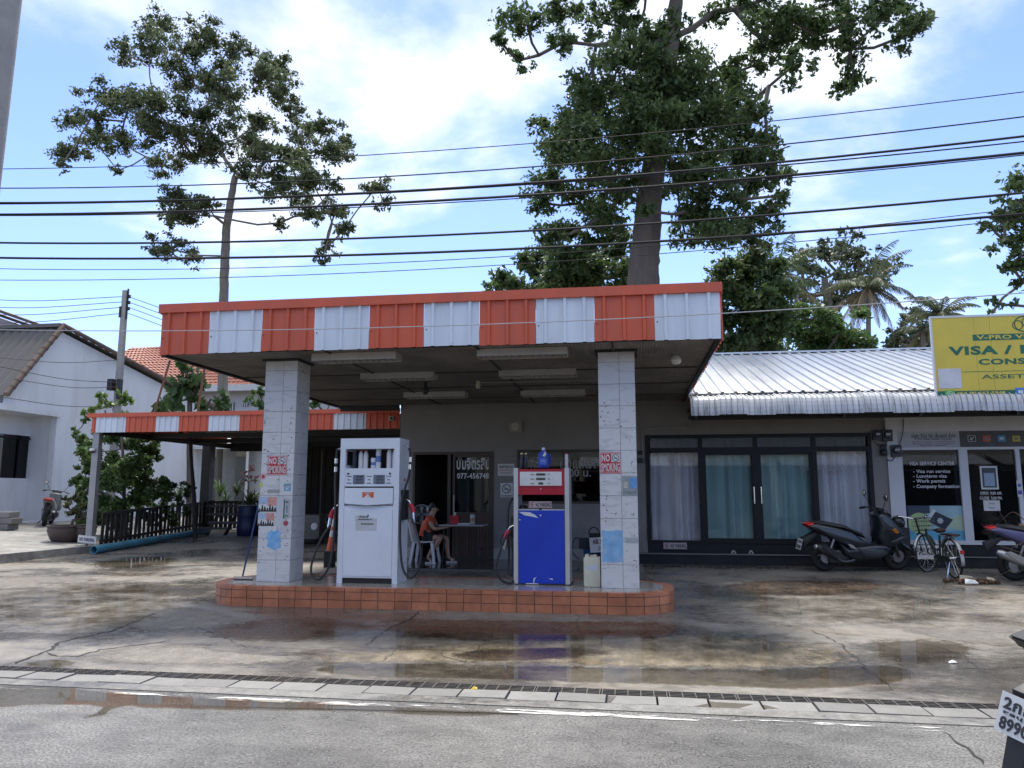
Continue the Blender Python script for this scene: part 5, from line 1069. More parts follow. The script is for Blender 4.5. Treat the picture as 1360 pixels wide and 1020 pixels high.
# yellow sign standing on the eave
BY = 14.98
bx0 = atY(1241, 475, BY).x; cxs = atY(1372, 475, BY).x; bx1 = cxs + (cxs - bx0); bz0, bz1 = atY(1300, 528, BY).z, atY(1300, 419.5, BY).z
sign = thing('shop_sign', 'large yellow sign with green lettering standing on the shop eave', 'sign', ((bx0 + bx1) / 2, BY, bz0))
hw = (bx1 - bx0) / 2; hh = bz1 - bz0
m_yel = M('sign_yellow', (.62, .49, .065), .45, var=.08, vs=1.5); m_grn = M('sign_green', (.012, .13, .075), .45)
k_ = 0; e_ = [-hw, bx0 * 0 - hw + (atY(1297, 475, BY).x - bx0), -hw + (atY(1318, 475, BY).x - bx0), -hw + (atY(1400, 475, BY).x - bx0), hw]
for xa, xb in zip(e_, e_[1:]): MB().box(xa + .002, xb - .002, 0, .03, .02, hh - .02).build('panel', m_yel, sign)
MB().box(-hw - .025, hw + .025, -.008, .06, hh - .02, hh + .02).box(-hw - .025, hw + .025, -.008, .06, -.02, .02).box(-hw - .025, -hw, -.008, .06, .02, hh - .02).box(hw, hw + .025, -.008, .06, .02, hh - .02).build('frame', m_wframe, sign)
for xa in (-hw * .6, hw * .1, hw * .7): MB().beam((xa, .06, hh * .9), (xa, 1.1, -.05), .04).build('strut', m_black, sign); MB().box(xa - .02, xa + .02, .062, .1, -.25, hh).build('post', m_black, sign)
sx = lambda px_, py_=475: atY(px_, py_, BY).x - (bx0 + bx1) / 2
sz_ = lambda py_: atY(1310, py_, BY).z - bz0
lw = 2 * (atY(1372, 448, BY).x - atY(1291.8, 448, BY).x)
ctr = sx(1372, 448)
MB().box(sx(1291.8, 448), sx(1291.8, 448) + lw, -.004, -.001, sz_(452), sz_(444)).build('band', m_grn, sign); letters('lettering', 'V-PRO VISA CENTER', m_yel, sign, (ctr, -.006, sz_(448)), w=lw * .94, h=.078, bold=.03)
letters('lettering', 'VISA / BUSINESS', m_grn, sign, (ctr, -.003, sz_(465)), w=2 * (ctr - sx(1259.6, 465)), h=.165, bold=.04); letters('lettering', 'CONSULTANT', m_grn, sign, (ctr, -.003, sz_(480.5)), w=2 * (ctr - sx(1299.6, 480)), h=.11, bold=.035)
letters('lettering', 'ASSET - TICKET', m_grn, sign, (ctr, -.003, sz_(500.3)), w=2 * (ctr - sx(1303.5, 500)), h=.075, bold=.005)
MB().box(sx(1278, 493), hw - .1, -.003, -.001, sz_(493.6), sz_(493.0)).build('rule', m_grn, sign)
bb = MB(); c_ = (sx(1358.5, 431.5), sz_(431.5)); rr_ = .14
for rad in (rr_, ): bb.torus((c_[0], -.004, c_[1]), rad, .009, 'y', 28, 6)
bb.torus((c_[0] - .09, -.004, c_[1] - .02), .085, .007, 'y', 24, 6).torus((c_[0] + .08, -.004, c_[1] + .03), .09, .007, 'y', 24, 6).build('emblem', m_grn, sign)
MB().cbox(sx(1246, 502), sx(1276.5, 502), -.006, -.001, sz_(515), sz_(488.5), .004).build('card', M('card_white', (.56, .57, .62), .5), sign)
MB().box(-hw + .002, hw - .002, -.004, -.001, sz_(526.3), sz_(518.5)).build('bottom_band', m_grn, sign); letters('lettering', '+66 80 663 5949', m_yel, sign, (sx(1302.5, 522), -.006, sz_(522)), w=sx(1335, 522) - sx(1270, 522), h=.06, bold=.03, words=.35)
MB().cbox(sx(1255, 522), sx(1268, 522), -.009, -.003, sz_(527), sz_(517.5), .02).build('phone_icon', M('icon_green', (.12, .42, .10), .4), sign); MB().torus((sx(1261.5, 522), -.01, sz_(522)), .042, .006, 'y', 20, 6).beam((sx(1261.5, 522) - .018, -.011, sz_(522) + .014), (sx(1261.5, 522) + .016, -.011, sz_(522) - .016), .016, .002, up=(0, 1, 0)).build('phone_mark', m_letw, sign)
MB().cbox(sx(1348.5, 521), sx(1362, 521), -.009, -.003, sz_(526.5), sz_(515.8), .02).build('mail_icon', M('icon_mailblue', (.06, .2, .52), .4), sign); MB().box(sx(1352, 521), sx(1358.5, 521), -.0115, -.0095, sz_(523.2), sz_(519.2)).build('envelope', m_letw, sign)
# sandals left on the step
t = thing('sandals', 'pair of pale sandals left on the dark step before the glass doors', 'sandals', (atY(986, 733, WY - .3).x, WY - .3, STEPZ))
for s_ in (-1, 1):
    x_ = s_ * .11; bb = MB(); P = [(x_ + .05 * math.cos(a_) * (1 + .2 * math.sin(a_)), .12 * math.sin(a_)) for a_ in [2 * math.pi * i / 14 for i in range(14)]]
    bb.loft([[(p[0] * 1.0 + .06 * s_, p[1], 0) for p in P], [(p[0] + .06 * s_, p[1], .022) for p in P]]); o = bb.build('sandal', M('sandal_beige', (.32, .30, .27), .8), t)
    MB().tube(spline([(x_ + .06 * s_ - .045, .0, .02), (x_ + .06 * s_, .03, .075), (x_ + .06 * s_ + .045, .0, .02)]), .012, 6).build('strap', M('sandal_grey', (.4, .39, .37), .8), o, True)
# ================================================================== left side: low canopy, fence, houses, poles
SY = 17.0
side = thing('side_canopy', 'low side canopy with orange and white striped fascia left of the pumps', 'canopy')
lz0, lz1 = atY(130, 574.5, SY).z, atY(130, 549, SY).z
sxl = atY(122, 560, SY).x
se = [(122, 'o'), (127.5, 'w'), (167, 'o'), (207, 'w'), (237.5, 'o'), (277, 'w'), (318, 'o'), (443, 'w'), (486, 'o'), (531, None)]
for (pa, c_), (pb, _) in zip(se, se[1:]):
    xa, xb = atY(pa, 562, SY).x, atY(pb, 562, SY).x
    rib_panel(xa + .002, xb - .002, lz0, lz1 - .08, .17, .02).build('fascia_panel', m_or if c_ == 'o' else m_wh, side, loc=(0, SY, 0))
sxr = atY(531, 562, SY).x
MB().box(sxl - .12, sxr, SY - .04, SY + .03, lz1 - .1, lz1).build('fascia_cap', m_or, side)
BYY = 23.5
MB().box(sxl + .03, sxr, SY + .04, BYY, lz1 - .16, lz1 - .12).build('roof_sheet', m_soff, side)
b = rib_panel(SY + .03, BYY, lz0, lz1 - .08, .2, .02); b.xf(Matrix.Rotation(R(-90), 4, 'Z') @ Matrix.Scale(-1, 4, (1, 0, 0))); b.build('side_fascia', m_or, side, loc=(sxl - .01, 0, 0), fixn=True)
MB().box(sxl + .1, sxr, BYY + .02, BYY + .12, lz0 - .12, lz1 + .1).build('rear_beam', m_black, side)
for y_ in (SY + .15, 19.2, 21.4, BYY - .1): MB().box(sxl + .05, sxr, y_, y_ + .08, lz0 + .02, lz0 + .14).build('roof_beam', m_black, side)
MB().box(sxl + .05, sxl + .13, SY + .24, BYY, lz0 - .03, lz0 + .1).build('roof_beam', m_black, side)
m_post = M('grey_steel_post', (.30, .30, .30), .5, .3, var=.15)
p = gat(125, 733); MB().cbox(sxl + .02, sxl + .19, SY + .05, SY + .19, .0, lz0 + .1, .008).build('post', m_post, side)
m_dpost = M('dark_post', (.03, .028, .026), .7)
px4 = atY(274, 640, 22.6).x; MB().cbox(px4 - .14, px4 + .14, 22.5, 22.8, 0, lz0 + .1, .01).build('post', m_dpost, side)
# dark rear wall of sheets beneath the low canopy
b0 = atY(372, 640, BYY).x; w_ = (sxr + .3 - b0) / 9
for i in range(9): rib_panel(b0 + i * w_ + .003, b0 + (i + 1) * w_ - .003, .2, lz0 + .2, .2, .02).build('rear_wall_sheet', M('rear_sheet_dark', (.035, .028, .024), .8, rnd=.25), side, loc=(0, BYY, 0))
t = thing('dome_camera', 'white dome camera on the grey post of the low canopy', 'security camera', (sxl + .08, SY + .05, atY(125, 598, SY).z)); MB().lathe([(.0, .05), (.05, .045), (.07, .01), (.06, -.02)], (0, -.06, 0), 14).build('housing', m_white, t, True); MB().lathe([(.055, -.02), (.04, -.06), (0, -.075)], (0, -.06, 0), 14).build('lens', m_black, t, True); MB().box(-.02, .02, -.05, 0, .0, .03).build('bracket', m_white, t)
a_ = atY(520, 556, SY - .05); t = thing('small_camera', 'tiny camera box at right end of the low striped fascia', 'security camera', (a_.x, SY - .03, a_.z)); MB().cbox(-.06, .06, -.06, 0, -.05, .05, .01).build('case', M('beige_case', (.35, .33, .28), .5), t); MB().cyl((.01, -.075, 0), (.01, -.06, 0), .03, n=12).build('lens', m_black, t)
for k_, (pa, pb, lab) in enumerate(((((226, 478), (205, 545)), 18.2, 'rusty leaning pipe left of the leafy mango tree'), (((273, 480), (262, 548)), 18.2, 'rusty leaning pipe in front of the leafy mango tree'))):
    (x0_, y0_), (x1_, y1_) = pa; tag(MB().cyl(atY(x1_, y1_ + 3, 17.6), atY(x0_, y0_, 17.2), .028, n=8).build('rusty_pipe', M('rust_pipe', (.17, .085, .06), .8, var=.3), smooth=True), lab, 'pipe')

# NO PARKING plate by the pipe, pipe
a_ = atY(115.5, 716.5, 16.85); t = thing('no_parking_sign', 'tilted white NO PARKING plate at foot of the grey post', 'sign', a_); t.rotation_euler = (0, R(5), 0)
MB().box(-.24, .24, -.004, .004, -.09, .09).build('plate', m_white, t); bb = MB()
for i in range(12):
    for z_ in (-.082, .075): bb.box(-.235 + i * .04, -.215 + i * .04, -.0055, -.0042, z_, z_ + .009)
tag(bb.build('border', m_letk, t), kind='stuff'); letters('lettering', 'NO PARKING', M('navy_print', (.03, .03, .10), .5), t, (0, -.006, 0), w=.40, h=.085, bold=.03); MB().box(-.02, .02, .004, .03, -.3, .05).build('stake', m_dpost, t)
q0, q1 = gat(124, 736), atZ(276, 709, .30); rp = .095
dirv = (q1 - q0).normalized(); bb = MB(); e1 = Vector((0, 0, 1)); e2 = dirv.cross(e1).normalized(); n_ = 24; rings = []
for c_, rad in ((q0, rp * .86), (q0, rp), (q1, rp)):
    rings.append([c_ + Vector((0, 0, rp)) + (e2 * math.cos(2 * math.pi * i / n_) + e1 * math.sin(2 * math.pi * i / n_)) * rad for i in range(n_)])
rings.insert(0, [p + dirv * .8 for p in rings[0]])
pipe = thing('water_pipe', 'long blue plastic drain pipe lying along the dark fence', 'pipe'); bb.loft(rings, False); bb.build('pipe_wall', M('blue_pvc', (.06, .22, .32), .45, var=.2, dirt=(.1, .12, .12), dirt_amt=.5), pipe, True, fixn=False)

# dark picket fence: runs back beside the pipe, then turns right
m_pick = M('weathered_dark_wood', (.035, .031, .028), .8, var=.35, rnd=.35, bump=.3)
fence = thing('picket_fence', 'dark weathered picket fence between the low canopy and the plants', 'fence')
rng = random.Random(5)
f0, f1 = Vector((atY(133, 690, 17.3).x, 17.3, .12)), Vector((atY(272, 690, 22.6).x, 22.6, .34))
f2 = Vector((atY(345, 690, 23.2).x, 23.2, .36))
for A_, B_, k_ in ((f0, f1, 26), (f1, f2, 12)):
    u = (B_ - A_); 
    for z_ in (.2, .86): MB().beam(A_ + Vector((.03, .02, z_)), B_ + Vector((.03, .02, z_)), .05, .07).build('rail', m_pick, fence)
    for i in range(k_):
        p = A_ + u * ((i + .5) / k_); wv = rng.uniform(.09, .13); hv = rng.uniform(.84, .92)
        o = MB().box(-wv / 2, wv / 2, -.012, .012, .04, hv).build('picket', m_pick, fence, loc=p, rz=math.atan2(u.y, u.x)); o.rotation_euler = (rng.uniform(-.03, .03), rng.uniform(-.03, .03), math.atan2(u.y, u.x) + rng.uniform(-.08, .08))
# grey planks leaning beside the fence
for i, (px_, py_) in enumerate(((296, 672), (297, 683), (298, 694), (283, 702))):
    lab = ('topmost grey plank of the wooden steps beside the blue barrel', 'second grey plank of the wooden steps beside the blue barrel', 'third grey plank of the wooden steps beside the blue barrel', 'lowest grey plank of the wooden steps in front of the post')[i]
    c_ = atY(px_, py_, 21.6 - i * .25); tag(MB().box(-.45, .5, -.14, .14, -.03, .03).build('plank', M('grey_plank', (.11, .105, .10), .8, var=.3, bump=.3), loc=c_, rz=.08), lab, 'plank', 'grey planks beside the barrel'); bpy.context.view_layer.update()
for s_ in (0, 1):
    c_ = atY(284 + s_ * 24, 700, 21.5); tag(MB().beam((0, -.2, -.25), (0, .5, .45), .08, .05).build('step_stringer', m_pick, loc=(c_.x, 21.3, c_.z)), ('left', 'right')[s_] + ' dark stringer carrying the grey wooden steps', 'wood beam')
# blue barrel with plants
bc = atY(329, 713, 21.2); br = .32
t = thing('barrel', 'dark blue plastic barrel standing left of the left pillar', 'barrel', bc); bh = atY(329, 671, 21.2).z - bc.z
MB().lathe([(br * .9, 0), (br * .96, .03), (br, .2), (br * 1.03, .3), (br, .33), (br * 1.0, .6), (br * 1.03, .63), (br, .67), (br * .95, bh - .06), (br * .93, bh - .02), (br * .96, bh), (br * .88, bh), (br * .86, bh - .05), (0, bh - .05)], n=24).build('body', M('barrel_blue', (.006, .018, .07), .4, var=.2), t, True)
MB().lathe([(br * .97, bh - .012), (br * .99, bh - .004), (br * .95, bh + .008)], n=24).build('rim', M('barrel_rim', (.35, .36, .36), .5), t, True)

# potted plants at the kerb
m_pot = M('brown_clay_pot', (.07, .05, .045), .55, var=.2)
for px_, py_, r_, h_, lab in ((86, 720.5, .42, .42, 'large round brown clay pot at end of the raised pavement'), (113, 716, .25, .42, 'smaller dark pot tucked against the grey post')):
    c_ = atY(px_, py_, 17.4 if r_ > .3 else 17.5); c_.z = pavez(c_.y, c_.x) - .01; t = thing('plant_pot', lab, 'pot', c_); MB().lathe([(r_ * .62, 0), (r_ * .8, h_ * .2), (r_ * .97, h_ * .65), (r_ * .95, h_ * .85), (r_ * 1.03, h_ * .9), (r_ * 1.03, h_), (r_ * .9, h_), (r_ * .88, h_ * .9)], n=26).build('bowl', m_pot, t, True); MB().lathe([(r_ * .9, h_ * .9), (0, h_ * .94)], n=20).build('soil', m_soil, t)
# stone block at left picture edge
c_ = atY(4, 698, 19.5); c_.z = pavez(19.5, c_.x); t = thing('stone_trough', 'grey stone block trough at the left edge by the white house', 'trough', c_)
for i in range(3):
    for j in range(2): MB().cbox(-.55 + j * .45 + (.1 if i % 2 else 0), -.12 + j * .45 + (.1 if i % 2 else 0), -.2, .2, i * .17, i * .17 + .16, .02).build('stone', M('trough_stone', (.20, .195, .18), .9, rnd=.2, bump=.5, bs=30), t)

# ------------------------------------------------------------------ white gabled house
HX = -19.2
m_hw = M('white_house_wall', (.71, .72, .73), .75, var=.05, vs=.8, dirt=(.42, .43, .42), dirt_amt=.5, dirt_s=1.1, stretch=(1, 1, .22))
m_roofg = M('dark_corrugated_roof', (.10, .095, .09), .7, var=.25, vs=2, stretch=(1, .3, .3))
m_ridge = M('brown_verge_tile', (.13, .085, .06), .7, var=.2, rnd=.2)
house = thing('white_house', 'white gabled house with dark corrugated roof and a recessed window at left', 'house')
A = atX(5, 521, HX); B = atX(78, 435, HX); C = atX(284, 543, HX)
y_end = C.y; gz0 = .3
rec1 = atX(72, 600, HX).y; rz1, rz0 = atX(40, 546, HX).z, atX(60, 690, HX).z
b = MB()                                      # gable wall as polygon pieces
poly = [(rec1, gz0), (y_end, gz0), (y_end, C.z - .1), (B.y, B.z - .1), (A.y, A.z - .1), (A.y, rz1), (rec1, rz1)]
b.add([(HX, y, z) for y, z in poly], [tuple(range(len(poly)))]); b.add([(HX - .25, y, z) for y, z in poly], [tuple(reversed(range(len(poly))))])
b.quad((HX, rec1, gz0), (HX, rec1, rz1), (HX - .25, rec1, rz1), (HX - .25, rec1, gz0)); b.quad((HX, A.y, rz1), (HX - .25, A.y, rz1), (HX - .25, rec1, rz1), (HX, rec1, rz1))
b.build('gable_wall', m_hw, house)
# recessed bay with a dark window
bay = atX(40, 600, HX - 1.6)
RXX = HX - .9
b = MB(); wz0, wz1 = atX(57, 636, RXX).z, atX(57, 581, RXX).z
yb0, yb1 = A.y - 4.2, rec1
b.box(RXX - .2, RXX, A.y - 4, yb1, gz0, wz0).box(RXX - .2, RXX, A.y - 4, yb1, wz1, rz1).box(RXX - .2, RXX, atX(57, 610, RXX).y, yb1, wz0, wz1); b.box(RXX, HX - .26, rec1 - .001, rec1 + .2, gz0, rz1); b.build('bay_wall', m_hw, house)
MB().box(RXX - .1, RXX - .09, A.y - 4, atX(57, 610, RXX).y, wz0, wz1).build('window_pane', glass('house_glass', (.05, .07, .07), refl=1.3), house); MB().box(RXX - .5, RXX - .45, A.y - 4, atX(57, 610, RXX).y + .2, wz0 - .1, wz1 + .1).build('window_back', m_dark, house)
for k_ in range(3): yv = atX(57, 610, RXX).y - .03 - k_ * 1.0; MB().box(RXX - .08, RXX - .03, yv - .03, yv + .03, wz0, wz1).build('window_bar', m_bframe, house)
MB().box(RXX - .08, RXX - .03, A.y - 4, atX(57, 610, RXX).y, wz1 - .12, wz1 - .06).build('window_bar', m_bframe, house)
MB().box(RXX - .02, HX + .12, A.y - 4, rec1 + .05, rz1 - .08, rz1 + .12).build('canopy_slab', m_hw, house)
MB().box(HX - .3, HX + .05, A.y - 4, rec1 - .1, gz0, atX(40, 692, HX).z).build('low_kerb', m_hw, house)
# roof planes (front slope and rear slope), corrugated
def corr(p00, p01, p10, p11, n_, d_, mat, parent, name):
    p00, p01, p10, p11 = map(Vector, (p00, p01, p10, p11)); nrm = (p01 - p00).cross(p10 - p00).normalized(); nrm = nrm if nrm.z > 0 else -nrm; V = []; Fc = []
    for i in range(n_ * 4 + 1):
        u = i / (n_ * 4); h_ = d_ * math.sin(i * math.pi / 2); V += [p00.lerp(p01, u) + nrm * h_, p10.lerp(p11, u) + nrm * h_]
    for i in range(n_ * 4): Fc.append((2 * i, 2 * i + 2, 2 * i + 3, 2 * i + 1))
    b_ = MB(); b_.v = [tuple(v) for v in V]; b_.f = Fc; return b_.build(name, mat, parent, fixn=True)
sl_ = (B - A); LX = -14
ovA = A - sl_ * .04
for k_ in range(5):
    x0_, x1_ = HX + .15 - k_ * 2.6, HX + .15 - (k_ + 1) * 2.6; corr((x0_, ovA.y, ovA.z), (x1_ + .01, ovA.y, ovA.z), (x0_, B.y, B.z), (x1_ + .01, B.y, B.z), 8, .035, m_roofg, house, 'roof_sheet')
ovC = C + (C - B) * .03
for k_ in range(3):
    x0_, x1_ = HX + .15 - k_ * 4.3, HX + .15 - (k_ + 1) * 4.3; corr((x0_, B.y, B.z), (x1_ + .01, B.y, B.z), (x0_, ovC.y, ovC.z), (x1_ + .01, ovC.y, ovC.z), 10, .035, m_roofg, house, 'rear_roof_sheet')
def verge(P, Q, k_, r_=.10):
    for i in range(k_):
        a_, c_ = P.lerp(Q, i / k_), P.lerp(Q, (i + 1.08) / k_); MB().tube([a_ + Vector((.2, 0, .04)), c_ + Vector((.2, 0, .05))], [r_, r_ * .82], 10).build('verge_tile', m_ridge, house, True)
verge(A - sl_ * .05, B + Vector((0, 0, .02)), 11); verge(C + (C - B) * .03, B + Vector((0, 0, .02)), 26, .085)
MB().beam(B + Vector((.16, 0, .06)), B + Vector((-13, 0, .06)), .3, .12).build('ridge_cap', m_roofg, house)
# second brown roof just behind it
o = thing('rear_roof_house', 'brown roofed house peeking over the dark corrugated roof', 'house'); P0 = atX(0, 414, HX - 5); P1 = atX(50, 432, HX - 5)
P0, P1 = atY(-60, 392, 34), atY(56, 433, 34)
for k_ in range(3):
    y0_ = 34 + k_ * .5; MB().beam((P0.x, y0_, P0.z - k_ * .25), (P1.x, y0_, P1.z - k_ * .22), .5, .14).build('roof_course', m_ridge, o)
MB().add([(P0.x - 2, 34, .2), (P1.x - .6, 34, .2), (P1.x - .6, 34, P1.z - .2), (P0.x, 34, P0.z - .3), (P0.x - 2, 34, P0.z - .5)], [(0, 1, 2, 3, 4)]).build('wall', M('purple_grey_wall', (.3, .26, .28), .8), o)

# ------------------------------------------------------------------ red tiled house further back
RYH = 44.0
red = thing('red_roof_house', 'white two storey house with orange red tiled hip roof behind the gable', 'house')
m_rtile = M('orange_roof_tile', (.33, .125, .08), .75, var=.18, vs=1.5, dirt=(.22, .10, .07), dirt_amt=.5, dirt_s=1.2)
E0, E1 = atY(150, 478, RYH), atY(352, 532, RYH - 0)
pk = atY(174, 462, RYH + 3); pk2 = pk + Vector((6.5, 0, -.0)); 
L_ = atY(120, 497, RYH - 4); R__ = atY(196, 500, RYH - 5); F_ = atY(372, 543, RYH - 5)
ez = R__.z
# eave rectangle in plan
ex0, ex1, ey0, ey1 = R__.x - 6.5, F_.x + 2.0, RYH - 5, RYH + 9
ez = atY(270, 513, ey0).z
pkx0 = atY(176, 462, RYH + 2).x; pkz = atY(176, 462, RYH + 2).z; pkx1 = pkx0 + 2.5
def tiled(P, Q, U, V_, rows, name='roof_course'):
    """courses of tiles from eave line P-Q up to ridge line U-V_"""
    P, Q, U, V_ = map(Vector, (P, Q, U, V_))
    for i in range(rows):
        a_, b_ = i / rows, (i + 1.12) / rows; nr = (Q - P).cross(U - P).normalized(); nr = nr if nr.z > 0 else -nr
        p0, q0 = P.lerp(U, a_) + nr * .05, Q.lerp(V_, a_) + nr * .05; p1, q1 = P.lerp(U, min(b_, 1)), Q.lerp(V_, min(b_, 1))
        n_ = max(2, int((q0 - p0).length / .28)); bb = MB(); Vv = []; Fc = []
        for k_ in range(n_ * 2 + 1):
            u = k_ / (n_ * 2); h_ = nr * (.05 if k_ % 2 else 0); Vv += [p0.lerp(q0, u) + h_, p1.lerp(q1, u) + h_, p0.lerp(q0, u) - nr * .06]
        for k_ in range(n_ * 2): Fc += [(3 * k_, 3 * k_ + 3, 3 * k_ + 4, 3 * k_ + 1), (3 * k_ + 2, 3 * k_ + 5, 3 * k_ + 3, 3 * k_)]
        bb.v = [tuple(v) for v in Vv]; bb.f = Fc; bb.build(name, m_rtile, red, fixn=True)
tiled((ex0, ey0, ez), (ex1, ey0, ez), (pkx0, RYH + 2, pkz), (pkx1, RYH + 2, pkz), 16); tiled((ex1, ey0, ez), (ex1, ey1, ez), (pkx1, RYH + 2, pkz), (pkx1, RYH + 2, pkz), 16)
tiled((ex0, ey1, ez), (ex0, ey0, ez), (pkx0, RYH + 2, pkz), (pkx0, RYH + 2, pkz), 16)
MB().box(ex0 - .1, ex1 + .1, ey0 - .12, ey0 - .0, ez - .3, ez + .05).build('fascia_board', m_white, red)
MB().box(ex0 + 1, ex1 - 1, ey0 + 1, ey1 - 1, 0, ez + .1).build('wall', M('cream_house_wall', (.55, .56, .58), .8, var=.06), red)
for k_, (pa, pb) in enumerate((((303, 535), (311, 549)), ((322, 534), (330, 540)), ((333, 566), (341, 600)))):
    a_, c_ = atY(pa[0], pa[1], ey0 + .99), atY(pb[0], pb[1], ey0 + .99); w = MB().box(a_.x, c_.x, ey0 + .93, ey0 + .985, c_.z, a_.z).build('window', M('window_dark', (.05, .055, .06), .2), red)
    for q_ in range(3): xq = a_.x + (c_.x - a_.x) * (q_ + .5) / 3; MB().box(xq - .03, xq + .03, ey0 + .9, ey0 + .93, c_.z, a_.z).build('bar', m_white, w)
# beige carport house seen beneath the low canopy
car = thing('beige_house', 'beige house with round columns and metal awning seen under the low canopy', 'house'); CYH = 36.0
a_, c_ = atY(276, 575, CYH), atY(372, 680, CYH)
MB().box(a_.x - .5, c_.x + 3, CYH, CYH + .3, 0, a_.z + .3).build('wall', M('beige_wall', (.30, .255, .20), .85, var=.08), car)
for px_ in (305, 340): q = atY(px_, 600, CYH - 2); MB().cyl((q.x, CYH - 2, 0), (q.x, CYH - 2, atY(px_, 590, CYH - 2).z), .3, n=18).build('column', M('column_grey', (.42, .41, .38), .8), car, True)
for px_ in (290, 315, 350): q = atY(px_, 620, CYH - .05); MB().box(q.x - .7, q.x + .7, CYH - .06, CYH - .001, .8, q.z + .5).build('window', M('window_dark', (.05, .055, .06), .2), car)
p, q = atY(282, 588, 33), atY(338, 594, 31.5); MB().add([(p.x, 35.5, p.z + .8), (q.x, 35.5, p.z + .8), (q.x, 31.5, q.z), (p.x, 31.5, q.z)], [(0, 1, 2, 3)]).build('awning', m_roofs, car); MB().beam((p.x, 31.5, q.z), (q.x, 31.5, q.z), .12, .12).build('awning_rail', m_white, car)
q = atY(328, 620, 31.6); MB().cyl((q.x, 31.6, 0), (q.x, 31.6, atY(328, 595, 31.6).z), .06, n=8).build('awning_post', m_white, car)

# ------------------------------------------------------------------ poles
m_conc = M('pole_concrete', (.30, .29, .275), .85, var=.15, vs=4, bump=.2, dirt=(.18, .175, .16), dirt_amt=.5)
fp = atY(12, 120, 5.35)
t = thing('concrete_pole', 'thick round concrete utility pole at the top left picture edge', 'utility pole', (fp.x - .0, 5.35, 0))
rt = .125
e0, e1 = atY(30, 0, 5.35), atY(0, 250, 5.35); sl2 = (e0.x - e1.x) / (e0.z - e1.z)
cxz = lambda z: e1.x + (z - e1.z) * sl2 - .21 - fp.x
MB().tube([(cxz(z), 0, z) for z in (-.2, 3, 6, 9.5)], [.17, .16, .15, .14], 20).build('shaft', m_conc, t, True); xr = cxz(6.8) + .135
for z_ in (6.2, 7.4): MB().torus((cxz(z_), 0, z_), .152, .012, 'z', 20, 6).build('band', M('galvanised', (.4, .4, .4), .4, .7), t, True)
UY = 24.0; ub, ut = atY(152, 700, UY), atY(167, 386, UY)
upole = thing('service_pole', 'slim square concrete service pole rising behind the green shrub', 'utility pole', (ut.x, UY, 0)); MB().loft([[(-.12, -.10, .1), (.12, -.10, .1), (.12, .10, .1), (-.12, .10, .1)], [(-.08, -.07, ut.z), (.08, -.07, ut.z), (.08, .07, ut.z), (-.08, .07, ut.z)]]).build('shaft', m_conc, upole)
for py_ in (394, 402, 410): zq = atY(167, py_, UY).z; MB().lathe([(.03, -.06), (.05, -.02), (.03, .02), (.05, .05), (0, .06)], (.17, 0, zq), 10).build('insulator', m_letk, upole, True)
zq = atY(166, 402, UY).z; MB().box(.085, .12, -.03, .03, zq - .6, zq + .5).build('rack', m_black, upole); MB().cbox(-.13, -.06, -.11, .05, zq - .55, zq - .15, .01).build('fuse_box', m_letk, upole); zq = atY(160, 512, UY).z
MB().cbox(-.24, -.04, -.3, -.1, zq - .2, zq + .2, .02).cbox(.09, .2, -.25, -.05, zq - .5, zq + .2, .02).build('junction_box', m_letk, upole)
# ================================================================== vegetation
def leaf_mesh(name, centers, radii, counts, size, mat, rng, up=.35, aspect=.5, fold=.25, shell=.15):
    """many small folded leaves spread through ellipsoidal clumps, as one mesh"""
    C = np.repeat(np.asarray(centers, float), counts, axis=0); Rr = np.repeat(np.asarray(radii, float), counts, axis=0); n = len(C)
    d = rng.normal(size=(n, 3)); d /= np.linalg.norm(d, axis=1)[:, None] + 1e-9
    rad = shell + (1 - shell) * rng.random(n); rad *= np.where(rng.random(n) < .3, rng.random(n), 1)
    pos = C + d * rad[:, None] * Rr
    ax = rng.normal(size=(n, 3)); ax[:, 2] -= .35; ax /= np.linalg.norm(ax, axis=1)[:, None]
    nr = rng.normal(size=(n, 3)) + np.array([0, 0, 1.0]) * (up * 3); nr -= (nr * ax).sum(1)[:, None] * ax; nr /= np.linalg.norm(nr, axis=1)[:, None] + 1e-9
    sd = np.cross(ax, nr); s = size * (.4 + 1.2 * rng.random(n))[:, None]
    base = pos - ax * s * .5; tip = pos + ax * s * .5; mid = pos - nr * s * fold * .3
    l = mid + sd * s * aspect * .5 + nr * s * fold * .3; r = mid - sd * s * aspect * .5 + nr * s * fold * .3
    V = np.empty((n, 4, 3)); V[:, 0] = base; V[:, 1] = r; V[:, 2] = tip; V[:, 3] = l
    idx = np.arange(n) * 4; F = np.stack([idx, idx + 1, idx + 2, idx, idx + 2, idx + 3], 1).reshape(-1)
    me = bpy.data.meshes.new(name); me.vertices.add(n * 4); me.vertices.foreach_set('co', V.reshape(-1).astype(np.float32))
    me.loops.add(n * 6); me.loops.foreach_set('vertex_index', F.astype(np.int32)); me.polygons.add(n * 2)
    me.polygons.foreach_set('loop_start', np.arange(0, n * 6, 3, dtype=np.int32)); me.polygons.foreach_set('loop_total', np.full(n * 2, 3, dtype=np.int32))
    me.update(); me.validate(); me.materials.append(mat); return me
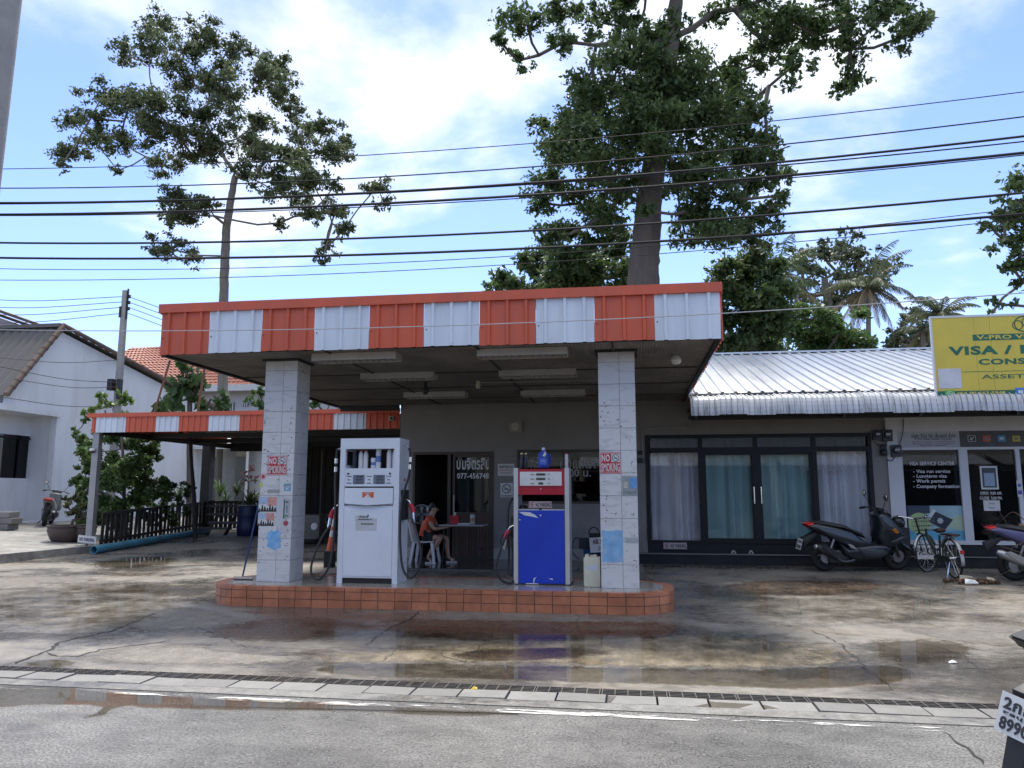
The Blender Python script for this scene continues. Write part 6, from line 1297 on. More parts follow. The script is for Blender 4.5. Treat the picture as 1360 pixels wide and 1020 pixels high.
def branch_skeleton(root_pts, root_r, targets, rng, wiggle=.12, rmin=.012, power=.5):
    """trunk polyline plus limbs that reach every clump; returns an MB"""
    b = MB(); fp_, fr_ = [], []                 # uneven, knotty bole
    for i in range(len(root_pts) - 1):
        for s in range(8):
            u = s / 8; q = Vector(root_pts[i]).lerp(Vector(root_pts[i + 1]), u); rr0 = root_r[i] + (root_r[i + 1] - root_r[i]) * u; fr_.append(rr0 * (1 + .025 * rng.normal())); fp_.append(q + Vector((rng.normal(), rng.normal(), 0)) * rr0 * .035)
    fp_.append(Vector(root_pts[-1])); fr_.append(root_r[-1]); b.tube(fp_, fr_, 16)
    nodes = [(Vector(p), None, None) for p in root_pts]; par = [None] + list(range(len(root_pts) - 1)); pos = [Vector(p) for p in root_pts]; nt = len(pos)
    top = pos[-1]; order = sorted(range(len(targets)), key=lambda i: (Vector(targets[i]) - top).length)
    start = max(0, nt // 2 - 1)
    for i in order:
        tg = Vector(targets[i]); best, bd = None, 1e9
        for k in range(start, len(pos)):
            dd = (pos[k] - tg).length * (1 if pos[k].z < tg.z + .4 else 1.6) + (0 if k >= nt else .5)
            if dd < bd: bd, best = dd, k
        a = pos[best]; prev = best; L = (tg - a).length; ks = max(2, int(L / 1.0))
        for s in range(1, ks + 1):
            u = s / ks; p = a.lerp(tg, u) + Vector((rng.normal(), rng.normal(), rng.normal())) * wiggle * min(1, L * .3) * (0 if s == ks else 1); p.z -= math.sin(u * math.pi) * L * .06
            pos.append(p); par.append(prev); prev = len(pos) - 1
    w = [0.0] * len(pos)
    for i in range(len(pos) - 1, nt - 1, -1): w[i] = max(w[i], 1); w[par[i]] += w[i] if par[i] >= nt else 0
    # accumulate: weight counts leaf ends
    ch = [[] for _ in pos]
    for i in range(nt, len(pos)): ch[par[i]].append(i)
    cnt = [0] * len(pos)
    for i in range(len(pos) - 1, nt - 1, -1): cnt[i] = max(1, sum(cnt[c] for c in ch[i]))
    rb = root_r[-1]; tot = max(1, max(cnt[nt:] or [1]))
    rad = [rmin + (rb * .72 - rmin) * (min(1, cnt[i] / tot)) ** power for i in range(len(pos))]
    done = set()
    for i in range(nt, len(pos)):
        if i in done: continue
        chain = [par[i], i]; cur = i; done.add(i)
        while True:
            nx = [c for c in ch[cur] if c not in done]
            if not nx: break
            cur = max(nx, key=lambda c: cnt[c]); chain.append(cur); done.add(cur)
        rr = [rad[chain[1]]] + [rad[c] for c in chain[1:]]; b.tube([pos[c] for c in chain], rr, 6, caps=False)
    return b
m_bark = M('grey_bark', (.20, .175, .15), .9, var=.25, vs=5, bump=.5, bs=20, stretch=(1, 1, .35)); m_bark2 = M('brown_bark', (.13, .105, .09), .9, var=.3, vs=4, bump=1.0, bs=9, stretch=(1, 1, .22), dirt=(.06, .055, .045), dirt_amt=.7, dirt_s=3)
lf_dark = leafmat('dark_green_leaf', (.045, .085, .03), (.12, .175, .06), .45); lf_mid = leafmat('mid_green_leaf', (.055, .12, .032), (.14, .21, .065), .45); lf_fresh = leafmat('fresh_green_leaf', (.08, .16, .03), (.17, .26, .06), .4); lf_far = leafmat('distant_green_leaf', (.06, .085, .045), (.11, .135, .07), .3); lf_left = leafmat('olive_green_leaf', (.06, .09, .042), (.14, .175, .08), .45)
def photo_tree(name, label, Y, trunk_px, trunk_r, clumps, per, size, lm, bm, seed, dy=2.2, sub=5, sq=.62, cat='tree', group=None, leafup=.35, dens=1.0, z0=None, wig=.12):
    rg = np.random.default_rng(seed); base = atY(*trunk_px[0], Y); base.z = z0 if z0 is not None else .0
    t = thing(name, label, cat, base, group=group); pts = [Vector((0, 0, -.2))] + [atY(x, y, Y) - base for x, y in trunk_px[1:]]
    big = 1.25 if name in ('round_tree', 'dense_tree', 'bushy_tree', 'rain_tree', 'hazy_tree', 'mango_tree') else 1.0
    cs, rs, cn, tg = [], [], [], []
    for (x, y, r) in clumps:
        px2m = Y / FPX; off = rg.normal() * dy; c = atY(x, y, Y + off) - base; rm = r * px2m * big; tg.append(c)
        for k in range(sub):
            d = rg.normal(size=3); d /= np.linalg.norm(d); q = np.array(c) + d * rm * (.15 + .95 * rg.random()) * np.array([1, 1, .8]); rr = rm * (.30 + .30 * rg.random())
            cs.append(q); rs.append((rr, rr, rr * sq)); cn.append(max(5, int(per * (rr / size) ** 2 * (.6 + .8 * rg.random()))))
    branch_skeleton(pts, trunk_r, tg, rg, wig).build('trunk', bm, t, True)
    link('crown', leaf_mesh('crown', cs, rs, cn, size, lm, rg, leafup), t); return t
Z3 = lambda L: [(x / 2.43, y / 2.43, r / 2.43) for x, y, r in L]
left_clumps = Z3([(540, 85, 70), (480, 95, 40), (400, 175, 60), (480, 150, 70), (600, 150, 90), (680, 130, 80), (760, 160, 70), (840, 230, 80), (900, 220, 60), (900, 290, 70), (930, 350, 50), (340, 300, 80), (420, 330, 90), (300, 370, 50), (230, 390, 55), (220, 490, 60), (300, 450, 70), (390, 450, 80), (500, 340, 90), (600, 260, 90), (700, 270, 80), (560, 430, 90), (650, 370, 90), (760, 340, 80), (840, 390, 60), (700, 470, 90), (800, 450, 80), (620, 500, 70), (520, 520, 70), (860, 520, 80), (940, 510, 70), (980, 420, 60), (1040, 400, 50), (1060, 480, 80), (1120, 470, 50), (1000, 570, 70), (1080, 600, 40), (900, 590, 70), (800, 570, 60), (560, 640, 60), (600, 690, 70), (550, 710, 40), (660, 650, 50), (960, 640, 60), (1000, 690, 50), (1080, 690, 60), (1110, 740, 40), (1050, 800, 40), (1040, 835, 30), (900, 720, 30), (540, 800, 60), (620, 830, 45), (500, 810, 35), (1220, 600, 50), (1240, 655, 35), (380, 550, 25), (200, 530, 30), (720, 210, 60)])
photo_tree('tall_tree', 'tall tree with pale slender trunk and wide airy crown on left', 34, [(296, 660), (297, 400), (299, 340), (301, 300), (306, 270), (312, 235)], [.27, .23, .21, .20, .18, .15], [(a, b_, r_ * 1.13) for a, b_, r_ in left_clumps], 11, .165, lf_left, m_bark, 3, 1.8, 17, .6)
Z4 = lambda L: [(600 + x / 2, y / 2, r / 2) for x, y, r in L]
right_clumps = Z4([(200, 60, 90), (130, 110, 40), (280, 40, 100), (300, 110, 70), (180, 160, 40), (400, 60, 90), (450, 20, 100), (480, 110, 70), (560, 170, 120), (450, 170, 90), (380, 250, 100), (330, 300, 90), (500, 260, 120), (620, 230, 110), (700, 220, 80), (300, 400, 90), (250, 480, 80), (240, 540, 50), (400, 380, 110), (520, 330, 100), (640, 330, 110), (740, 300, 90), (800, 350, 60), (680, 420, 100), (780, 420, 80), (840, 440, 40), (700, 520, 90), (800, 510, 70), (830, 570, 40), (640, 560, 60), (700, 610, 90), (780, 620, 70), (620, 620, 50), (420, 480, 80), (340, 540, 90), (410, 570, 60), (270, 620, 55), (760, 190, 60), (860, 120, 100), (900, 40, 120), (960, 90, 80), (1050, 60, 80), (1000, 0, 90), (1150, 40, 100), (1230, 60, 70), (1190, 100, 60), (1060, 130, 60), (900, 180, 50), (1040, 230, 40), (1070, 200, 40), (700, 30, 60), (800, 10, 80), (820, 170, 30), (400, -80, 120), (600, -100, 150), (800, -100, 130), (1000, -90, 120), (1180, -60, 90), (250, -60, 90), (600, -220, 130), (850, -220, 120), (480, -190, 120), (310, 350, 70), (560, 100, 60), (240, 330, 40), (840, 380, 40), (820, 300, 40)])
front = [(a, b_, r_) for a, b_, r_ in Z4([(540, 140, 60), (560, 230, 70), (560, 300, 60), (510, 360, 55), (520, 180, 60), (600, 280, 60), (560, 380, 45), (600, 60, 50), (500, 60, 60), (470, 420, 45), (590, 440, 40), (560, 340, 40), (460, 500, 50), (600, 500, 50), (400, 600, 50), (640, 470, 60), (420, 320, 60), (350, 230, 60), (880, 470, 30), (870, 520, 30), (500, 480, 40), (520, 560, 30)])]
photo_tree('giant_tree', 'giant dark leafed tree with thick brown trunk rising behind the canopy', 29, [(853, 660), (854, 370), (858, 320), (862, 260), (872, 200), (882, 120), (893, 50), (900, -20), (900, -100)], [.70, .60, .55, .49, .43, .36, .30, .26, .20], [(a, b_, r_ * (1.12 if b_ > 75 else .8)) for a, b_, r_ in right_clumps + front], 11, .19, lf_dark, m_bark2, 8, 1.5, 16, .7)
photo_tree('round_tree', 'rounded dark green tree just left of the giant trunk', 33, [(760, 660), (758, 470), (757, 420)], [.25, .2, .16], [(680, 372, 28), (665, 382, 18), (715, 362, 34), (760, 345, 40), (800, 340, 38), (820, 370, 40), (770, 380, 45), (720, 390, 35), (745, 330, 28), (790, 315, 25)], 34, .26, lf_dark, m_bark2, 10, 1.2, 7, .7)
photo_tree('dense_tree', 'dense dark green tree at the right corner of the canopy', 33, [(1000, 660), (1000, 500), (1000, 440)], [.3, .24, .18], [(1000, 360, 36), (975, 385, 34), (1020, 390, 34), (990, 410, 40), (970, 440, 40), (1010, 440, 40), (985, 465, 36), (1030, 355, 22), (965, 355, 20), (955, 410, 25), (1025, 425, 25)], 34, .24, lf_dark, m_bark2, 12, 1.3, 8, .75)
photo_tree('bushy_tree', 'broad bushy green tree above the silver shop roof', 38, [(1090, 660), (1090, 520), (1090, 480)], [.25, .2, .15], [(1085, 425, 32), (1050, 440, 32), (1115, 440, 30), (1030, 460, 28), (1075, 455, 34), (1120, 462, 28), (1140, 468, 20), (1000, 465, 24), (1060, 415, 18), (1095, 470, 30), (960, 462, 22), (980, 450, 20)], 34, .26, lf_mid, m_bark2, 14, 1.5, 8, .7)
photo_tree('rain_tree', 'pale distant umbrella shaped tree behind the coconut palm', 62, [(1105, 660), (1103, 420), (1098, 390), (1095, 370)], [.5, .36, .3, .25], [(1065, 345, 22), (1090, 332, 24), (1115, 328, 22), (1140, 340, 24), (1165, 350, 22), (1080, 365, 24), (1110, 360, 26), (1140, 370, 24), (1070, 390, 22), (1100, 390, 24), (1130, 395, 22), (1160, 375, 22), (1095, 415, 20), (1060, 410, 16), (1185, 355, 12)], 17, .34, lf_far, m_bark, 16, 2.5, 7, .6)
photo_tree('hazy_tree', 'greyish distant tree left of the yellow sign', 58, [(1210, 660), (1212, 480), (1212, 460)], [.3, .25, .2], [(1215, 425, 18), (1200, 440, 20), (1230, 438, 20), (1190, 455, 20), (1215, 458, 22), (1238, 460, 20), (1250, 440, 16), (1180, 462, 12)], 17, .34, lf_far, m_bark, 18, 1.6, 7, .7)
photo_tree('corner_tree', 'dark leafy branches hanging in at the right picture edge', 22, [(1440, 660), (1442, 400), (1440, 300), (1436, 230)], [.16, .14, .12, .10], [(a, b_, r_ * 1.3) for a, b_, r_ in [(1350, 265, 24), (1330, 285, 20), (1312, 295, 12), (1350, 305, 22), (1335, 320, 20), (1355, 340, 22), (1342, 352, 14), (1360, 375, 16), (1320, 402, 10), (1345, 405, 9), (1318, 415, 7), (1375, 280, 30), (1390, 330, 34), (1410, 250, 40), (1440, 200, 50), (1470, 280, 50), (1358, 240, 14)]], 16, .17, lf_dark, m_bark2, 20, 1.0, 6, .65)
photo_tree('mango_tree', 'large leafed mango tree rising behind the low striped canopy', 25, [(255, 680), (252, 560), (252, 530)], [.14, .1, .08], [(250, 500, 18), (235, 515, 20), (262, 512, 20), (225, 535, 18), (250, 530, 22), (280, 530, 20), (298, 538, 14), (245, 488, 10), (215, 545, 10), (270, 545, 16)], 22, .42, leafmat('mango_leaf', (.035, .075, .02), (.10, .16, .05), .35), m_bark2, 22, .4, 6, .7, leafup=.1)
photo_tree('climbing_shrub', 'tall loose green shrub climbing round the service pole', 19.5, [(165, 705), (165, 660), (163, 600), (160, 560)], [.06, .05, .04, .03], [(a, b_, r_ * 1.2) for a, b_, r_ in [(110, 585, 12), (100, 575, 8), (120, 610, 14), (105, 640, 14), (118, 625, 14), (125, 655, 16), (150, 580, 20), (175, 590, 22), (190, 600, 18), (165, 620, 24), (190, 640, 18), (150, 640, 22), (140, 680, 22), (180, 660, 20), (165, 690, 22), (195, 580, 16), (205, 580, 10), (115, 555, 10), (130, 600, 18), (200, 620, 14), (140, 560, 14), (160, 560, 18), (180, 565, 16), (145, 615, 20), (130, 640, 18), (115, 670, 16), (150, 665, 22), (205, 600, 14), (215, 640, 12), (200, 660, 16), (120, 690, 14), (170, 640, 22)]], 55, .105, lf_mid, m_bark2, 24, .5, 6, .8, cat='shrub')
photo_tree('vine_top', 'bright young leaves growing over the left end of the low canopy', 18.4, [(140, 560), (140, 545)], [.03, .02], [(135, 528, 9), (128, 540, 9), (145, 538, 9), (120, 543, 7), (165, 522, 9), (160, 535, 9), (170, 532, 9), (112, 547, 5), (140, 525, 6)], 36, .12, lf_fresh, m_bark2, 26, .25, 5, .8, cat='vine', z0=atY(140, 560, 18.4).z)
photo_tree('hedge_bush', 'dark twiggy bush with small pink flowers behind the picket fence', 20.5, [(215, 705), (214, 690), (214, 675)], [.05, .04, .03], [(180, 665, 12), (200, 670, 14), (215, 650, 12), (230, 645, 12), (240, 660, 14), (222, 672, 14), (250, 650, 10), (245, 680, 12), (205, 690, 14), (230, 692, 14), (190, 685, 10)], 40, .10, lf_dark, m_bark2, 28, .3, 6, .8, cat='shrub')
photo_tree('bonsai_shrub', 'small leafy shrub growing in the large clay pot', 17.4, [(92, 712), (95, 698), (97, 690)], [.05, .04, .03], [(88, 670, 9), (100, 662, 9), (110, 672, 10), (98, 680, 10), (112, 688, 8), (105, 655, 6), (86, 662, 6)], 40, .07, leafmat('bonsai_leaf', (.05, .065, .025), (.11, .12, .05), .3), m_bark2, 30, .2, 6, .8, cat='shrub', z0=atY(92, 712, 17.4).z)
photo_tree('sapling', 'thin dark sapling trunk under the low canopy roof', 20.0, [(262, 700), (258, 660), (254, 610), (252, 580)], [.07, .055, .045, .04], [(225, 582, 5), (270, 578, 5), (240, 575, 4)], 10, .12, lf_dark, m_dpost, 32, .2, 4, .7)
# plants round the barrel: spiky leaves
def spiky(name, label, c, n, L, mat, seed, droop=.5, w=.03, cat='plant'):
    rg = random.Random(seed); t = thing(name, label, cat, c); b = MB()
    for k in range(n):
        a = rg.uniform(0, 6.283); el = rg.uniform(.3, 1.4); l_ = L * rg.uniform(.6, 1.1); p = Vector((0, 0, rg.uniform(0, .1))); V = []
        for s in range(6):
            u = s / 5; e = el - droop * u * u * 1.4; q = p + Vector((math.cos(a) * math.cos(e), math.sin(a) * math.cos(e), math.sin(e))) * (l_ / 5 if s else 0); p = q
            sd = Vector((-math.sin(a), math.cos(a), 0)) * w * (1 - u) * (.6 + u); V += [q + sd, q - sd]
        b.add(V, [(2 * s, 2 * s + 1, 2 * s + 3, 2 * s + 2) for s in range(5)])
    b.build('leaves', mat, t); MB().cyl((0, 0, -.02), (0, 0, .12), .05, .03, 8).build('stem', m_bark2, t, True); return t
lf_yel = leafmat('yellow_green_leaf', (.10, .14, .03), (.22, .22, .07), .35)
spiky('palm_plant', 'yellow green arching plant growing from the blue barrel', (bc.x, bc.y, bc.z + bh - .06), 60, .75, lf_yel, 1, .9, .03)
for k_, (px_, py_, L_, mt, lab) in enumerate(((300, 655, .9, lf_mid, 'spiky green plant behind the picket fence near the dark post'), (292, 640, .8, lf_fresh, 'light green palm like plant behind the planks'), (315, 640, .8, lf_far, 'pale grey green agave behind the barrel'), (338, 652, .7, lf_yel, 'yellowish plant half hidden by the left pillar'), (237, 645, .9, lf_mid, 'small palm fronds above the twiggy fence bush'))):
    c_ = atY(px_, py_ + 18, 24.5); spiky('garden_plant', lab, c_, 45, L_, mt, 10 + k_, .7, .028)
photo_tree('flower_bush', 'pink flowered bush behind the barrel plants', 25.5, [(330, 670), (330, 650), (330, 640)], [.04, .03, .02], [(325, 628, 7), (335, 622, 8), (340, 635, 8), (328, 638, 7)], 14, .11, leafmat('pink_bract', (.30, .08, .14), (.10, .12, .05), .4), m_bark2, 34, .2, 5, .8, cat='shrub')
photo_tree('rear_foliage', 'dark foliage seen behind the low canopy beside left pillar', 30, [(440, 660), (440, 560)], [.1, .08], [(420, 535, 12), (440, 530, 12), (460, 538, 10), (345, 520, 12), (335, 535, 12), (350, 540, 10)], 30, .24, lf_mid, m_bark2, 36, .5, 6, .8, cat='tree')
# coconut palms
def palm(name, label, Y, base_px, top_px, nf, L, mat, seed, px_off=0, dead=4, tr=.16):
    rg = random.Random(seed); p0 = atY(*base_px, Y); p0.z = 0; p1 = atY(*top_px, Y); t = thing(name, label, 'palm tree', p0); d = p1 - p0
    MB().tube([Vector((0, 0, -.2)), d * .3 + Vector((.15, 0, 0)), d * .65 + Vector((.12, 0, 0)), d], [tr * 1.5, tr * 1.05, tr * .9, tr * .8], 10).build('trunk', m_bark, t, True)
    dry = leafmat('dry_frond', (.20, .16, .09), (.33, .27, .17), .35)
    for k in range(nf):
        isd = k < dead; a = 6.283 * k / nf * 2.4 + rg.uniform(-.2, .2); el = rg.uniform(-.9, -.3) if isd else (1.25 - 1.7 * (k - dead) / max(1, nf - dead)) + rg.uniform(-.1, .1); l_ = L * rg.uniform(.8, 1.05); p = d.copy(); pts = [p.copy()]; dirs = []
        for s in range(9):
            e = el - (1.5 if not isd else .7) * (s / 9) ** 1.5; v = Vector((math.cos(a) * math.cos(e), math.sin(a) * math.cos(e), math.sin(e))); p = p + v * l_ / 9; pts.append(p.copy()); dirs.append(v)
        b = MB(); b.tube(pts, [.035 * (1 - .85 * i / 9) for i in range(10)], 5)
        for s in range(2, 38):
            u = s / 38 * 9; i = min(8, int(u)); q = pts[i].lerp(pts[i + 1], u - i); v = dirs[i]; sd = Vector((-math.sin(a), math.cos(a), 0)); ll = l_ * .22 * math.sin(math.pi * (.12 + .86 * s / 38)) * rg.uniform(.8, 1.1)
            for sg in (-1, 1):
                e = (sd * sg * (.75 if not isd else .4) + v * .55 + Vector((0, 0, -.45 - .5 * rg.random()))).normalized(); w = v * .03
                b.add([q - w, q + w, q + w * .8 + e * ll * .6, q + e * ll + Vector((0, 0, -.06)), q - w * .8 + e * ll * .6], [(0, 1, 2, 3, 4)])
        b.build('dry_frond' if isd else 'frond', dry if isd else mat, t)
    return t
lf_palm = leafmat('palm_frond', (.06, .085, .035), (.13, .15, .075), .35)
palm('coconut_palm', 'coconut palm with drooping dry fronds above the shop roof', 46, (1145, 660), (1153, 382), 26, 3.3, lf_palm, 2, dead=9)
palm('coconut_palm', 'coconut palm half hidden behind the dense corner tree', 42, (1030, 660), (1032, 368), 22, 3.6, leafmat('palm_frond_dark', (.05, .085, .03), (.10, .14, .06), .35), 5, dead=5)
palm('coconut_palm', 'low coconut palm peeping over the top of the yellow sign', 48, (1250, 660), (1249, 418), 20, 2.6, lf_palm, 7, dead=2)
palm('coconut_palm', 'small grey palm crown between hazy tree and yellow sign', 54, (1226, 660), (1226, 438), 18, 2.6, lf_far, 9, dead=4)
# ================================================================== vehicles, person and small things
m_tyre = M('tyre_rubber', (.016, .016, .016), .75, var=.2); m_gun = M('gunmetal', (.09, .09, .095), .35, .7); m_alu = M('alloy', (.42, .42, .43), .35, .8); m_mirr = M('mirror_glass', (.75, .76, .78), .05, 1.0); m_seat = M('seat_vinyl', (.02, .02, .021), .55, var=.15)
m_trim = M('black_trim_plastic', (.022, .022, .024), .5); m_amber = M('amber_lens', (.5, .16, .02), .2); m_redl = M('red_lens', (.45, .015, .015), .15); m_clear = M('clear_lens', (.6, .6, .62), .12)
def wheel(parent, x, z, r, spokes=5, w=.055):
    wh = MB().torus((x, 0, z), r - w, w, 'y', 32, 10).build('wheel', m_tyre, parent, True)
    b = MB(); b.torus((x, 0, z), r - w * 2 + .012, .016, 'y', 28, 8)
    for i in range(spokes):
        a = 6.283 * i / spokes; b.beam((x, 0, z), (x + (r - w * 2) * math.cos(a), 0, z + (r - w * 2) * math.sin(a)), .03, .035, up=(0, 1, 0))
    b.cyl((x, -.06, z), (x, .06, z), .035, n=12); b.build('rim', m_gun, wh, True)
    MB().lathe([(.0, -.062), (.10, -.06), (.10, -.056), (.03, -.056)], (x, 0, z), 20, 'y').build('brake_disc', m_alu, wh, True); return wh
def scooter(label, body, loc, rz, S=1.0, lean=0, panel2=None, sport=True, rider_mirrors=True, plate=None, name='scooter', exhaust=None, seatm=None, tail=None, flap=False):
    t = thing(name, label, 'scooter', loc, rz); t.scale = (S, S, S); t.rotation_euler = (lean, 0, rz); p2 = panel2 or body
    wheel(t, 0, .25, .25); wheel(t, 1.315, .25, .25)
    MB().plate([(-.37, .80), (-.22, .835), (.1, .775), (.42, .70), (.62, .56), (.74, .49), (.60, .40), (.34, .43), (.10, .55), (-.12, .66), (-.26, .72)], -.155, .155, .05).build('tail_fairing', body, t, True)
    MB().plate([(.16, .52), (.34, .43), (.62, .45), (.80, .47), (1.00, .47), (1.12, .42), (1.06, .30), (.93, .22), (.46, .21), (.28, .30)], -.19, .19, .05).build('footboard', body, t, True)
    MB().plate([(.50, .42), (.95, .40), (1.04, .33), (.92, .26), (.62, .27)], -.205, .205, .02).build('side_panel', p2, t, True)
    MB().plate([(.86, .97), (.95, 1.01), (1.06, .99), (1.22, .84), (1.36, .68), (1.42, .60), (1.30, .53), (1.14, .40), (.99, .44), (.90, .60), (.93, .80)], -.17, .17, .055).build('front_shield', body, t, True)
    MB().plate([(1.10, .52), (1.30, .62), (1.39, .61), (1.22, .47)], -.19, .19, .02).build('shield_flash', p2, t, True)
    MB().plate([(1.10, .90), (1.30, .74), (1.41, .625), (1.36, .60), (1.22, .73)], -.105, .105, .03).build('headlight', m_clear, t, True)
    MB().plate([(.96, .98), (1.10, .95), (1.16, .94), (1.06, 1.05), (1.0, 1.08)], -.13, .13, .008).build('windscreen', M('smoked_screen', (.02, .02, .022), .12), t, True)
    MB().plate([(-.22, .84), (-.05, .86), (.12, .83), (.34, .79), (.42, .74), (.62, .67), (.70, .57), (.58, .60), (.40, .69), (.1, .76), (-.2, .82)], -.13, .13, .04).build('seat', seatm or m_seat, t, True)
    MB().plate([(-.38, .815), (-.26, .845), (-.22, .80), (-.33, .76)], -.12, .12, .02).build('tail_light', tail or m_redl, t, True)
    MB().plate([(-.42, .58), (-.36, .60), (-.18, .70), (-.14, .66), (-.3, .50), (-.40, .44)], -.06, .06, .01).build('rear_mudguard', m_trim, t, True)
    MB().plate([(1.02, .44), (1.12, .54), (1.30, .55), (1.50, .44), (1.56, .34), (1.50, .36), (1.32, .48), (1.14, .46)], -.075, .075, .02).build('front_mudguard', body, t, True)
    for s in (-1, 1):
        MB().cyl((1.315, s * .085, .25), (1.17, s * .085, .62), .024, n=10).build('fork', m_gun, t, True)
        MB().cyl((.0, s * .11, .27), (.12, s * .12, .62), .02, n=8).build('shock', m_alu, t, True)
        MB().tube(spline([(.97, 0, 1.0), (.93, s * .12, 1.06), (.90, s * .26, 1.06), (.86, s * .36, 1.03)]), .013, 8).build('handlebar', m_gun, t, True)
        MB().cyl((.895, s * .27, 1.055), (.86, s * .37, 1.03), .02, n=8).build('grip', m_hose, t, True)
        MB().tube(spline([(.96, s * .26, 1.06), (.93, s * .30, .99 + .06), (.95, s * .36, 1.06)]), .006, 6).build('lever', m_alu, t, True)
        if rider_mirrors:
            mi = MB().tube(spline([(.92, s * .2, 1.07), (.93, s * .25, 1.17), (.91, s * .31, 1.26)]), .007, 6).build('mirror', m_trim, t, True)
            MB().lathe([(0, -.016), (.05, -.012), (.058, 0), (.05, .01), (0, .012)], (.91, s * .33, 1.30), 16, 'x').build('mirror_shell', m_trim, mi, True); MB().lathe([(0, 0), (.05, 0), (.048, -.004)], (.8935, s * .33, 1.30), 16, 'x').build('mirror_glass', m_mirr, mi, True)
        MB().plate([(1.12, .73), (1.19, .76), (1.26, .68), (1.20, .66)], s * .165 - .012, s * .165 + .012, .004).build('indicator', m_amber, t)
    MB().cbox(.03, .5, -.11, .12, .16, .38, .03).build('engine', m_gun, t)
    MB().tube(spline([(.45, -.16, .22), (.25, -.19, .2), (.08, -.2, .27)]), .022, 8).build('exhaust_pipe', m_gun, t, True)
    MB().tube([(.12, -.20, .27), (-.06, -.205, .36), (-.24, -.205, .45), (-.27, -.205, .465)], [.05, .062, .058, .04], 12).build('silencer', exhaust or m_trim, t, True)
    MB().tube([(-.262, -.205, .46), (-.29, -.205, .475)], [.045, .03], 12).build('silencer_cap', m_alu, t, True)
    MB().plate([(.02, .30), (.14, .36), (-.12, .49), (-.2, .47)], -.275, -.262, .004).build('heat_shield', m_alu if exhaust else m_trim, t)
    MB().plate([(.30, .50), (.40, .48), (.46, .41), (.36, .43)], -.215, .215, .004).build('side_flash', m_alu, t)
    MB().beam((.45, .14, .2), (.36, .24, .02), .02).build('kickstand', m_gun, t)
    if flap: MB().plate([(-.44, .40), (-.39, .42), (-.42, .22), (-.47, .20)], -.05, .05, .006).build('mud_flap', m_trim, t)
    if plate:
        pl = MB().add([(-.435, -.09, .56), (-.435, .09, .56), (-.48, .09, .38), (-.48, -.09, .38)], [(0, 1, 2, 3)]).build('number_plate', m_white, t)
        for s_, h_, zz3 in plate:
            m4 = text_mb(s_, w=.14 if h_ > .03 else .13, h=h_, bold=.03, ex=.001); m4.xf(Matrix(((0, -1, .25, -.4375 - (.56 - zz3) * .25), (-1, 0, 0, 0), (0, 0, 1, zz3), (0, 0, 0, 1)))); m4.build('plate_lettering', m_letk, pl)
    return t
m_pcx = M('metallic_charcoal', (.028, .034, .042), .3, .35, var=.05, coat=.4); m_pcx2 = M('matt_charcoal', (.055, .063, .075), .42, .3)
ra, fa = gat(1095, 758.5), gat(1190.5, 757); wb = (fa - ra).length
scooter('large black maxi scooter parked in front of the rightmost curtain', m_pcx, (ra.x, ra.y, gz(ra.y)), math.atan2(fa.y - ra.y, fa.x - ra.x), wb / 1.315, R(7), m_pcx2, plate=[('1กข', .05, .515), ('8240', .06, .43)])
# grey scooter seen from behind beside the white house
p = atX(58, 699, -17.9); p.z = pavez(p.y, p.x)
lv = M('scooter_silver', (.30, .32, .32), .35, .3)
scooter('silver grey scooter seen from behind beside the white house', lv, p, R(122), 1.02, R(8), m_trim, name='scooter')
p2 = atX(104, 696, -17.6); p2.z = pavez(p2.y, p2.x)
scooter('dark scooter half hidden behind the clay pot shrub', m_trim, p2, R(100), 1.0, R(8), m_trim)
# purple scooter at right edge, seen from its rear
q = gat(1349, 771)
m_purp = M('purple_plastic', (.075, .075, .16), .35, .2, var=.1)
scooter('purple scooter with dented panels at the right edge below dry branches', m_purp, (q.x, q.y, gz(q.y)), R(-8), 1.08, R(6), M('navy_plastic', (.02, .025, .05), .4), exhaust=m_alu)
# motorbike tail reaching in at the bottom right corner
t = scooter('black motorbike with white Thai number plate cut by the bottom right corner', m_trim, (2.03, 3.75, 0), R(28), 1.0, R(9), None, plate=[('2กก', .052, .515), ('ชลบุรี', .022, .472), ('8990', .058, .425)], tail=m_trim, flap=True)
def fit_tail(t, target, local):
    for _ in range(3):
        bpy.context.view_layer.update(); w = t.matrix_world @ Vector(local); tg = target(w.y); t.location += Vector((tg.x - w.x, 0, 0))
bpy.context.view_layer.update(); w = t.matrix_world @ Vector((-.46, 0, .47)); tg = atZ(1349, 953, w.z); t.location += Vector((tg.x - w.x, tg.y - w.y, 0))

